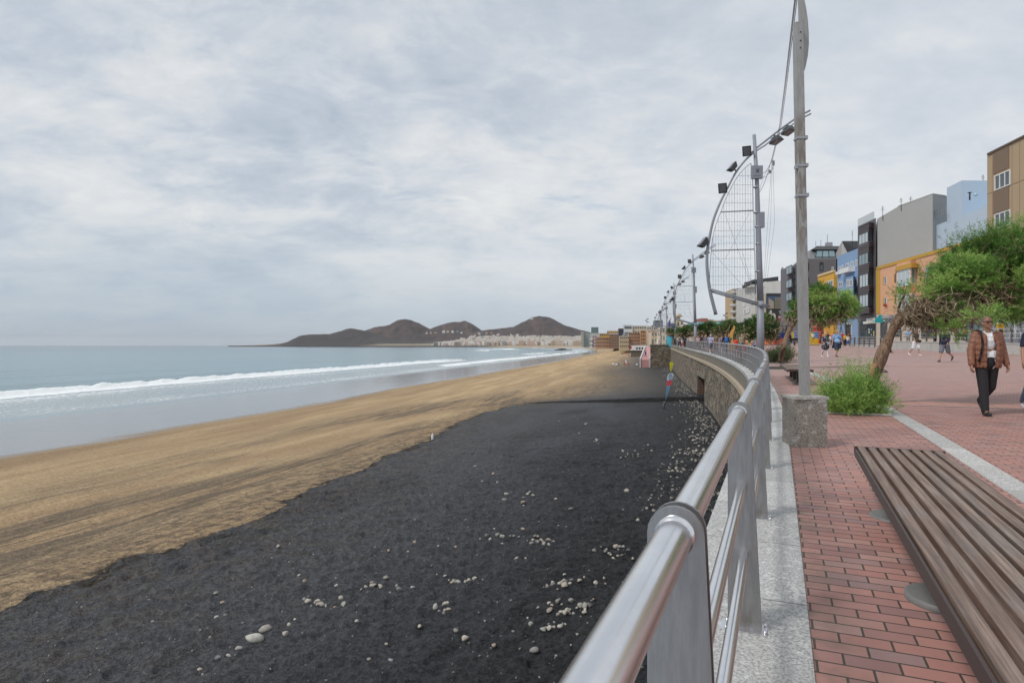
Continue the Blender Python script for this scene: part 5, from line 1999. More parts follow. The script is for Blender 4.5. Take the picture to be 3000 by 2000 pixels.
# --- grey windowless wall building
gm = flat("grey_render", (.33, .345, .345), .9, var=.10, scale=.35, bump=.5, bscale=2.5, bdist=.03, stain=(.35, .3, (.40, .41, .41)))
g0 = (47.8, 82.6); g1 = (49.4, 80.8); g2 = (51.9, 77.9); g3 = (54.3, 79.0)
gb = Bld('grey_gable_building', 'tall building with a blank grey side wall above the peach house', (52, 84, 1.3))
gb.prism('wall', [g0, g1, g2, g3, (66, 84), (62, 96), (55, 96)], 1.3, [17.9, 19.1, 20.0, 20.0, 20.0, 19.5, 18.0], gm)
m_ = MB()
m_.tube([(g1[0], g1[1], 19.15), (g2[0], g2[1], 20.05), (g3[0], g3[1], 20.05)], .06, 4)
m_.build('roof_edge', flat("pale_roof_edge", (.45, .46, .45), .8), gb.o, org=gb.org)

# --- dark bay-window building
dk = flat("charcoal_cladding", (.115, .11, .125), .6, var=.12, scale=1.5)
db = flat("dark_brown_bay", (.060, .050, .055), .5, var=.2, scale=1.5)
e0, e1 = FO(2513), FO(2566.5)
dd_ = Bld('charcoal_bay_building', 'narrow charcoal building with a stacked dark bay window beside the peach house', org_of(e0))
dd_.prism('wall', [e0, e1, (50, 88), (52.5, 95)], 4.6, 18.0, dk)
dd_.prism('ground_floor', [e0, e1, (50, 88), (52.5, 95)], .8, 4.6, flat("grey_ground_floor", (.16, .165, .18), .6))
x0, x1, x2, x3 = FO(2514.5, .0), FO(2515, .75), FO(2545, .75), FO(2558, .0)
dd_.prism('bay_window', [x0, x1, x2, x3, inl(x3, .2), inl(x0, .2)], 5.6, 17.4, db)
for v0, v1 in ((683, 722), (743, 780), (803, 841), (863, 899)):
    ua = 2517 if v0 < 800 else 2519
    dd_.win(x1, x2, ua, v0, 2544, v1, FR_D, CURT if v0 != 743 else GLASSB, mull=2, fw=.07)
    dd_.win(x2, x3, 2546.5, v0 - 4, 2556, v1 - 2, FR_D, GLASS, mull=0, fw=.08)
for zc in (5.9, 8.9, 11.9, 14.7, 17.2):
    for k in range(3):
        y0_, y1_, y2_, y3_ = FO(2514.6, 0), FO(2515, .80 + .05 * k), FO(2546.5, .80 + .05 * k), FO(2559, .05)
        dd_.prism('moulding', [y0_, y1_, y2_, y3_, inl(y3_, .1), inl(y0_, .1)], zc + k * .24 - .3, zc + k * .24 - .17, flat("mauve_moulding", (.12, .10, .115), .5))
m_ = MB(); z0 = 18.0
for p, q in ((FO(2513), FO(2560)),):
    m_.prism([p, q, inl(q, .06), inl(p, .06)], 18.0, 19.0)
m_.build('glass_balustrade', flat("pale_glass", (.50, .55, .56), .1, spec=.9), dd_.o, org=dd_.org)
dd_.slab('shop_sign', e0, e1, 2541, 932, 2563, 940, .12, flat("white_sign", (.72, .73, .72), .5))
dd_.slab('awning_sign', e0, e1, 2540, 941, 2566, 948, .5, flat("cream_sign", (.66, .66, .60), .5))
m_ = MB()
for k in range(4):
    for (vv, hh_) in ((936, .18), (944.5, .14)):
        c = FO(2545 + k * 4.4, .14 if vv < 940 else .52); m_.box((c[0], c[1], zat(vv, c[1])), (.10, .02, hh_), math.atan2(1, .144))
m_.build('sign_lettering', FR_D, dd_.o, org=dd_.org)
dd_.win(e0, e1, 2519, 940, 2538, 990, FR_D, GLASS, mull=2, trans=3, name='shop_window')
dd_.win(e0, e1, 2541, 950, 2565, 992, FR_D, GLASS, mull=3, name='shop_window')
m_ = MB()
pcs = [(.72, .73, .72), (.15, .35, .55), (.75, .55, .15)]
for k in range(3):
    mm = MB()
    for j in range(3):
        if (j + k) % 3 == 2: continue
        c = FO(2546 + k * 7, .09); mm.box((c[0], c[1], zat(965 + j * 8, c[1])), (.28, .02, .26), math.atan2(1, .144))
    mm.build('poster', flat("poster_%d" % k, pcs[k], .5), dd_.o, org=dd_.org)

# --- blue building with balconies
bl1 = flat("mid_blue_plaster", (.22, .34, .52), .85, var=.07, scale=.6)
bl2 = flat("pale_blue_plaster", (.33, .47, .62), .85, var=.06)
c0, c1 = FO(2453), FO(2513)
cb_ = Bld('blue_balcony_building', 'blue four storey building with a white balcony between the yellow and charcoal houses', org_of(c0))
cb_.prism('wall', [c0, c1, inl(c1, 9), inl(c0, 9)], 1.0, 14.9, bl1)
i0, i1, i2, i3 = FO(2478, .0), FO(2478.5, .9), FO(2500, .9), FO(2507)
cb_.prism('bay', [i0, i1, i2, i3, inl(i3, .2), inl(i0, .2)], 6.6, 11.0, bl1)
cb_.slab('base_band', c0, c1, 2454, 850, 2513, 856, .08, flat("deep_blue", (.12, .17, .25), .8))
for r_ in ((2456.5, 781, 2463.5, 793), (2465.5, 777, 2470.5, 789), (2479, 771, 2487.5, 785), (2493, 766, 2500, 783), (2506, 761, 2512, 780), (2458, 825, 2468, 841), (2506, 816, 2512.5, 838), (2507, 868, 2512.5, 884), (2458, 905, 2466, 930), (2503, 905, 2511, 930)):
    cb_.win(c0, c1, *r_, mull=1, fw=.09)
for r_ in ((2480.5, 820, 2488, 840), (2490, 818, 2498, 839)): cb_.win(i1, i2, *r_, mull=1, fw=.09)
cb_.slab('balcony', c0, c1, 2477, 785, 2505, 799, .9, FR_W)
cb_.slab('air_conditioner', c0, c1, 2456, 796, 2464, 804, .4, FR_W)
cb_.slab('shop_front', c0, c1, 2478, 944, 2497, 990, .08, flat("pale_shop", (.45, .50, .52), .6)); cb_.slab('doorway', c0, c1, 2481, 950, 2494, 990, .10, FR_D)
# dark roofed gables behind
rb = Bld('dark_roofed_house', 'white gabled house with a dark pitched roof rising behind the blue building', (58, 108, 1.5))
zz = lambda v, d: zat(v, d)
k0, k1, k2 = P(2450, 740, 112), P(2467, 705, 112), P(2500, 760, 108)
m_ = MB(); m_.add([k0, k1, k2, k0 - Vector((0, 0, 12)), k2 - Vector((0, 0, 12))], [(0, 3, 4, 2, 1)]);
m_.add([k0 + Vector((2, 6, 0)), k1 + Vector((2, 6, 0)), k2 + Vector((2, 6, 0)), k0 + Vector((2, 6, -12)), k2 + Vector((2, 6, -12))], [(1, 2, 4, 3, 0)])
m_.build('wall', flat("gable_white", (.42, .42, .42), .8), rb.o, org=rb.org)
m_ = MB()
j0, j1, j2, j3 = P(2468, 706, 111), P(2514, 706, 104), P(2514, 730, 103), P(2492, 752, 107)
m_.add([j0, j1, j2, j3] + [Vector(p) - Vector((0, 0, .3)) for p in (j0, j1, j2, j3)], [(0, 1, 2, 3), (7, 6, 5, 4), (0, 4, 5, 1), (1, 5, 6, 2), (2, 6, 7, 3), (3, 7, 4, 0)])
m_.build('roof', flat("dark_slates", (.035, .037, .045), .7), rb.o, org=rb.org)

# --- yellow house
yl = flat("yellow_plaster", (.62, .36, .06), .85, var=.07)
y0_, y1_ = FO(2396), FO(2443)
yb_ = Bld('yellow_house', 'yellow house between the dark brick block and the blue building', org_of(y0_))
yb_.prism('wall', [y0_, y1_, inl(y1_, 8), inl(y0_, 8)], 1.2, 12.7, yl)
n0, n1 = FO(2395, .15), FO(2440, .15); yb_.prism('cornice', [n0, n1, inl(n1, .4), inl(n0, .4)], 12.7, 13.0, flat("pale_yellow", (.62, .52, .32), .8))
yb_.win(y0_, y1_, 2422, 822, 2441, 850, mull=2, trans=1, fw=.10); yb_.win(y0_, y1_, 2406, 836, 2413, 850, mull=0, fw=.08)
yb_.win(y0_, y1_, 2405, 900, 2420, 925, mull=1, fw=.08)
cr = Bld('cream_box_house', 'small cream upper storey squeezed between the yellow and blue houses', (51, 103, 12))
cx0, cx1 = inl(FO(2430), 2), inl(FO(2452), 2)
cr.prism('wall', [cx0, cx1, inl(cx1, 5), inl(cx0, 5)], 12, 15.2, flat("cream2", (.60, .52, .40), .85))
cr.win(cx0, cx1, 2437, 782, 2442, 796, mull=0, fw=.06)

# --- dark grey brick block
gk = flat("grey_brick_block", (.155, .15, .165), .85, var=.14, scale=1.2, bump=.2, bscale=6)
C0 = (52.5, 112.0); C1 = (55.1, 129.3); C2 = (58.6, 112.0)
kb = Bld('grey_brick_block', 'large dark grey brick apartment block with corner bays and a glazed roof storey', (54, 120, 1.5))
kb.prism('wall', [C1, C0, (66, 112), (68, 130)], 1.3, 16.7, gk)
for u0, u1, o in ((2301, 2322, .9),):
    q0 = ray_line(u0, C0, C1); q1 = ray_line(u1, C0, C1)
    nn = Vector((-1, .15)).normalized()
    P0 = (q0[0], q0[1]); P1 = (q1[0], q1[1])
    B0 = (P0[0] + nn.x * o, P0[1] + nn.y * o); B1 = (P1[0] + nn.x * o, P1[1] + nn.y * o)
    kb.prism('bay', [P0, B0, B1, P1], 4.6, 16.4, gk)
for v0, v1 in ((784, 808), (824, 848), (862, 886), (900, 924)):
    for u0, u1 in ((2289.5, 2295), (2336, 2343)):
        kb.win(C1, C0, u0, v0 - (4 if u0 > 2300 else 0) * 3, u1, v1 - (4 if u0 > 2300 else 0) * 3, FR_D, GLASS, mull=0, fw=.08)
    kb.win(B0, B1, 2303, v0 - 5, 2320, v1 - 5, FR_D, GLASSB, mull=1, fw=.12)
    kb.win(C1, C0, 2324, v0 - 8, 2329, v1 - 8, FR_D, GLASS, mull=0, fw=.08)
for r_ in ((2401, 768, 2412, 793), (2367, 770, 2370, 794), (2367, 811, 2370, 834), (2367, 852, 2370, 875)):
    kb.win(C0, (66, 112), *r_, FR_D, GLASS, mull=0, fw=.1)
pe0, pe1 = (53.0, 114.0), (62.0, 114.0)
rf = flat("grey_metal_roof", (.22, .23, .24), .5, metal=.3)
m_ = MB()
z1, z2 = 16.7, 18.6
m_.hexa([(52.6, 112.3, z1), (60.2, 112.3, z1), (61, 122, z1), (55.5, 126, z1), (54.2, 114.5, z2), (59.6, 114.5, z2), (60, 120, z2), (56, 122, z2)])
m_.build('roof_storey', rf, kb.o, org=kb.org)
m_ = MB(); m_.hexa([(54, 113.6, z2), (59.9, 113.6, z2), (60, 121, z2), (56, 123, z2), (55.3, 114.5, z2 + .75), (59.4, 114.5, z2 + .75), (59.5, 119, z2 + .75), (57, 120, z2 + .75)]); m_.build('roof', flat("dark_roof_felt", (.075, .075, .08), .8), kb.o, org=kb.org)
m_ = MB()
q = [P(2388, 752.5, 112.6), P(2448, 752.5, 112.6), P(2443, 733, 113.9), P(2393, 733, 113.9)]
m_.add([Vector(p) - Vector((0, .06, 0)) for p in q] + [Vector(p) + Vector((0, .1, 0)) for p in q], [(0, 1, 2, 3), (7, 6, 5, 4), (0, 4, 5, 1), (1, 5, 6, 2), (2, 6, 7, 3), (3, 7, 4, 0)])
o = m_.build('glazing', GLASSB, kb.o, org=kb.org)
m_ = MB()
for k in range(4): m_.tube([lerp(q[0], q[1], k / 3) - Vector((0, .1, 0)), lerp(q[3], q[2], k / 3) - Vector((0, .1, 0))], .07, 4)
m_.build('glazing_bars', FR_D, o, org=kb.org)
m_ = MB()
for u, h in ((2424, 2.2), (2405, 1.2), (2390, 1.0)): a = P(u, 722, 115); m_.tube([a, a + Vector((0, 0, h))], .05, 4)
m_.box(P(2428, 718, 115), (1.0, .8, .9)); m_.build('roof_aerials', M_GALV, kb.o, org=kb.org)

# --- buildings further along (simple masses with window parts)
def mass(name, label, u0, u1, vt, d, dep, col, rows, cols, z0=None, wcol=GLASS, slant=0.0, vt2=None, ww=.55, wh=.5, roof=None, fr=None, skip=()):
    p0 = P(u0, 0, d); p1 = P(u1, 0, d + slant)
    z0 = z0 if z0 is not None else (float(zp(p0.x, d)) if d < 150 else .2)
    zt = zat(vt, d); zt2 = zat(vt2, d + slant) if vt2 else zt
    b = Bld(name, label, (p0.x, p0.y, z0))
    poly = [(p0.x, p0.y), (p1.x, p1.y), (p1.x + dep * .15, p1.y + dep), (p0.x + dep * .15, p0.y + dep)]
    b.prism('wall', poly, z0 - 1, [zt, zt2, zt2, zt], col)
    H = zt - z0
    W = (p1 - p0); W.z = 0
    L = W.length; dr = W / L; nv = Vector((dr.y, -dr.x, 0))
    rz = math.atan2(dr.y, dr.x)
    for r in range(rows):
        zc = z0 + H * (r + .55) / rows
        for c in range(cols):
            if (r, c) in skip: continue
            q = p0 + dr * L * (c + .5) / cols + nv * .05
            m = MB(); m.box((q.x, q.y, zc), (L / cols * ww, .12, H / rows * wh), rz)
            m.build('window', wcol, b.o, org=b.org)
    m = MB(); q = (p0 + p1) / 2 + nv * .1
    m.box((q.x, q.y, zt - .1 if not vt2 else min(zt, zt2)), (L, .2, .25), rz)
    m.build('cornice', roof or FR_W, b.o, org=b.org)
    return b


white1 = flat("aged_white_wall", (.50, .50, .49), .85, var=.15, scale=.3, stain=(.3, .4, (.36, .36, .35)))
tan2 = flat("tan_wall", (.47, .35, .22), .85, var=.1)
m1 = mass('white_gable_building', 'big off-white building with a dark irregular roofline behind the billboard', 2176, 2246, 841, 168, 14, white1, 1, 1, skip=((0, 0),), vt2=824, slant=-4)
m1.prism('rear_block', [(P(2240, 0, 164).x, 164), (P(2290, 0, 160).x, 160), (P(2300, 0, 175).x, 175), (P(2250, 0, 178).x, 178)], 1, zat(824, 162), white1)
for k, (u0, v0, u1, v1) in enumerate([(2179, 905, 2184, 920), (2186, 903, 2190, 918), (2191, 901, 2195, 916), (2200, 880, 2204, 892), (2207, 878, 2211, 890), (2182, 935, 2190, 947), (2194, 935, 2201, 947), (2178, 888, 2182, 898)]):
    m1.win((P(2176, 0, 168).x, 168), (P(2246, 0, 164).x, 164), u0, v0, u1, v1, FR_W, GLASS, mull=0, fw=.15, proud=.2)
m_ = MB()
for (u0, v0), (u1, v1) in (((2176, 841), (2204, 828)), ((2204, 824), (2214, 822)), ((2214, 828), (2243, 824))):
    a, b = P(u0, v0, 167), P(u1, v1, 165); m_.tube([a, b], .45, 4)
c = P(2240, 822, 166); m_.prism([(c.x - 3.2, 165), (c.x + 3.2, 165), (c.x + 3.2, 172), (c.x - 3.2, 172)], c.z - .4, [c.z + .1, c.z + 1.0, c.z + 1.0, c.z + .1])
m_.build('roof', FR_D, m1.o, org=m1.org)
mass('tan_blue_apartments', 'slim apartment block with a tan side, blue glazing and rows of small balconies', 2160, 2177, 843, 176, 12, flat("blue_glazed", (.24, .32, .42), .4, var=.3, scale=.5), 6, 1, wcol=GLASSB, ww=.8)
mb_ = mass('balcony_apartments', 'tan apartment end with curved balconies left of the white gable building', 2148, 2160, 845, 178, 12, tan2, 1, 1, skip=((0, 0),))
m_ = MB()
for k in range(6):
    c = P(2147, 862 + 19 * k, 177.5); m_.lathe([(1.0, 0), (1.0, .9), (.9, .9), (.9, .1), (.1, .1)], (c.x + .3, c.y, c.z), 12)
m_.build('balconies', M_CONC2, mb_.o, org=mb_.org)

# billboard
bbd = 140.0
hb_ = mass('billboard_building', 'low cream building that carries the dark advertising billboard', 2243, 2290, 858, 141, 10, flat("cream3", (.45, .40, .31), .85), 1, 1, skip=((0, 0),))
bo = thing('billboard', 'dark billboard with a big pale letter h and a red square reading 90', 'billboard', tuple(P(2267, 938, bbd)))
og = tuple(P(2267, 938, bbd))


def bpan(u0, v0, u1, v1, mat, nm, off=0.0, parent=None):
    a, b = P(u0, v1, bbd - off), P(u1, v0, bbd - off)
    m = MB(); m.box(((a.x + b.x) / 2, bbd - off, (a.z + b.z) / 2), (b.x - a.x, .06, b.z - a.z))
    return m.build(nm, mat, parent or bo, org=og)


bpan(2245, 859, 2292, 938, flat("billboard_dark", (.05, .055, .06), .5), 'board')
bpan(2247, 868, 2292, 904, flat("billboard_sky", (.08, .13, .22), .5), 'picture_sky', .06)
m_ = MB()
for k in range(6):
    a, b = P(2270, 904 - k * 5.6 - 3.8, bbd - .12), P(2292, 904 - k * 5.6, bbd - .12)
    m_.box(((a.x + b.x) / 2, bbd - .12, (a.z + b.z) / 2), (b.x - a.x, .05, b.z - a.z))
m_.build('picture_tower', flat("billboard_gold", (.30, .27, .17), .5), bo, org=og)
m_ = MB(); a = P(2252, 904, bbd - .12); b = P(2267, 904, bbd - .12); c = P(2267, 884, bbd - .12); d_ = P(2252, 872, bbd - .12)
m_.add([a, b, c, d_] + [p + Vector((0, .04, 0)) for p in (a, b, c, d_)], [(0, 1, 2, 3), (0, 4, 5, 1), (1, 5, 6, 2), (2, 6, 7, 3), (3, 7, 4, 0)])
m_.build('picture_gable', flat("billboard_cream", (.42, .36, .27), .5), bo, org=og)
bpan(2281, 924, 2292, 938, flat("billboard_red", (.45, .02, .06), .5), 'red_square', .06)


def text_obj(txt, size, loc, rot, mat, parent, org, ext=.02, name='lettering', bold=0.0):
    cu = bpy.data.curves.new(name, 'FONT'); cu.body = txt; cu.size = size; cu.extrude = ext; cu.offset = bold; cu.align_x = 'CENTER'; cu.align_y = 'CENTER'
    t = bpy.data.objects.new(name, cu); COL.objects.link(t)
    dg = bpy.context.evaluated_depsgraph_get()
    me = bpy.data.meshes.new_from_object(t.evaluated_get(dg))
    me.name = name
    bpy.data.objects.remove(t, do_unlink=True)
    me.materials.clear(); me.materials.append(mat)
    o = bpy.data.objects.new(name, me); COL.objects.link(o)
    o.parent = parent
    o.location = Vector(loc) - Vector(org); o.rotation_euler = rot
    return o


crm = flat("billboard_letter", (.62, .60, .50), .5)
text_obj('h', 3.0, P(2264, 925, bbd - .12), (R(90), 0, 0), crm, bo, og, bold=.09, name='letter_h')
text_obj('90', .95, P(2286.5, 930, bbd - .14), (R(90), 0, 0), crm, bo, og, bold=.02, name='number_90')
m_ = MB(); a = P(2253, 917, bbd - .12); m_.add([a + Vector((-.3, 0, -.2)), a + Vector((.3, 0, -.2)), a + Vector((0, 0, .35)), a + Vector((-.3, .05, -.2)), a + Vector((.3, .05, -.2)), a + Vector((0, .05, .35))], [(0, 1, 2), (5, 4, 3), (0, 3, 4, 1), (1, 4, 5, 2), (2, 5, 3, 0)])
m_.build('small_triangle', crm, bo, org=og)
m_ = MB()
for k in range(3): q = P(2286.5, 911 + k * 3.6, bbd - .12); m_.box(q, (.75 - .1 * k, .04, .12))
for k in range(2): q = P(2264, 936, bbd - .12); m_.box(q, (1.2, .04, .08))
m_.build('small_lettering', crm, bo, org=og)

far_b = [
    ('dark_glass_hotel', 'dark glass hotel block with a stepped top beside the white hotel', 1812.5, 1826, 961, 425, (.035, .05, .07), 5, 2, None),
    ('white_hotel', 'white hotel with long dark window bands behind the beachfront houses', 1827, 1853, 952, 425, (.58, .58, .58), 4, 1, (.8, .38)),
    ('cream_hotel', 'cream flat-roofed building behind the brown apartments on the seafront', 1853, 1893, 954, 440, (.55, .47, .38), 5, 6, None),
    ('brown_apartments', 'brown seafront apartments with rows of balconies behind the white beach pavilion', 1842, 1877, 975, 380, (.38, .24, .16), 5, 8, None),
    ('beige_apartments', 'beige balconied house at the left of the brown seafront apartments', 1815, 1843, 984, 376, (.45, .36, .24), 3, 5, None),
    ('orange_apartments', 'orange-brown seafront apartment block with narrow windows', 1877, 1897, 968, 372, (.42, .24, .13), 5, 4, None),
    ('peach_seafront_block', 'pale peach seafront block with small square windows', 1898, 1926, 965, 350, (.60, .44, .34), 4, 4, (.3, .35)),
    ('cream_gabled_house', 'cream house with a stair gable left of the sail masts', 1908, 1935, 972, 300, (.56, .48, .36), 3, 3, (.4, .4)),
    ('cream_tall_house', 'cream building with one tall dark window behind the distant masts', 1933, 1957, 958, 280, (.57, .49, .38), 3, 3, (.3, .5)),
    ('blue_grey_tower', 'blue-grey residential tower rising behind the distant masts', 1918, 1942, 938, 500, (.17, .20, .25), 8, 4, None),
    ('orange_terraced_block', 'orange terraced block stepping up behind the brown corner block', 1757, 1812, 976, 560, (.50, .30, .09), 4, 10, None),
    ('orange_top_block', 'higher orange block behind the terraced block', 1778, 1811, 969, 580, (.52, .33, .12), 3, 6, None),
    ('brown_corner_block', 'brown corner block with dark window columns on the far seafront', 1786, 1811, 978, 520, (.24, .15, .11), 5, 5, None),
    ('teal_brown_hotel', 'low orange and teal hotel on the far seafront', 1747, 1787, 989, 530, (.40, .25, .16), 3, 9, None),
    ('pink_house', 'narrow pink house with a white neighbour at the end of the near seafront', 1736, 1748, 983, 600, (.50, .38, .40), 4, 2, None),
    ('white_seafront_house', 'low white seafront house beside the pink house', 1727, 1737, 994, 600, (.66, .66, .66), 2, 2, None),
    ('pale_high_rise', 'pale high-rise slab with windows in its end wall, far along the beach', 1702, 1709, 971, 900, (.48, .45, .38), 10, 1, None),
    ('grey_high_rise', 'grey-green high-rise joined to the pale slab far along the beach', 1709, 1728, 973, 910, (.33, .37, .36), 10, 5, None),
    ('green_glass_tower', 'green glass tower standing above the far rooftops', 1732, 1753, 958, 1500, (.14, .21, .21), 12, 6, None),
    ('white_roof_cluster', 'stack of white houses climbing below the green glass tower', 1716, 1762, 976, 1000, (.60, .58, .56), 4, 9, None),
    ('white_back_houses', 'white houses below the tower, left of the orange block', 1728, 1775, 982, 760, (.62, .60, .58), 3, 9, None),
    ('white_rooftop_row', 'row of white rooftops behind the peach seafront block', 1893, 1920, 955, 460, (.60, .57, .54), 4, 5, None),
    ('low_grey_block', 'low grey block to the left of the brown seafront apartments', 1826, 1860, 978, 400, (.32, .33, .36), 3, 8, None),
]
for i, (nm, lb_, u0, u1, vt, d, col, rws, cls, wwh) in enumerate(far_b):
    cm = flat("wall_" + nm, col, .85, var=.12, scale=.25)
    ww, wh = wwh or (.5, .42)
    mass(nm, lb_, u0, u1, vt, d, 18, cm, rws, cls, z0=-.4, ww=ww, wh=wh, roof=cm if i % 2 else None, wcol=GLASS if i % 3 else flat("brown_opening", (.09, .075, .07), .6))
for nm, lb_, u0, u1, vt, d, dep, col, rws, cls in [
    ('blue_white_villa', 'blue fronted villa beside the cream gabled house in the distance', 1958, 1980, 945, 215, 8, (.13, .19, .35), 2, 3),
    ('cream_villa', 'cream three storey villa with a small gabled lookout among the masts', 1981, 2003, 936, 210, 9, (.55, .48, .36), 3, 2),
    ('white_villa', 'white and brick low villas right of the cream villa', 2004, 2036, 949, 200, 9, (.55, .52, .50), 2, 4),
    ('yellow_low_house', 'low yellow flat-roofed house behind the tamarisk trees', 2090, 2140, 938, 170, 9, (.55, .47, .30), 2, 6),
    ('pale_low_house', 'pale low house between the red-brown roof and the yellow house', 2074, 2092, 935, 172, 9, (.50, .50, .46), 2, 2)]:
    mass(nm, lb_, u0, u1, vt, d, dep, flat("wall_" + nm, col, .85, var=.12, scale=.4), rws, cls, ww=.35, wh=.4)
m_ = MB(); a = P(1983, 936, 211); b = P(2001, 936, 211); pk = P(1992, 922, 211)
m_.prism([(a.x + .8, 211.2), (b.x - .8, 211.2), (b.x - .8, 216), (a.x + .8, 216)], a.z - .1, a.z + 1.0)
m_.add([(a.x, 210.8, a.z + 1.0), (b.x, 210.8, a.z + 1.0), (pk.x, 210.8, pk.z + .4), (a.x, 216.4, a.z + 1.0), (b.x, 216.4, a.z + 1.0), (pk.x, 216.4, pk.z + .4)], [(0, 1, 2), (5, 4, 3), (0, 3, 4, 1), (1, 4, 5, 2), (2, 5, 3, 0)])
vl = [o for o in bpy.data.objects if o.name.startswith('cream_villa')][0]
m_.build('lookout_roof', flat("pale_tile", (.42, .36, .28), .8), vl, org=tuple(vl.location))
rbb = mass('red_brown_roof_house', 'house with a broad red-brown tiled roof behind the promenade trees', 2040, 2075, 955, 165, 10, flat("wall_rb", (.4, .33, .26), .8), 1, 4)
m_ = MB(); a = P(2038, 957, 164); b = P(2077, 950, 164); tz = P(2058, 932, 168).z
m_.hexa([(a.x, 163, a.z), (b.x, 163, a.z), (b.x, 177, a.z), (a.x, 177, a.z), (P(2056, 0, 168).x, 168, tz), (P(2073, 0, 168).x, 168, tz), (P(2073, 0, 168).x, 172, tz), (P(2056, 0, 168).x, 172, tz)])
m_.build('roof', flat("red_brown_tiles", (.17, .065, .045), .8, var=.25, scale=1.5, bump=.4, bscale=5), rbb.o, org=rbb.org)

# turquoise canopy and kiosk, pergola
ca = thing('beach_canopy', 'long turquoise fabric canopy above the strollers behind the trees', 'canopy', tuple(P(2085, 1008, 128)))
m_ = MB()
for k in range(7):
    u0, u1 = 2043 + k * 12, 2055 + k * 12
    a, b = P(u0, 951, 126), P(u1, 951, 126)
    vs = []
    for y in (126, 133):
        for j in range(5):
            t = j / 4; x = lerp(a.x, b.x, t); vs.append((x, y, a.z + .45 * math.sin(PI * t) + (.3 if y > 130 else 0)))
    vs += [(x, y, z - .35) for x, y, z in vs]
    m_.add(vs, [(i, i + 1, i + 6, i + 5) for i in range(4)] + [(10 + i, 15 + i, 16 + i, 11 + i) for i in range(4)] + [(i, 10 + i, 11 + i, i + 1) for i in range(4)])
m_.build('fabric', flat("turquoise_fabric", (.12, .36, .38), .7), ca, org=tuple(P(2085, 1008, 128)))
for k in range(8):
    a = P(2043 + 12 * k, 951, 126); m_ = MB(); m_.tube([(a.x, 126, 1.3), (a.x, 126, a.z)], .06, 6); m_.build('post', M_GALV, ca, org=tuple(P(2085, 1008, 128)))
ki = thing('turquoise_kiosk', 'small turquoise kiosk with a white panel beyond the second sail mast', 'kiosk', tuple(P(1972, 1003, 140)))
kg = tuple(P(1972, 1003, 140))
m_ = MB(); a, b = P(1965, 973, 140), P(1981, 973, 140); m_.prism([(a.x, 140), (b.x, 140), (b.x, 144), (a.x, 144)], 1.0, a.z); m_.build('wall', flat("turquoise_paint", (.05, .36, .48), .6), ki, org=kg)
m_ = MB(); q = P(1977, 985, 139.9); m_.box((q.x, 139.93, q.z), (.55, .1, 1.1)); m_.build('panel', FR_W, ki, org=kg)
m_ = MB(); m_.box(((a.x + b.x) / 2, 142, a.z + .08), (b.x - a.x + .6, 4.6, .16)); m_.build('roof', FR_W, ki, org=kg)
pg = thing('pergola', 'flat dark timber pergola over a terrace below the white gable building', 'pergola', tuple(P(2175, 1008, 130)))
pgo = tuple(P(2175, 1008, 130))
m_ = MB(); a, b = P(2152, 947, 128), P(2202, 944, 128)
for k in range(16): x = lerp(a.x, b.x, k / 15); m_.box((x, 131, a.z), (.12, 7, .18))
m_.box(((a.x + b.x) / 2, 128, a.z - .2), (b.x - a.x, .2, .22)); m_.box(((a.x + b.x) / 2, 134, a.z - .2), (b.x - a.x, .2, .22))
m_.build('roof_beams', M_RUST, pg, org=pgo)
for x in (a.x + .3, (a.x + b.x) / 2, b.x - .3):
    m_ = MB(); m_.box((x, 128, (a.z + 1.2) / 2), (.18, .18, a.z - 1.4)); m_.build('post', M_RUST, pg, org=pgo)
for u, v0, v1, d, lab in ((2125, 918, 950, 160, 'slender grey lamp mast standing above the yellow house'), (1895, 934, 1005, 205, 'tall lamp post with clustered lamps beside the white beach pavilion'), (2478, 930, 985, 78, 'dark street lamp in front of the blue building')):
    a, b = P(u, v1, d), P(u, v0, d)
    t = thing('street_lamp', lab, 'lamp post', (a.x, a.y, a.z))
    m_ = MB(); m_.tube([(0, 0, -1.0), (0, 0, b.z - a.z)], [.13, .07], 6); m_.build('pole', M_GALV if d > 100 else M_DARK, t)
    for k in range(3):
        m_ = MB(); m_.box(((-1) ** k * .3, 0, b.z - a.z - .5 * k), (.5, .3, .25)); m_.build('lamp_head', M_DARK, t)
fb = thing('flagpole', 'rusty flagpole with a limp blue flag among the distant masts', 'flagpole', tuple(P(1964, 1000, 148)))
m_ = MB(); b = P(1963.5, 930, 148) - P(1964, 1000, 148); m_.tube([(0, 0, 0), b], .07, 6); m_.build('pole', flat("rust_red", (.22, .08, .05), .7), fb)
m_ = MB(); vs = [(b.x - .02, 0, b.z - .3), (b.x - .45, .1, b.z - 1.1), (b.x - .35, -.05, b.z - 2.3), (b.x - .02, 0, b.z - 2.5)]
m_.add(vs + [(x, y + .03, z) for x, y, z in vs], [(0, 1, 2, 3), (7, 6, 5, 4), (0, 4, 5, 1), (1, 5, 6, 2), (2, 6, 7, 3)]); m_.build('flag', flat("blue_flag", (.03, .06, .25), .8), fb)

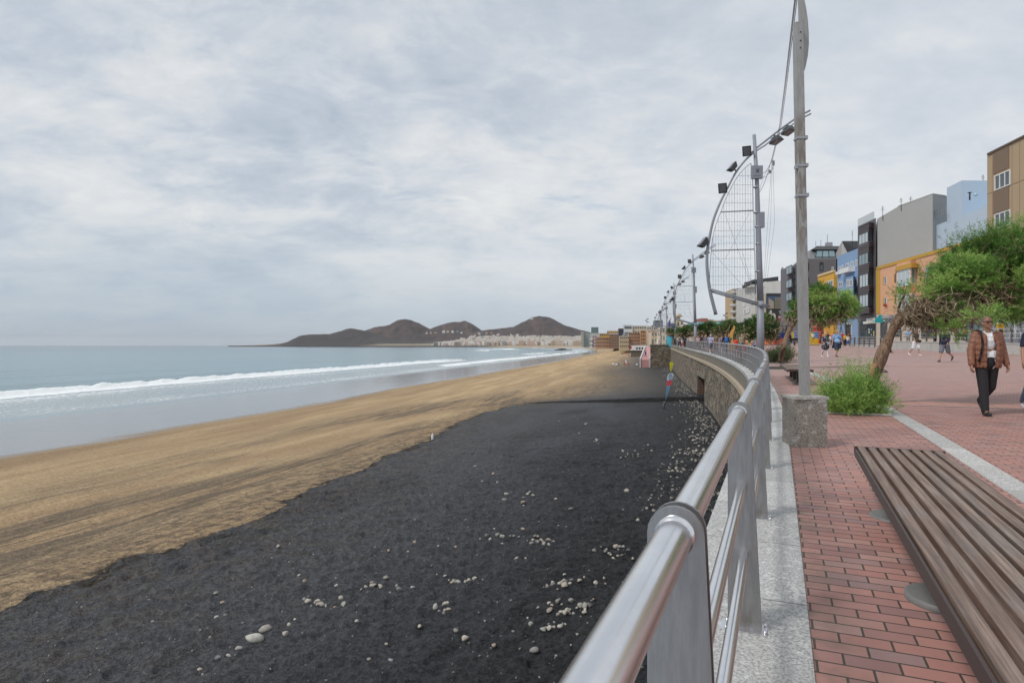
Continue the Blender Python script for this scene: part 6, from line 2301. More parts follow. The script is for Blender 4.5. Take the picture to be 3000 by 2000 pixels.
# roof-top aerials and pipes that break the skylines
for k, (u, v, d, h, lab) in enumerate([(2640, 596, 80.5, 1.0, 'thin aerial on the slope of the grey gable roof, left of centre'), (2668, 588, 79.8, .8, 'short pipe on the grey gable roof edge'), (2586, 624, 82, 1.2, 'small aerial where the grey roof meets the charcoal building'), (2880, 530, 74, 1.0, 'small aerial on the light blue stair block'), (2497, 700, 105, 1.8, 'aerial on the dark pitched roof behind the blue building')]):
    p = P(u, v + 8, d)
    t = thing('roof_aerial', lab, 'aerial', tuple(p))
    m_ = MB(); m_.tube([(0, 0, -.6), (0, 0, h)], .03, 5); m_.build('mast', M_DARK, t)
    m_ = MB()
    for j in range(3): m_.box((0, 0, h * (.6 + .18 * j)), (.5 - .1 * j, .03, .03))
    m_.build('aerial_bars', M_DARK, t)


# ================================================================== people
def remesh(mb, name, mat, voxel, smooth=2, parent=None, org=None):
    me = mb.mesh(name + '_raw', mat)
    o = bpy.data.objects.new(name + '_raw', me); COL.objects.link(o)
    md = o.modifiers.new('r', 'REMESH'); md.mode = 'VOXEL'; md.voxel_size = voxel; md.use_smooth_shade = True
    if smooth:
        sm = o.modifiers.new('s', 'SMOOTH'); sm.factor = .5; sm.iterations = smooth
    dg = bpy.context.evaluated_depsgraph_get()
    me2 = bpy.data.meshes.new_from_object(o.evaluated_get(dg))
    me2.name = name
    bpy.data.objects.remove(o, do_unlink=True); bpy.data.meshes.remove(me)
    if not me2.materials: me2.materials.append(mat)
    o2 = bpy.data.objects.new(name, me2); COL.objects.link(o2)
    if parent is not None: o2.parent = parent
    return o2


def cloth(name, col, rough=.85, var=.12, sc=6, bump=.25):
    return flat("cloth_" + name, col, rough, var=var, scale=sc, bump=bump, bscale=14, bdist=.012)


SKIN = flat("skin", (.42, .235, .165), .55, var=.10, scale=6)
SKIN2 = flat("tanned_skin", (.33, .17, .11), .55, var=.10, scale=6)


def joints(H, pose, girth=1.0):
    k = H / 1.75
    J = {}
    hipz = .93
    p = dict(legL=(0, 0), legR=(0, 0), armL=(0, 10, 8), armR=(0, 10, 8), lean=0, headturn=0, spread=0)
    p.update(pose)

    def leg(sx, th, ph):
        th = R(th); ph = R(ph)
        h = Vector((sx * .095, 0, hipz))
        kn = h + .44 * Vector((sx * R(p['spread']) * .8, -math.sin(th), -math.cos(th)))
        an = kn + .42 * Vector((0, -math.sin(th - ph), -math.cos(th - ph)))
        return h, kn, an, th - ph

    for s_, n in ((1, 'L'), (-1, 'R')):
        h, kn, an, ft = leg(s_, *p['leg' + n])
        J['hip' + n], J['knee' + n], J['ank' + n], J['ft' + n] = h, kn, an, ft
    low = min(J['ankL'].z, J['ankR'].z)
    dz = .085 - low
    if p.get('seat'): dz = p['seat'] / k - (hipz - .09)
    ln = R(p['lean'])

    def up(v):   # lean the trunk forward about the hips
        q = v - Vector((0, 0, hipz))
        return Vector((q.x, q.y * math.cos(ln) - q.z * math.sin(ln), q.y * math.sin(ln) + q.z * math.cos(ln))) + Vector((0, 0, hipz))

    for s_, n in ((1, 'L'), (-1, 'R')):
        al, be, ab = p['arm' + n]
        sh = Vector((s_ * .185 * (1 + (girth - 1) * .4), 0, 1.43))
        a = R(al); b = R(al + be); c = R(ab)
        el = sh + .29 * Vector((s_ * math.sin(c), -math.sin(a) * math.cos(c), -math.cos(a) * math.cos(c)))
        wr = el + .255 * Vector((s_ * math.sin(c) * .6, -math.sin(b), -math.cos(b)))
        J['sh' + n], J['el' + n], J['wr' + n] = up(sh), up(el), up(wr)
        J['hd' + n] = (J['wr' + n] - J['el' + n]).normalized()
    J['pel'] = Vector((0, 0, hipz)); J['waist'] = up(Vector((0, 0, 1.08))); J['chest'] = up(Vector((0, 0, 1.30)))
    J['neck'] = up(Vector((0, 0, 1.47))); J['head'] = up(Vector((0, -.02, 1.645)))
    for q in J:
        if isinstance(J[q], Vector) and not q.startswith('hd'):
            J[q] = (J[q] + Vector((0, 0, dz))) * k
    J['k'] = k
    return J


def hand(m, w, d, side, k, fine, curl=.5):
    d = d.normalized()
    sidev = Vector((side, 0, 0)); nrm = Vector((0, -1, 0))
    out = nrm                                   # palm faces the thigh; fingers spread fore and aft
    pal = w + d * .045 * k
    m.cone(w, w + d * .02, .027 * k, .030 * k, 8)
    rot = d.to_track_quat('Z', 'Y').to_matrix()
    fa = d.cross(sidev).normalized() if abs(d.dot(sidev)) < .95 else Vector((0, 1, 0))
    inn = -sidev
    for j, (o, L) in enumerate(((-.03, .062), (-.010, .078), (.011, .083), (.031, .075))):
        a = w + d * .01 + fa * o * .5 * k
        b = w + d * .082 * k + fa * o * k
        m.cone(a, b, .014 * k, .0125 * k, 8)
        c = b + (d * (1 - curl * .35) + inn * curl * .6).normalized() * L * .55 * k
        e = c + (d * (1 - curl) + inn * curl * 1.2).normalized() * L * .5 * k
        m.cone(b, c, .0105 * k, .0095 * k, 8); m.cone(c, e, .0095 * k, .0075 * k, 8)
    t0 = w + d * .025 * k - fa * 0.0 + fa * .028 * k
    t1 = t0 + (d * .6 + fa * .75 + inn * .3).normalized() * .042 * k
    t2 = t1 + (d + fa * .25 + inn * .3).normalized() * .032 * k
    m.cone(t0, t1, .015 * k, .012 * k, 8); m.cone(t1, t2, .0115 * k, .0085 * k, 8)


def person(label, loc, face, H=1.75, pose=None, top=None, sleeves='long', bottom=None, legs='long', shoes=None, hair=(.05, .035, .025), hairstyle='short', girth=1.0, voxel=.018,
           skin=None, group=None, open_shirt=None, belly=0.0, extra=None, hands=True, dress=False, hat=None):
    J = joints(H, pose or {}, girth); k = J['k']; g = girth
    skin = skin or SKIN
    m = MB()
    hd = J['head']
    m.ball(hd, (.074 * k, .092 * k, .112 * k), 16, 12)
    m.ball(hd + Vector((0, -.028, -.055)) * k, (.056 * k, .062 * k, .062 * k), 14, 10)
    m.cone(hd + Vector((0, -.088, .000)) * k, hd + Vector((0, -.112, -.030)) * k, .011 * k, .016 * k, 8)
    m.ball(hd + Vector((0, -.080, .022)) * k, (.055 * k, .014 * k, .010 * k), 10, 6)
    for s_ in (-1, 1):
        m.ball(hd + Vector((s_ * .076, .005, -.012)) * k, (.013 * k, .022 * k, .033 * k), 8, 6)
    m.ball(hd + Vector((0, -.088, -.062)) * k, (.026 * k, .012 * k, .008 * k), 8, 6)
    m.ball(hd + Vector((0, -.085, -.092)) * k, (.020 * k, .018 * k, .014 * k), 8, 6)
    m.cone(J['neck'] - Vector((0, 0, .05)) * k, hd - Vector((0, -.015, .06)) * k, .062 * k, .053 * k, 12)
    m.cone(J['chest'], J['neck'] - Vector((0, 0, .04)) * k, .095 * k * g, .06 * k, 12)
    m.cone(J['pel'], J['chest'], .10 * k * g, .10 * k * g, 14)
    for q_ in (-.05, .05): m.cone(J['pel'] + Vector((q_, 0, 0)), J['chest'] + Vector((q_, 0, 0)), .095 * k * g, .095 * k * g, 12)
    for n, s_ in (('L', 1), ('R', -1)):
        m.cone(J['chest'] + Vector((s_ * .05, 0, .08)) * k, J['sh' + n], .07 * k, .055 * k, 10)
        m.cone(J['sh' + n], J['el' + n], .050 * k * (1 + (g - 1) * .5), .039 * k, 10)
        m.cone(J['el' + n], J['wr' + n], .040 * k, .026 * k, 10)
        hand(m, J['wr' + n], J['hd' + n], s_, k, voxel < .012)
        m.cone(J['hip' + n], J['knee' + n], .078 * k * g, .052 * k, 12)
        m.cone(J['knee' + n], J['ank' + n] + (J['knee' + n] - J['ank' + n]) * .55, .050 * k, .052 * k, 10)
        m.cone(J['knee' + n] + (J['ank' + n] - J['knee' + n]) * .4, J['ank' + n], .050 * k, .034 * k, 10)
        f = J['ank' + n]
        m.cone(f, f + Vector((0, -.10, -.045)) * k, .036 * k, .03 * k, 8)
    body = remesh(m, 'person', skin, voxel * .62 if voxel > .01 else voxel, 1)
    body.location = loc; body.rotation_euler = (0, 0, face)
    tag(body, label, 'person', group)

    def add(mb, nm, mat, vox=None, sm=2): return remesh(mb, nm, mat, vox or voxel * .75, sm, body)

    if top is not None and not dress:
        m = MB()
        r0 = .150 * g * k; e = .016
        m.ball((J['pel'] * .35 + J['waist'] * .65) + Vector((0, -belly * .6, 0)), (r0 + .012, r0 * .80 + belly, .17 * k), 16, 10)
        m.ball(J['chest'] + Vector((0, 0, -.01)) * k, (r0 + .022, r0 * .80, .20 * k), 16, 10)
        m.cone(J['chest'] + Vector((0, 0, .03)) * k, J['neck'] - Vector((0, 0, .055)) * k, .13 * k * g, .072 * k, 14)
        m.cone(J['pel'] + Vector((-.05, 0, -.02)) * k, J['waist'] + Vector((-.05, 0, 0)), .112 * g * k, .12 * g * k, 12)
        m.cone(J['pel'] + Vector((.05, 0, -.02)) * k, J['waist'] + Vector((.05, 0, 0)), .112 * g * k, .12 * g * k, 12)
        for n, s_ in (('L', 1), ('R', -1)):
            sr = .7 if sleeves == 'none' else 1.0
            m.cone(J['chest'] + Vector((s_ * .06, 0, .08 * sr)) * k, J['sh' + n], .085 * k * sr, .070 * k * sr, 10)
            if sleeves == 'long':
                m.cone(J['sh' + n], J['el' + n], .072 * k, .055 * k, 12); m.cone(J['el' + n], J['wr' + n] - J['hd' + n] * .015, .056 * k, .040 * k, 12)
            elif sleeves == 'short':
                m.cone(J['sh' + n], J['sh' + n] * .35 + J['el' + n] * .65, .074 * k, .066 * k, 12)
        add(m, 'shirt', top)
    if dress:
        m = MB()
        m.cone(J['pel'] - Vector((0, 0, .18)) * k, J['waist'], .235 * g * k, .14 * g * k, 16)
        m.cone(J['waist'], J['chest'], .14 * g * k, .145 * g * k, 14)
        m.cone(J['chest'] + Vector((0, 0, .03)) * k, J['neck'] - Vector((0, 0, .09)) * k, .13 * k * g, .075 * k, 14)
        for n, s_ in (('L', 1), ('R', -1)):
            m.cone(J['chest'] + Vector((s_ * .06, 0, .06)) * k, J['sh' + n], .075 * k, .066 * k, 10)
            m.cone(J['sh' + n], J['el' + n], .070 * k, .070 * k, 12)
        add(m, 'dress', top)
    if bottom is not None:
        m = MB()
        m.ball(J['pel'] + Vector((0, 0, .0)), (.158 * g * k, .128 * g * k, .12 * k), 14, 8)
        m.cone(J['pel'], J['pel'] * .5 + J['waist'] * .5, .135 * g * k, .13 * g * k, 14)
        for n in 'LR':
            if legs == 'long':
                m.cone(J['hip' + n], J['knee' + n], .100 * k * g, .078 * k, 12); m.cone(J['knee' + n], J['ank' + n] + Vector((0, 0, .01)), .077 * k, .062 * k, 12)
            elif legs == 'slim':
                m.cone(J['hip' + n], J['knee' + n], .090 * k * g, .060 * k, 12); m.cone(J['knee' + n], J['ank' + n] + Vector((0, 0, .04)), .058 * k, .042 * k, 12)
            else:
                e = J['hip' + n] * .12 + J['knee' + n] * .88
                m.cone(J['hip' + n], e, .105 * k * g, .092 * k * g, 12)
        add(m, 'trousers' if legs != 'short' else 'shorts', bottom)
    if shoes is not None:
        for n in 'LR':
            f = J['ank' + n]; a = J['ft' + n]
            m = MB()
            dr = Vector((0, -math.cos(a * .8), -.0 + math.sin(min(0, a) * .9)))
            if p_flat(pose): dr = Vector((0, -1, 0))
            heel = f + Vector((0, .02, -.045)) * k
            m.cone(heel, heel + dr * .10 * k, .040 * k, .042 * k, 10); m.cone(heel + dr * .08 * k, heel + dr * .185 * k, .042 * k, .030 * k, 10)
            m.cone(f + Vector((0, 0, .02)), heel, .040 * k, .040 * k, 10)
            add(m, 'shoe', shoes, max(.006, voxel * .6), 1)
    hm = flat("hair_%d%d%d" % tuple(int(c * 99) for c in hair), hair, .8, var=.3, scale=25, bump=.4, bscale=60)
    m = MB()
    if hairstyle == 'short':
        m.ball(hd + Vector((0, .022, .028)) * k, (.080 * k, .088 * k, .096 * k), 14, 10)
        add(m, 'hair', hm, voxel * .6, 1)
    elif hairstyle == 'long':
        m.ball(hd + Vector((0, .022, .022)) * k, (.094 * k, .095 * k, .108 * k), 14, 10)
        m.cone(hd + Vector((-.045, .045, 0)) * k, hd + Vector((-.06, .05, -.16)) * k, .055 * k, .04 * k, 10); m.cone(hd + Vector((.045, .045, 0)) * k, hd + Vector((.06, .05, -.16)) * k, .055 * k, .04 * k, 10)
        add(m, 'hair', hm, voxel * .6, 1)
    if hat is not None:
        m = MB(); m.ball(hd + Vector((0, .005, .055)) * k, (.088 * k, .096 * k, .075 * k), 14, 8); m.cone(hd + Vector((0, -.08, .05)) * k, hd + Vector((0, -.14, .04)) * k, .05 * k, .04 * k, 8)
        add(m, 'cap', hat, voxel * .6, 1)
    # eyes
    m = MB()
    for s_ in (-1, 1): m.ball(hd + Vector((s_ * .031, -.083, .006)) * k, (.013 * k, .007 * k, .008 * k), 8, 5)
    m.build('eyes', flat("eye_dark", (.03, .02, .018), .3), body)
    if extra: extra(body, J, k, add)
    return body


def p_flat(pose): return bool(pose and pose.get('flat'))


WALK1 = dict(legL=(16, 4), legR=(-12, 22), armL=(-18, 14, 9), armR=(20, 18, 9))
WALK2 = dict(legL=(-14, 24), legR=(18, 4), armL=(20, 20, 9), armR=(-18, 14, 9))
STAND = dict(flat=True, armL=(4, 14, 8), armR=(4, 12, 8), spread=4)

C_NAVY = cloth("navy", (.012, .015, .04)); C_BLACK = cloth("black", (.013, .013, .015)); C_DKJ = cloth("dark_denim", (.03, .045, .08)); C_JEAN = cloth("jeans", (.09, .12, .18))
C_WHITE = cloth("white", (.72, .73, .76)); C_OLIVE = cloth("olive", (.055, .06, .045)); C_LBLUE = cloth("light_blue", (.22, .38, .60)); C_GREY = cloth("grey", (.14, .145, .18))
C_PINK = cloth("pink", (.75, .05, .32)); C_RED = cloth("red", (.50, .02, .03)); C_YEL = cloth("yellow", (.65, .42, .06)); C_LAV = cloth("lavender", (.38, .38, .56)); C_BLUE = cloth("blue", (.03, .13, .42))
C_CREAM = cloth("cream", (.55, .50, .42)); C_PURP = cloth("purple_grey", (.20, .17, .24)); C_BROWNT = cloth("brown", (.12, .07, .045))
S_WHITE = flat("white_trainer", (.65, .66, .70), .6); S_BLACK = flat("black_shoe", (.015, .015, .017), .35); S_BROWN = flat("brown_shoe", (.08, .06, .05), .6)


def m_leather():
    m, g, b = new_mat("tan_leather_jacket")
    tc = g.new('ShaderNodeTexCoord').outputs['Object']
    n = g.noise(g.mapping(tc, scale=(1, 1, 1.8)), 9, 5, .6, .6); n2 = g.noise(tc, 45, 4, .65)
    c = g.mix(g.sstep(n, .3, .7), (.17, .062, .036), (.29, .12, .066))
    c = g.mix(g.math('MULTIPLY', n2, .3), c, (.14, .06, .035))
    g.link(c, b.inputs['Base Color']); b.inputs['Roughness'].default_value = .48
    g.link(g.bump(g.math('ADD', n, g.math('MULTIPLY', n2, .2)), .9, .03), b.inputs['Normal'])
    return m


def m_polka():
    m, g, b = new_mat("polka_dot_cloth")
    tc = g.new('ShaderNodeTexCoord').outputs['Object']
    v = g.voro(tc, 13, rnd=.5)
    c = g.mix(g.sstep(v, .24, .28), (.75, .75, .78), (.015, .015, .03))
    g.link(c, b.inputs['Base Color']); b.inputs['Roughness'].default_value = .85
    return m


LEATH = m_leather()


def jacket_extra(body, J, k, add):
    m = MB()
    r0 = .168
    for s_, n in ((1, 'L'), (-1, 'R')):
        # front panel and back shell of the open jacket
        for t in np.linspace(0, 1, 6):
            z = (J['pel'].z - .02) * (1 - t) + (J['neck'].z - .10) * t
            for an in np.linspace(12, 180, 11):
                if an < 25 - 5 * t: continue
                x = s_ * math.sin(R(an)) * (.196 + .012 * math.sin(t * 3)); y = -math.cos(R(an)) * (.156 + .02 * math.sin(t * 3.1))
                m.ball((x, y, z), (.034, .030, .078), 8, 6)
        m.cone(J['chest'] + Vector((s_ * .05, .01, .09)), J['sh' + n] + Vector((-s_ * .015, 0, -.01)), .075, .072, 12)
        m.cone(J['sh' + n] + Vector((-s_ * .01, 0, -.01)), J['el' + n], .080, .070, 14); m.cone(J['el' + n], J['wr' + n] - J['hd' + n] * .005, .069, .050, 14)
        for q in np.linspace(.25, .95, 7):
            c = J['el' + n].lerp(J['wr' + n], q); m.ball(c, (.071 - .02 * q, .071 - .02 * q, .016), 12, 6)
        for q in np.linspace(.4, .95, 4):
            c = J['sh' + n].lerp(J['el' + n], q); m.ball(c, (.082 - .01 * q, .083 - .01 * q, .020), 12, 6)
        m.cone(J['neck'] + Vector((s_ * .035, .055, -.02)), J['neck'] + Vector((s_ * .085, -.04, -.02)), .030, .030, 8)
        m.cone(J['neck'] + Vector((s_ * .085, -.04, -.02)), J['neck'] + Vector((s_ * .075, -.115, -.13)), .030, .028, 8)
    m.cone(J['neck'] + Vector((-.04, .06, -.02)), J['neck'] + Vector((.04, .06, -.02)), .032, .032, 8)
    o = add(m, 'jacket', LEATH, .009, 3)
    m = MB()
    for s_ in (-1, 1):
        m.cone(J['neck'] + Vector((s_ * .058, -.03, .012)), J['neck'] + Vector((s_ * .030, -.095, -.07)), .018, .014, 8)
    add(m, 'collar', C_WHITE, .007, 1)
    m = MB()
    st = [J['sh' + 'R'] + Vector((.035, -.105, .055)), J['chest'] + Vector((-.150, -.168, -.02)), J['waist'] + Vector((-.175, -.165, 0)), J['pel'] + Vector((-.20, -.14, .02))]
    for a, b in zip(st[:-1], st[1:]): m.tube([a, b], .016, 6)
    m.tube([st[0], J['shR'] + Vector((.03, .02, .088)), J['shR'] + Vector((.03, .11, .03))], .016, 6)
    m.build('shoulder_strap', C_BLACK, body)
    m = MB()
    hd = J['head']
    for s_ in (-1, 1):
        pts = []
        for q in range(13):
            an = 2 * PI * q / 12
            pts.append(hd + Vector((s_ * .033 + .026 * math.cos(an), -.098, .010 + .017 * math.sin(an))))
        m.tube(pts, .0028, 5, cap=False)
        m.tube([hd + Vector((s_ * .058, -.096, .018)), hd + Vector((s_ * .079, 0, .014))], .0032, 5)
    m.tube([hd + Vector((-.06, -.099, .026)), hd + Vector((.06, -.099, .026))], .0038, 5)
    m.build('glasses', C_BLACK, body)
    m = MB(); m.ball(hd + Vector((0, -.098, -.062)), (.026, .006, .005), 10, 6); m.build('mouth', flat("lips", (.22, .09, .075), .5), body)
    m = MB(); m.box((0, -.118, J['pel'].z + .085), (.05, .02, .035)); m.tube([(math.sin(t) * .150, -math.cos(t) * .118, J['pel'].z + .085) for t in np.linspace(0, 2 * PI, 25)], .014, 6, cap=False)
    m.build('belt', C_BLACK, body)


pp = on_prom(2891, 1216)
person('man in an open brown leather jacket, white shirt and black trousers walking under the tree', pp, R(-10), 1.72,
       dict(legL=(-8, 42), legR=(10, 2), armL=(-6, 20, 15), armR=(6, 12, 15)), C_WHITE, 'none', cloth("black_trousers", (.012, .011, .013), .75, sc=5, bump=.5), 'long', S_BLACK, hair=(.16, .12, .09), girth=1.02, voxel=.008, skin=SKIN2, belly=.005, extra=jacket_extra)
pq = on_prom(2990, 1208)
person('person in a navy short-sleeved shirt, only the bare arm and hand inside the right edge', (pq.x + .325, pq.y, pq.z), R(-18), 1.70,
       dict(legL=(12, 6), legR=(-14, 24), armL=(-12, 12, 8), armR=(14, 16, 16)), C_NAVY, 'short', C_JEAN, 'long', S_WHITE, girth=1.05, voxel=.009, skin=SKIN2)


def bag_extra(col, side=-1, low=False):
    def f(body, J, k, add):
        m = MB()
        c = J['pel'] + Vector((side * .10, -.20, .06 if not low else -.03)) * 1
        m.box(c, (.20, .07, .15)); m.build('handbag', col, body)
        m = MB(); m.tube([c + Vector((-.08, .03, .07)), J['chest'] + Vector((-side * .02, -.165, 0)), J['sh' + ('R' if side > 0 else 'L')] + Vector((side * .05, -.04, .075))], .010, 5); m.build('bag_strap', col, body)
    return f


def strap_extra(body, J, k, add):
    m = MB(); a = J['shR'] + Vector((.06, -.05, .075)); m.tube([a, J['chest'] + Vector((0, -.178, 0)), J['pel'] + Vector((.17, -.12, .08))], .012, 5)
    m.build('crossbody_strap', C_BLACK, body)
    m = MB()
    for s_ in (-1, 1): m.cone(J['pel'] + Vector((s_ * .19, .02, .06)), J['pel'] + Vector((s_ * .25, .05, -.30)), .05, .075, 8)
    add(m, 'tied_jacket', C_NAVY)


def backpack(col):
    def f(body, J, k, add):
        m = MB(); m.ball(J['chest'] + Vector((0, .19, -.05)), (.15, .11, .23), 12, 8); add(m, 'backpack', col, .015)
    return f


polka = m_polka()
q = on_prom(2418, 1045.5)
person('blonde woman in a dark polka-dot dress and white leggings with a small crossbody bag', q, R(8), 1.62, dict(legL=(10, 6), legR=(-10, 20), armL=(4, 40, 10), armR=(8, 30, 10)), polka, 'none', C_WHITE, 'slim', S_WHITE, hair=(.45, .33, .17), hairstyle='long', girth=1.18, dress=True, voxel=.016, extra=bag_extra(flat("grey_bag", (.40, .42, .42), .6), 1), group='strollers on the plaza')
q = on_prom(2452, 1045)
person('stout man in a light blue polo shirt and navy shorts beside the blonde woman', q, R(6), 1.74, dict(legL=(-8, 16), legR=(10, 4), armL=(6, 12, 14), armR=(-4, 10, 14)), C_LBLUE, 'short', C_DKJ, 'short', S_BROWN, hair=(.30, .22, .12), girth=1.32, voxel=.016, belly=.05, extra=strap_extra, group='strollers on the plaza', hat=cloth("tan_cap", (.35, .27, .15)))
q = on_prom(2600, 1033)
person('bald man in a black t-shirt seen behind the leaning trunk', q, R(30), 1.76, WALK1, C_BLACK, 'short', C_BLACK, 'long', S_BLACK, hairstyle='none', girth=1.0, group='strollers on the plaza')
q = on_prom(2683, 1042.5)
person('stout man in an olive t-shirt, white shorts and white trainers with a black pouch', q, R(20), 1.72, dict(legL=(14, 4), legR=(-16, 30), armL=(-14, 14, 14), armR=(16, 18, 14)), C_OLIVE, 'short', C_WHITE, 'short', S_WHITE, hair=(.25, .2, .16), girth=1.28, belly=.05, extra=bag_extra(C_BLACK, 1), group='strollers on the plaza')
q = on_prom(2768, 1060)
person('man in a navy sweatshirt and grey shorts striding left under the hanging crown', q, R(-62), 1.74, dict(legL=(-22, 40), legR=(24, 8), armL=(26, 24, 16), armR=(-22, 20, 14)), C_NAVY, 'long', C_GREY, 'short', S_BLACK, girth=1.16, belly=.03, group='strollers on the plaza')
q = on_prom(2308, 1039)
person('man in a black jacket and blue jeans standing behind the second tree', q, R(160), 1.76, STAND, C_BLACK, 'long', C_JEAN, 'long', S_BROWN, girth=1.05, group='strollers on the plaza')

crowd = [(2082, 55, 'person in a lavender shirt walking behind the railing', C_LAV, 'short', C_GREY, 'short', (.5, .48, .45), 1.72, 1.1, None, 170),
         (2126, 51, 'person with a bright blue backpack walking away along the railing', C_BLACK, 'long', C_JEAN, 'long', (.30, .12, .06), 1.74, 1.1, backpack(C_BLUE), 178),
         (2115, 53, 'person in a purple-grey coat beside the blue backpack', C_PURP, 'long', C_PURP, 'long', (.08, .06, .05), 1.68, 1.1, None, 185),
         (2097, 57, 'child in a brown top walking between two adults', C_BROWNT, 'long', C_BLACK, 'long', (.15, .07, .03), 1.25, .95, None, 175),
         (2057, 74, 'person in dark clothes beyond the second sail mast', C_NAVY, 'long', C_BLACK, 'long', (.05, .04, .03), 1.75, 1.0, None, 10),
         (2045, 78, 'person in a pale pink top beyond the second sail mast', cloth("pale_pink", (.55, .36, .36)), 'short', C_GREY, 'long', (.3, .2, .1), 1.66, 1.05, None, 0),
         (2064, 82, 'person in a black jacket in the distant crowd', C_BLACK, 'long', C_JEAN, 'long', (.2, .15, .1), 1.7, 1.0, None, 20),
         (2025, 86, 'dark-haired woman in a cream blouse leaning by the railing', C_CREAM, 'long', C_BLACK, 'long', (.04, .02, .015), 1.66, 1.0, None, 60),
         (2006, 92, 'person in a navy jacket left of the second sail mast', C_NAVY, 'long', C_BLACK, 'long', (.04, .03, .03), 1.7, 1.15, None, 180),
         (1999, 93, 'small child in white next to the navy jacket', C_WHITE, 'short', C_RED, 'short', (.3, .2, .1), 1.3, .9, None, 0),
         (1991, 97, 'grey-haired person in a grey top beyond the railing', C_GREY, 'short', C_BLACK, 'long', (.4, .4, .4), 1.64, 1.1, None, 20),
         (1977, 108, 'person in a dark coat far along the railing', C_BLACK, 'long', C_BLACK, 'long', (.03, .03, .03), 1.6, 1.1, None, 40),
         (2068, 66, 'person in a grey striped shirt behind the lavender shirt', C_GREY, 'short', C_JEAN, 'short', (.2, .15, .1), 1.76, 1.1, None, 0),
         (2136, 60, 'person in a green shirt near the wooden cut-out figure', cloth("green", (.10, .13, .09)), 'short', C_CREAM, 'long', (.25, .2, .12), 1.7, 1.1, None, -20),
         (2173, 57, 'person in a khaki shirt beside the third tamarisk tree', cloth("khaki", (.30, .27, .17)), 'short', C_JEAN, 'long', (.3, .25, .2), 1.7, 1.05, None, 10)]
for u, d, lab, tp_, sl_, bt, lg, hr, H, g_, ex, fc in crowd:
    x = (u - 1500) / F * d
    ps = WALK1 if u % 2 else WALK2
    person(lab, (x, d, float(zp(x, d))), R(fc), H, ps, tp_, sl_, bt, lg, S_BLACK if u % 3 else S_WHITE, hair=hr, girth=g_, voxel=.024, extra=ex, group='people beyond the railing')
SIT = dict(legL=(80, 80), legR=(80, 80), armL=(20, 50, 10), armR=(20, 50, 10), seat=.45, flat=True)
for u, d, lab, tp_, hr in ((2187, 31.0, 'red-haired seated person whose head shows over the railing', C_RED, (.36, .13, .05)), (2202, 30.4, 'seated person in a black padded coat beside the red-haired head', C_BLACK, (.02, .02, .02))):
    x = (u - 1500) / F * d
    person(lab, (x, d, float(zp(x, d)) - .05), R(20), 1.66, SIT, tp_, 'long', C_BLACK, 'long', S_BLACK, hair=hr, girth=1.15, voxel=.02, group='people beyond the railing')
for u, d, lab, tp_, bt, H in ((2443, 76, 'person in a bright pink top by the playground', C_PINK, C_JEAN, 1.68), (2434, 78, 'child in white by the playground', C_WHITE, C_GREY, 1.35), (2462, 77, 'person in a red top by the playground', C_RED, C_BLACK, 1.66), (2468, 80, 'person in a red t-shirt at the shop door', C_RED, C_GREY, 1.7),
                              (2476, 74, 'person in a yellow top by the ramp', C_YEL, C_BLACK, 1.5), (2487, 79, 'dark-haired woman in a brown dress by the ramp', C_BROWNT, C_BROWNT, 1.7), (2484, 73, 'child in a white top and blue shorts by the ramp', C_WHITE, C_BLUE, 1.3), (2425, 90, 'person in black among the swings', C_BLACK, C_GREY, 1.7), (2382, 92, 'person in a white shirt beyond the playground panels', C_WHITE, C_BLACK, 1.72)):
    x = (u - 1500) / F * d
    person(lab, (x, d, float(zp(x, d))), R(170 if u % 2 else 10), H, WALK2 if u % 2 else STAND, tp_, 'short', bt, 'short' if u % 3 == 0 else 'long', S_WHITE, girth=1.1, voxel=.026, group='people around the playground')
for u, d, lab, tp_, bt in ((2802, 58, 'seated cafe guest in a pink top behind the terrace railing', C_PINK, C_BLACK), (2813, 57, 'seated cafe guest in a white top behind the terrace railing', C_WHITE, C_BLACK), (2826, 58, 'seated cafe guest in a dark red top behind the terrace railing', C_RED, C_BLACK), (2660, 66, 'seated cafe guest in pale blue behind the terrace railing', C_LBLUE, C_GREY)):
    x = (u - 1500) / F * d
    person(lab, (x, d, 1.75 if u > 2700 else 1.7), R(-30), 1.7, SIT, tp_, 'short', bt, 'long', S_WHITE, girth=1.1, voxel=.024, group='cafe guests on the terrace')
x = (2739 - 1500) / F * 60
person('person in blue jeans standing behind the terrace railing, upper body hidden by the crown', (x, 60, 1.6), R(30), 1.75, STAND, C_BLUE, 'short', C_DKJ, 'long', S_WHITE, voxel=.024)

# people on the beach, far away
pr_ = [o for o in bpy.data.objects if o.get('label') == 'child in a white top and blue shorts by the ramp'][0]
for i, (u, v, lab, bt, tp_) in enumerate([(1816, 1041, 'sunbather', C_RED, C_WHITE), (1823, 1040, '', C_BLACK, C_RED), (1831, 1041, '', C_WHITE, C_RED), (1840, 1040, '', C_RED, C_PINK), (1847, 1041, '', C_BLACK, C_WHITE), (1862, 1040, '', C_RED, C_RED), (1869, 1039, '', C_WHITE, C_BLACK), (1880, 1038, '', C_RED, C_CREAM)]):
    p = on_beach(u, v)
    person('tiny seated beachgoer, ' + ORD[i] + ' from the left in the row below the white pavilion', p, R(i * 50), 1.7, dict(SIT, seat=.12), tp_, 'short' if i % 2 else 'none', bt, 'short', None, girth=1.1, voxel=.04, group='beachgoers below the pavilion')
p = on_beach(1852, 1043)
person('tiny beachgoer standing in the middle of the group below the pavilion', p, R(150), 1.7, STAND, C_BLACK, 'short', C_BLACK, 'short', None, voxel=.04)
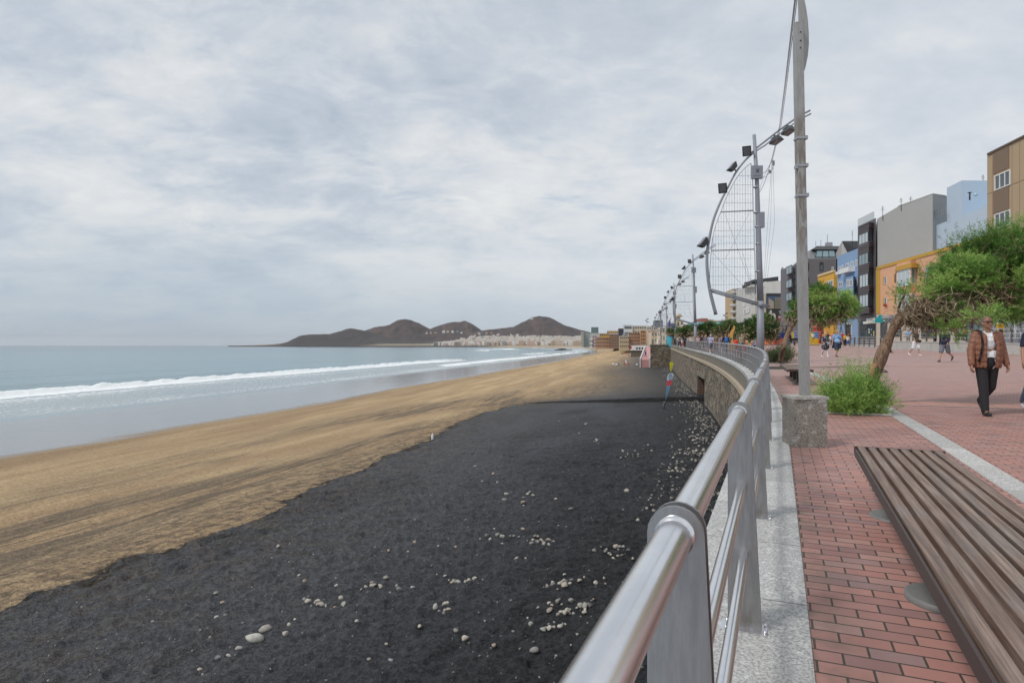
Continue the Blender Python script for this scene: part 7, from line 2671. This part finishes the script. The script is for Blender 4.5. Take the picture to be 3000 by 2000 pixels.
for i, (u, v, lab) in enumerate([(1673, 1021, 'dark bather wading at the far water edge, leftmost of the three'), (1701, 1019.5, 'dark bather wading at the far water edge, middle of the three'), (1709, 1019.5, 'dark bather wading at the far water edge, rightmost of the three')]):
    a = (u - 1500) / F; d = (EYE - SEA_Z) * F / (v - 1011.5)
    person(lab, (a * d, d, SEA_Z - .25), R(20 * i), 1.75, STAND, C_BLACK, 'short', C_BLACK, 'short', None, voxel=.05, group='bathers at the far water edge')

# ================================================================== terrace wall, railings
WA = Vector((36.6, 61.5)); WB = Vector((34.9, 40.0))


def zt_(p): return float(zp(p.x, p.y))


tw = thing('terrace_wall', 'low stained concrete wall along the inland side of the plaza', 'wall', (WA.x, WA.y, zt_(WA)))
og = (WA.x, WA.y, zt_(WA))
dW = (WB - WA).normalized(); nW = Vector((-dW.y, dW.x))
if nW.x < 0: nW = -nW
m_ = MB()
n = 12
for i in range(n):
    a = WA.lerp(WB, i / n); b = WA.lerp(WB, (i + 1) / n)
    za, zb2 = zt_(a), zt_(b)
    q = nW * .28
    m_.hexa([(a.x, a.y, za - .1), (b.x, b.y, zb2 - .1), (b.x + q.x, b.y + q.y, zb2 - .1), (a.x + q.x, a.y + q.y, za - .1), (a.x, a.y, za + .74), (b.x, b.y, zb2 + .74), (b.x + q.x, b.y + q.y, zb2 + .74), (a.x + q.x, a.y + q.y, za + .74)])
m_.build('wall', M_CONC2, tw, org=og)
m_ = MB()
a, b = WA - nW * .04, WB - nW * .04; q = nW * .36
m_.hexa([(a.x, a.y, zt_(WA) + .742), (b.x, b.y, zt_(WB) + .742), (b.x + q.x, b.y + q.y, zt_(WB) + .742), (a.x + q.x, a.y + q.y, zt_(WA) + .742), (a.x, a.y, zt_(WA) + .80), (b.x, b.y, zt_(WB) + .80), (b.x + q.x, b.y + q.y, zt_(WB) + .80), (a.x + q.x, a.y + q.y, zt_(WA) + .80)])
m_.build('capping', flat("pale_capping", (.5, .49, .47), .8), tw, org=og)
M_TAUPE = flat("taupe_post", (.12, .105, .10), .5, metal=.2)
M_RAILW = flat("bright_rail", (.55, .56, .58), .3, metal=.6)
tr_ = thing('terrace_railing', 'three-rail metal railing with dark posts standing on the terrace wall', 'railing', og)
qo = nW * .14
for h in (1.06, .74, .42):
    m_ = MB(); m_.tube([(WA.x + qo.x, WA.y + qo.y, og[2] + .74 + h), (WB.x + qo.x, WB.y + qo.y, zt_(WB) + .74 + h)], .028, 6); m_.build('rail', M_RAILW, tr_, org=og)
L = (WB - WA).length
for i in range(int(L / 2.1) + 1):
    p = WA + dW * (2.1 * i) + qo; m_ = MB(); z = zt_(p) + .80; m_.box((p.x, p.y, z + .52), (.05, .14, 1.04), math.atan2(dW.y, dW.x)); m_.build('post', M_TAUPE, tr_, org=og)
# terrace deck behind the wall
m_ = MB(); a, b = WA + nW * .2, WB + nW * .2
m_.prism([(a.x, a.y), (b.x, b.y), (b.x + 9, b.y), (a.x + 7.5, a.y + 3)], .2, [1.55, 1.2, 1.2, 1.6]); m_.build('terrace', flat("terrace_dark_paving", (.13, .12, .12), .8), kind='structure')
# ramp with its own railing
ra, rb_ = Vector(P(2478, 1008, 76)[:2]), Vector(P(2580, 1022, 64)[:2])
rr_ = thing('ramp_railing', 'sloping metal railing beside the ramp, left of the leaning trunk', 'railing', (rb_.x, rb_.y, zt_(rb_)))
og = (rb_.x, rb_.y, zt_(rb_))
for i in range(8):
    t = i / 7; p = ra.lerp(rb_, t); z = zt_(p) + .12
    m_ = MB(); m_.box((p.x, p.y, z + .48), (.12, .12, 1.0)); m_.build('post', M_TAUPE, rr_, org=og)
for h in (.98, .72, .46, .2):
    m_ = MB(); m_.tube([(ra.x, ra.y, zt_(ra) + .12 + h), (rb_.x, rb_.y, zt_(rb_) + .12 + h)], .030, 6); m_.build('rail', M_RAILW, rr_, org=og)
m_ = MB(); dd2 = (rb_ - ra).normalized(); q = Vector((-dd2.y, dd2.x)) * .3
m_.hexa([(ra.x, ra.y, zt_(ra) - .2), (rb_.x, rb_.y, zt_(rb_) - .2), (rb_.x + q.x, rb_.y + q.y, zt_(rb_) - .2), (ra.x + q.x, ra.y + q.y, zt_(ra) - .2), (ra.x, ra.y, zt_(ra) + .45), (rb_.x, rb_.y, zt_(rb_) + .14), (rb_.x + q.x, rb_.y + q.y, zt_(rb_) + .14), (ra.x + q.x, ra.y + q.y, zt_(ra) + .45)])
m_.build('ramp_kerb', M_CONC2, rr_, org=og)

# terrace things
t = thing('barrier', 'yellow slatted barrier on the terrace right of the walking man', 'barrier', tuple(P(2930, 985, 50)))
m_ = MB()
for k in range(2): m_.box((0, 0, .72 + .2 * k), (.62, .05, .13))
m_.build('board', flat("barrier_yellow", (.70, .40, .02), .5), t); m_ = MB()
for s_ in (-1, 1): m_.tube([(s_ * .28, -.15, -.1), (s_ * .22, 0, 1.0), (s_ * .28, .18, -.1)], .025, 5)
m_.build('legs', flat("barrier_yellow", (.70, .40, .02), .5), t)
t = thing('stepladder', 'white stepladder leaning by the shopfront at the right edge', 'ladder', tuple(P(2978, 985, 54)))
m_ = MB()
for s_ in (-1, 1): m_.tube([(s_ * .26, -.2, -.2), (s_ * .14 - .05, 0, 1.5)], .03, 4); m_.tube([(s_ * .26, .5, -.2), (s_ * .14 - .05, 0, 1.5)], .022, 4)
for k in range(6): m_.box((-.008 * k, -.17 + .03 * k, .05 + .25 * k), (.5 - .04 * k, .10, .03))
m_.build('frame', flat("white_ladder", (.7, .72, .74), .4), t)
for u, v0, d, w, lab in ((2847, 925, 50, .13, 'dark post in front of the ochre shopfront'), (2933, 905, 52, .28, 'thick black post beside the yellow barrier')):
    p = P(u, v0, d); t = thing('pavilion_post', lab, 'post', (p.x, p.y, 1.2))
    m_ = MB(); m_.tube([(0, 0, 0), (0, 0, p.z - 1.2 + 1.2)], w / 2, 10); m_.box((0, 0, .1), (w * 1.8, w * 1.8, .2)); m_.box((0, 0, p.z), (w * 2, w * 2, .12)); m_.build('shaft', M_DARK, t)
t = thing('wall_lamp', 'grey cylindrical lamp fixed on the black post above the barrier', 'lamp', tuple(P(2925, 949, 51.6)))
m_ = MB(); m_.tube([(-.18, 0, 0), (.16, 0, 0)], .16, 14); m_.tube([(.16, 0, 0), (.26, 0, 0)], .04, 6); m_.build('lamp_body', M_GALV, t)
for i, (u, d) in enumerate(((2690, 64), (2808, 58.5), (2765, 60))):
    p = P(u, 985, d); t = thing('cafe_table', ['round cafe table behind the terrace railing near the trunk', 'cafe table between the seated guests behind the railing', 'empty cafe table behind the walking man in navy'][i], 'table', (p.x, p.y, 1.55))
    m_ = MB(); m_.lathe([(.001, .70), (.40, .70), (.40, .73), (.001, .73)], n=18); m_.build('tabletop', flat("pale_table", (.5, .52, .5), .4), t)
    m_ = MB(); m_.tube([(0, 0, 0), (0, 0, .7)], .03, 8); m_.lathe([(.001, 0), (.24, 0), (.22, .03), (.001, .04)], n=14); m_.build('table_base', M_DARK, t)

# ================================================================== playground
PALC = dict(orange=(.62, .16, .02), red=(.52, .03, .02), yellow=(.66, .46, .02), green=(.05, .30, .09), blue=(.06, .20, .48), teal=(.05, .34, .42), navy=(.015, .03, .16))
MP = {k: flat("play_" + k, v, .55, var=.12, scale=3) for k, v in PALC.items()}


def picket(u0, u1, d, cols, lab, h=.88, v=None, gap=.5):
    x0, x1 = (u0 - 1500) / F * d, (u1 - 1500) / F * d
    xm = (x0 + x1) / 2; z = float(zp(xm, d)) + .06
    t = thing('picket_fence', lab, 'fence', (xm, d, z), 0, 'colourful playground fences')
    n = int((x1 - x0) / .16)
    for ci, cn in enumerate(cols):
        m = MB()
        i0, i1 = int(n * ci / len(cols)), int(n * (ci + 1) / len(cols))
        for i in range(i0, i1):
            x = x0 - xm + (i + .5) * .16
            m.box((x, 0, h / 2 - .02), (.10, .03, h - .04)); m.lathe([(.05, 0), (.04, .03), (.001, .05)], (x, 0, h - .04), 6)
        for hh in (.2, .65): m.box(((x0 + x1) / 2 - xm + (x1 - x0) * ((ci + .5) / len(cols) - .5), .03, hh * h), ((x1 - x0) / len(cols), .03, .07))
        m.build('pickets', MP[cn], t)
    m = MB(); m.box((0, .02, -.03), (x1 - x0, .1, .07)); m.build('base_rail', flat("green_rail", (.05, .09, .07), .6), t)
    return t


picket(2214, 2264, 84, ['orange'], 'orange picket fence right of the nearest sail mast')
picket(2264, 2302, 84, ['red'], 'red picket fence behind the second tree trunk')
picket(2345, 2401, 84, ['yellow'], 'yellow picket fence right of the banner mast')
picket(2141, 2214, 78, ['orange', 'red', 'green', 'yellow', 'teal', 'yellow', 'blue'], 'multi-coloured picket fence left of the nearest sail mast')


def panels(u0, u1, d, cols, lab, vt, vb):
    x0, x1 = (u0 - 1500) / F * d, (u1 - 1500) / F * d; xm = (x0 + x1) / 2
    zt2, zb3 = zat(vt, d), zat(vb, d)
    t = thing('playground_panels', lab, 'fence', (xm, d, zb3), 0, 'colourful playground fences')
    w = (x1 - x0) / len(cols)
    for i, cn in enumerate(cols):
        m = MB(); m.box((x0 - xm + w * (i + .5), 0, (zt2 - zb3) / 2), (w - .04, .05, zt2 - zb3)); m.build('panel', MP[cn], t)
    m = MB()
    for h in (.04, .35, .68, 1.0): m.box((0, -.05, (zt2 - zb3) * h), (x1 - x0, .04, .05))
    m.build('white_rails', FR_W, t)
    m = MB()
    for i in range(0, len(cols) + 1, 2): m.box((x0 - xm + w * i, .04, (zt2 - zb3) / 2 - .4), (.07, .07, zt2 - zb3 + .8))
    m.build('posts', M_GALV, t)


panels(2318, 2407, 96, ['yellow', 'blue', 'orange', 'yellow', 'navy', 'green', 'yellow', 'teal', 'blue', 'red'], 'rainbow panel fence crossing behind the banner mast', 972, 993)
panels(2262, 2282, 98, ['green', 'yellow', 'teal'], 'green and yellow panels left of the navy climbing panel', 971, 991)
t = thing('climbing_frame', 'dark climbing frame with a navy panel behind the second tree', 'play frame', tuple(P(2292, 1005, 94)))
m_ = MB()
for s_ in (-.6, .6):
    for y in (0, 1.2): m_.box((s_, y, 1.1), (.12, .12, 2.9))
m_.box((0, 0, 2.55), (3.2, .1, .1)); m_.box((0, 0, 1.75), (3.2, .06, .06)); m_.build('posts', M_DARK, t)
m_ = MB(); m_.box((0, -.08, 1.05), (1.25, .06, 1.0)); m_.build('navy_panel', MP['navy'], t)
t = thing('swing_set', 'dark swing set behind the strolling couple', 'swing', tuple(P(2437, 1000, 92)))
m_ = MB()
for s_ in (-1.35, 1.35):
    for y in (-.7, .7): m_.tube([(s_, y, -.2), (s_, 0, 2.5)], .05, 6)
m_.tube([(-1.4, 0, 2.5), (1.4, 0, 2.5)], .05, 6); m_.build('frame', M_DARK, t)
for x in (-.6, .5):
    m_ = MB(); m_.tube([(x - .2, 0, 2.5), (x - .2, .1, .5)], .012, 4); m_.tube([(x + .2, 0, 2.5), (x + .2, .1, .5)], .012, 4); m_.box((x, .1, .48), (.45, .2, .04)); m_.build('swing_seat', MP['red'], t)
t = thing('play_house', 'red play house with a wooden frame beyond the rainbow panels', 'play house', tuple(P(2397, 1000, 100)))
m_ = MB(); m_.box((0, 0, 1.6), (1.1, 1, 1.1)); m_.box((0, 0, .3), (.9, .9, 1.3)); m_.build('cabin', MP['red'], t)
m_ = MB(); m_.hexa([(-.7, -.7, 2.15), (.7, -.7, 2.15), (.7, .7, 2.15), (-.7, .7, 2.15), (-.05, -.7, 2.7), (.05, -.7, 2.7), (.05, .7, 2.7), (-.05, .7, 2.7)]); m_.build('roof', MP['red'], t)
m_ = MB()
for s_ in (-1, 1): m_.tube([(-1.0 * s_ - .8, -.5, -.3), (-.8, -.5, 2.6)], .05, 5)
m_.build('timber_legs', M_STAKE, t)
t = thing('park_bench', 'dark park bench in front of the playground fence behind the banner mast', 'bench', tuple(P(2328, 1011, 80)))
m_ = MB(); m_.box((0, 0, .42), (2.6, .4, .06)); m_.build('seat', M_DARK, t)
m_ = MB(); m_.box((0, .22, .72), (2.6, .05, .32)); m_.build('backrest', M_DARK, t)
for x in (-1, 0, 1):
    m_ = MB(); m_.box((x, .05, .2), (.07, .36, .42)); m_.build('leg', M_DARK, t)
cu = thing('wooden_figure', 'yellow wavy cut-out figure standing among the strollers by the fence', 'cut-out', tuple(P(2143, 1026, 62)))
prof = [(0, -.42), (.15, -.45), (.5, -.30), (.9, -.38), (1.4, -.30), (1.9, -.05), (2.2, .18), (2.45, .20), (2.35, .36), (2.0, .32), (1.6, .14), (1.1, .12), (.7, .22), (.3, .30), (0, .25)]
vs = [(x, -.02, z) for z, x in prof] + [(x, .02, z) for z, x in prof]; n = len(prof)
m_ = MB(); m_.add(vs, [tuple(range(n)), tuple(reversed(range(n, 2 * n)))] + [((i + 1) % n, i, n + i, n + (i + 1) % n) for i in range(n)])
m_.build('board', flat("figure_yellow", (.66, .38, .10), .6), cu); m_ = MB(); m_.box((-.05, 0, .0), (.5, .5, .06)); m_.build('base', M_DARK, cu)
t = thing('red_bin', 'red bin beside the yellow cut-out figure', 'bin', tuple(P(2156, 1024, 63)))
m_ = MB(); m_.lathe([(.18, 0), (.24, .1), (.26, .8), (.20, .95), (.001, 1.0)], n=14); m_.build('bin_body', MP['red'], t)

# ================================================================== on the beach
def feather_flag(base, topp, w, cols, label, lean):
    t = thing('feather_flag', label, 'flag', tuple(base))
    v = Vector(topp) - Vector(base)
    m = MB(); m.tube([(0, 0, -.2), v * .5 + Vector((-.03, 0, 0)), v], [.025, .02, .012], 6); m.tube([(-.25, 0, .02), (.25, 0, .02)], .02, 4); m.build('pole', M_DARK, t)
    # sail outline: narrow at the bottom, wide and rounded at the top
    pr = [(.20, .02), (.40, .28), (.60, .55), (.75, .80), (.88, 1.0), (.96, .85), (1.0, .45), (1.01, .1)]
    return t, v, pr


b0 = on_beach(1945, 1203); b0.z = ground_z(b0.x, b0.y); tpt = P(1967, 1093, b0.y)
t, v, pr = feather_flag(b0, tpt, .8, None, 'tall blue feather flag with a red band planted in the black sand', 0)
bm = flat("flag_blue", (.13, .30, .45), .8); rm = flat("flag_red", (.60, .07, .09), .8); wm = flat("flag_white", (.55, .65, .72), .8)
def sail_piece(pr, v, w, a, b, mat, nm, parent, k=14, off=0.0):
    m = MB(); L, Rr = [], []
    hs = [p[0] for p in pr]; ws = [p[1] for p in pr]
    for i in range(k + 1):
        h = a + (b - a) * i / k
        q = v * min(h, 1.0) + Vector((0, 0, v.z * max(0, h - 1)))
        ww = float(np.interp(h, hs, ws)) * w
        L.append(q + Vector((-ww * .55 - .01, -.012 - off, 0))); Rr.append(q + Vector((ww * .45, -.012 - off, 0)))
    pts = L + Rr[::-1]; n = len(pts)
    vs = pts + [p + Vector((0, .02 + 2 * off, 0)) for p in pts]
    m.add(vs, [tuple(range(n)), tuple(reversed(range(n, 2 * n)))] + [((i + 1) % n, i, n + i, n + (i + 1) % n) for i in range(n)])
    return m.build(nm, mat, parent)
sail_piece(pr, v, .50, .20, .645, bm, 'lower_sail', t); sail_piece(pr, v, .50, .645, .80, rm, 'red_band', t); sail_piece(pr, v, .50, .80, 1.0, wm, 'upper_sail', t)
m_ = MB(); c = v * .89 + Vector((-.02, -.03, 0)); ring = [c + Vector((math.cos(a) * .14, 0, math.sin(a) * .26)) for a in np.linspace(0, 2 * PI, 25)]
m_.tube(ring, .024, 6, cap=False); m_.tube([c + Vector((-.06, 0, -.12)), c + Vector((.05, 0, .13))], .018, 5); m_.build('ring_emblem', flat("emblem_navy", (.07, .12, .25), .8), t)
ym = flat("flag_yellow", (.62, .60, .03), .8)
for (u, v1, v0, lab, du) in ((1940, 1074, 1038, 'yellow feather flag in front of the stone bastion', 4), (1965, 1092, 1060, 'yellow feather flag beside the sea wall, behind the blue flag', 3)):
    b0 = on_beach(u, v1); tpt = P(u + du, v0, b0.y)
    t, v, pr = feather_flag(b0, tpt, .6, None, lab, 0)
    t['group'] = 'yellow feather flags'
    pr2 = [(.15, .25), (.5, .6), (.8, .95), (.95, 1.0), (1.0, .6), (1.01, .2)]
    sail_piece(pr2, v, .72, .15, 1.0, ym, 'sail', t)

# ramp to the beach and white pavilion
t = thing('beach_ramp', 'pink-topped concrete ramp with white parapets going down to the sand left of the bastion', 'ramp', (30, 142, -3.5))
og = (30, 142, -3.5)
x0_, x1_ = (1877 - 1500) / F * 142, 31.0
zr = zat(1053, 142)
pkm = flat("pink_paint", (.50, .26, .25), .8, var=.2, scale=1.2)
XE0, XE1 = 40.2, 42.2
m_ = MB(); m_.hexa([(x0_, 142, -4.2), (x1_, 142, -4.2), (XE1, 190, -4.2), (XE0, 190, -4.2), (x0_, 142, zr), (x1_, 142, zr), (XE1, 190, .9), (XE0, 190, .9)]); m_.build('ramp_body', pkm, t, org=og)
for xa, xb, e in ((x0_ - .3, XE0 - .3, zr + .22), (x1_ - .25, XE1 - .25, zr + .30)):
    m_ = MB(); m_.hexa([(xa, 141.8, -4.2), (xa + .3, 141.8, -4.2), (xb + .3, 190, -4.2), (xb, 190, -4.2), (xa, 141.8, e), (xa + .3, 141.8, e), (xb + .3, 190, 1.3), (xb, 190, 1.3)])
    m_.build('parapet', flat("white_parapet", (.55, .55, .57), .7, var=.15), t, org=og)
p = P(1891, 1052, 150)
person('tiny person in a purple top walking on the pink ramp', (p.x, 150, zr + .42), R(10), 1.7, WALK1, cloth("violet", (.22, .16, .45)), 'long', C_DKJ, 'long', S_BLACK, voxel=.035)
DP = 285
ax, bx = (1847 - 1500) / F * DP, (1899 - 1500) / F * DP
zt3, zm = zat(1012, DP), zat(1026, DP)
t = thing('beach_pavilion', 'low white beach pavilion with three dark windows on a stone base', 'pavilion', ((ax + bx) / 2, DP, -3.5)); og = ((ax + bx) / 2, DP, -3.5)
whm = flat("pavilion_white", (.68, .68, .70), .7, var=.06)
m_ = MB(); m_.prism([(ax, DP), (bx, DP), (bx + 3, DP + 8), (ax + 3, DP + 8)], zm, zt3); m_.build('wall', whm, t, org=og)
m_ = MB(); m_.prism([(ax + .3, DP + .5), (bx - 1, DP + .5), (bx + 2, DP + 8), (ax + 3, DP + 8)], -4.5, zm); m_.build('stone_base', flat("stone_base", (.14, .12, .09), .9, var=.3, scale=1), t, org=og)
for u in (1865.8, 1873.7, 1882):
    c = P(u, 1020, DP); m_ = MB(); m_.box((c.x, DP - .03, c.z), (.80, .08, .85)); m_.build('window', M_DARK, t, org=og)
m_ = MB(); c = P(1846.5, 1017, DP); m_.box((c.x + .3, DP - .06, c.z), (.5, .08, 1.2)); m_.build('red_sign', C_RED, t, org=og)
m_ = MB()
for h in (.5, 1.0): m_.tube([(ax, DP + .2, zt3 + h), (bx + 1, DP + .2, zt3 + h)], .06, 4)
for k in range(9): x = lerp(ax, bx + 1, k / 8); m_.box((x, DP + .2, zt3 + .5), (.12, .08, 1.0))
m_.build('roof_railing', M_GALV, t, org=og)
t = thing('lifeguard_chair', 'small low white and red wooden beach chair on the grey sand', 'beach chair', tuple(on_beach(1836, 1070)))
m_ = MB(); m_.box((0, 0, .5), (1.2, .9, .08)); m_.build('seat', MP['red'], t)
m_ = MB()
for x in (-.5, .5):
    for y in (-.35, .35): m_.tube([(x * 1.2, y * 1.2, 0), (x, y, .5)], .06, 4)
m_.build('legs', MP['red'], t)
m_ = MB(); m_.box((-.1, .4, .95), (.3, .06, .9), rot=Matrix.Rotation(-.3, 3, 'Y')); m_.build('backrest', FR_W, t)
for i, (u, v) in enumerate(((1797, 1068), (1806, 1070), (1812, 1069), (1866, 1070))):
    p = on_beach(u, v); t = thing('beach_bag', ['pale bundle of beach things on the grey sand, leftmost', 'white beach bag left of the red chair', 'dark grey beach bag beside the white one', 'small white bundle near the foot of the ramp'][i], 'bag', tuple(p))
    m_ = MB(); m_.ball((0, 0, .18), (.36 - .04 * i, .28, .2), 10, 7); m_.tube([(-.18, 0, .28), (0, 0, .5), (.18, 0, .28)], .025, 5); m_.build('bag_body', C_WHITE if i != 2 else C_GREY, t)
p = on_beach(1267, 1293); p.z = ground_z(p.x, p.y)
t = thing('plastic_bottle', 'small white bottle standing on the dark sand near the black edge', 'bottle', tuple(p))
m_ = MB(); m_.lathe([(.001, 0), (.075, 0), (.08, .03), (.08, .25), (.03, .36), (.03, .42), (.001, .42)], n=14); m_.build('bottle_body', FR_W, t)

# ================================================================== pebbles
def pebble_mesh(seed, n=12, m=9):
    r = random.Random(seed)
    mb = MB(); mb.ball((0, 0, 0), (.5, .38 + .1 * r.random(), .26 + .1 * r.random()), n, m)
    vs = []
    pl = [(Vector((r.gauss(0, 1), r.gauss(0, 1), r.gauss(0, .8))).normalized(), r.uniform(.20, .36)) for _ in range(7)]
    for x, y, z in mb.v:
        k = 1 + .48 * (float(fbm(x * 2.3 + seed, y * 2.3 + z * 1.9 + seed, 3)) - .5) * 2
        q = Vector((x * k, y * k, z * k))
        for nn, dd in pl:
            e = q.dot(nn) - dd
            if e > 0: q = q - nn * e * .85
        vs.append(tuple(q))
    mb.v = vs
    return mb


def m_pebble():
    m, g, b = new_mat("beach_pebble")
    tc = g.new('ShaderNodeTexCoord').outputs['Object']
    oi = g.new('ShaderNodeObjectInfo').outputs['Random']
    c = g.ramp(oi, [(0, (.30, .29, .27)), (.2, (.42, .39, .33)), (.35, (.17, .17, .175)), (.5, (.47, .46, .42)), (.65, (.33, .25, .19)), (.75, (.27, .29, .28)), (.85, (.13, .12, .12)), (1, (.52, .49, .43))], 'LINEAR')
    n = g.noise(tc, 5, 5, .65)
    c = g.mix(g.math('MULTIPLY', g.sstep(n, .4, .7), .5), c, (.22, .20, .18))
    g.link(c, b.inputs['Base Color']); b.inputs['Roughness'].default_value = .8
    g.link(g.bump(g.noise(tc, 18, 4, .6), .3, .01), b.inputs['Normal'])
    return m


M_PEB = m_pebble()
PMS = [pebble_mesh(i * 3 + 1).mesh('pebble', M_PEB) for i in range(14)]
prn = np.random.default_rng(3)
K = 1.27551
CL = [(1160, 1250, 34, 9, 14), (1250, 1262, 26, 9, 14), (1405, 1288, 32, 10, 16), (1192, 1302, 18, 5, 4), (1050, 1350, 40, 8, 13), (870, 1370, 42, 10, 9), (730, 1405, 20, 8, 7), (1020, 1420, 18, 10, 8), (1290, 1355, 46, 14, 14), (1300, 1425, 48, 14, 24),
      (1275, 1460, 36, 10, 12), (1440, 1050, 30, 9, 14), (1555, 1085, 40, 10, 26), (1585, 1050, 44, 12, 36), (1605, 1010, 40, 12, 40), (1630, 975, 30, 10, 34), (1372, 1020, 12, 5, 6), (1200, 1160, 50, 22, 12), (1335, 1385, 60, 30, 8), (770, 1380, 150, 60, 10), (1120, 1480, 130, 40, 8), (950, 1300, 160, 60, 8), (1260, 1210, 90, 30, 8),
      (600, 1440, 160, 60, 7), (1480, 1180, 60, 40, 10), (1100, 1090, 60, 30, 5), (1320, 975, 40, 12, 5), (1560, 945, 40, 14, 10)]
peb = []
for cu_, cv, su, sv, n in CL:
    for i in range(n):
        u = (cu_ + prn.normal() * su * .6) * K; v = (cv + prn.normal() * sv * .6) * K
        if u > 2240 or v < 1150 or v > 2010: continue
        p = on_beach(u, v)
        if p.x > xw(p.y) - .9: continue
        peb.append((p, (.055 + .10 * prn.random() ** 2.0) * (1.25 if v > 1600 else 1.5)))
NAMED = [(585, 1497, .40, 'large pale grey boulder half sunk in the black sand at the bottom'), (610, 1474, .33, 'rough tan boulder just behind the large pale boulder'), (548, 1518, .19, 'oval grey stone in front of the large boulder'), (524, 1533, .15, 'cream oval stone in the line of stones below the boulder'),
         (500, 1541, .16, 'brown and cream stone in the line below the boulder'), (459, 1561, .15, 'flat cream stone at the bottom edge of the photo'), (770, 1417, .13, 'smooth pale oval stone right of the tan cluster'), (727, 1400, .15, 'tan blocky stone in the cluster above the boulders'), (747, 1403, .14, 'rough pale stone beside the tan blocky one'),
         (511, 1407, .13, 'cream oval stone standing out on the dark lumps'), (497, 1389, .20, 'dark brown flat rock behind the cream oval stone'), (898, 1552, .14, 'smooth cream oval stone near the bottom edge'), (1368, 1362, .17, 'lone tan round stone near the railing'), (1108, 1113, .22, 'dark brown rock beside pale pebbles'), (963, 1464, .14, 'reddish brown oval stone on the black sand'), (1030, 1428, .15, 'pale angular stone in the middle cluster'),
         (848, 1540, .12, 'tan stone left of the smooth cream oval stone'), (350, 1447, .13, 'pale oval stone by itself at the lower left'), (888, 1500, .10, 'small white stone in the lower middle'), (1270, 1354, .16, 'knobbly pale stone in the right cluster'), (1296, 1359, .17, 'rounded tan stone in the right cluster'), (1330, 1000, .20, 'low brown rock on the far black sand'), (1370, 1019, .24, 'rounded grey boulder with small pebbles beside it')]
for i, (u, v, s, lab) in enumerate(NAMED):
    p = on_beach(u * K, v * K); o = bpy.data.objects.new('boulder' if s > .19 else 'pebble', PMS[i % 14]); COL.objects.link(o)
    o.location = (p.x, p.y, ground_z(p.x, p.y) + s * .12); o.scale = (s * .85, s * .85, s * .75); o.rotation_euler = (prn.normal() * .15, prn.normal() * .15, prn.uniform(0, 6.28)); tag(o, lab, 'stone')
peb.sort(key=lambda q: q[0].y / q[1])
for i, (p, s) in enumerate(peb[:275]):
    o = bpy.data.objects.new('pebble', PMS[prn.integers(14)]); COL.objects.link(o)
    o.location = (p.x, p.y, ground_z(p.x, p.y) + s * .17); o.scale = (s, s, s); o.rotation_euler = (prn.normal() * .25, prn.normal() * .25, prn.uniform(0, 6.28))
    tag(o, 'small pale rounded pebble lying loose on the black sand', 'pebble', 'pebbles scattered on the black sand')
small = [(p, s) for p, s in peb[275:]]
for i in range(4200):
    t_ = prn.random()
    if t_ < .36:      # rubble along the foot of the wall
        y = 20 + 120 * prn.random() ** 1.3; x = float(xw(y)) - .7 - abs(prn.normal()) * (1.0 + .6 * (y < 36)); s = .06 + .16 * prn.random() ** 2.5
    else:
        y = 8 + 55 * prn.random() ** 1.5; x = float(xw(y)) - 1 - (16 + y * .25) * prn.random() ** .9; s = .022 + .045 * prn.random() ** 2
        if signed_to_line(np.array([x]), np.array([y]), BND)[0] < .5: continue
    small.append((Vector((x, y, 0)), s))
base_me = pebble_mesh(5, 7, 5)
zs = beach_full(np.array([p.x for p, s in small]), np.array([p.y for p, s in small]))[0]
small = [(Vector((p.x, p.y, float(z))), s) for (p, s), z in zip(small, zs)]
bv = np.array(base_me.v); 
allV, allF, tcs = [], [], []
o_ = 0
mbs = MB(); 
for p, s in small:
    a = prn.uniform(0, 6.28); ca, sa = math.cos(a), math.sin(a)
    q = bv * s
    q = np.stack([q[:, 0] * ca - q[:, 1] * sa + p.x, q[:, 0] * sa + q[:, 1] * ca + p.y, q[:, 2] + p.z + s * .1], -1)
    mbs.smooth = True
    mbs.add([tuple(w) for w in q], base_me.f)
mbs.build('small_pebbles', flat("small_pebble", (.25, .235, .21), .85, var=.85, scale=2.2), kind='stuff', label='countless small pebbles and rubble strewn over the black sand and along the wall foot', category='pebbles')
# rocks in the water far off
p = Vector(((1647 - 1500) / F * 1050, 1050, SEA_Z))
t = thing('sea_rock', 'low dark rocks breaking the water near the far beach', 'rock', tuple(p))
m_ = MB(); m_.ball((0, 0, .3), (9, 4, 3.0), 12, 8); m_.ball((12, 3, 0), (6, 4, 1.4), 10, 6); m_.ball((-9, 1, .1), (4, 3, 1.6), 10, 6); m_.build('rock_mass', flat("wet_rock", (.03, .028, .028), .6, var=.4, scale=.3), t)

# ================================================================== air
HAZE = 0.000022
if HAZE:
    hm, g, b = new_mat("sea_haze")
    g.n.remove(b)
    pv = g.new('ShaderNodeVolumePrincipled')
    pv.inputs['Color'].default_value = (.86, .90, .96, 1)
    pv.inputs['Density'].default_value = HAZE
    g.link(pv.outputs[0], g.n['Material Output'].inputs['Volume'])
    m_ = MB(); m_.box((0, 2000, 220), (88000, 88000, 480 + 40))
    o = m_.build('haze', hm, kind='stuff')
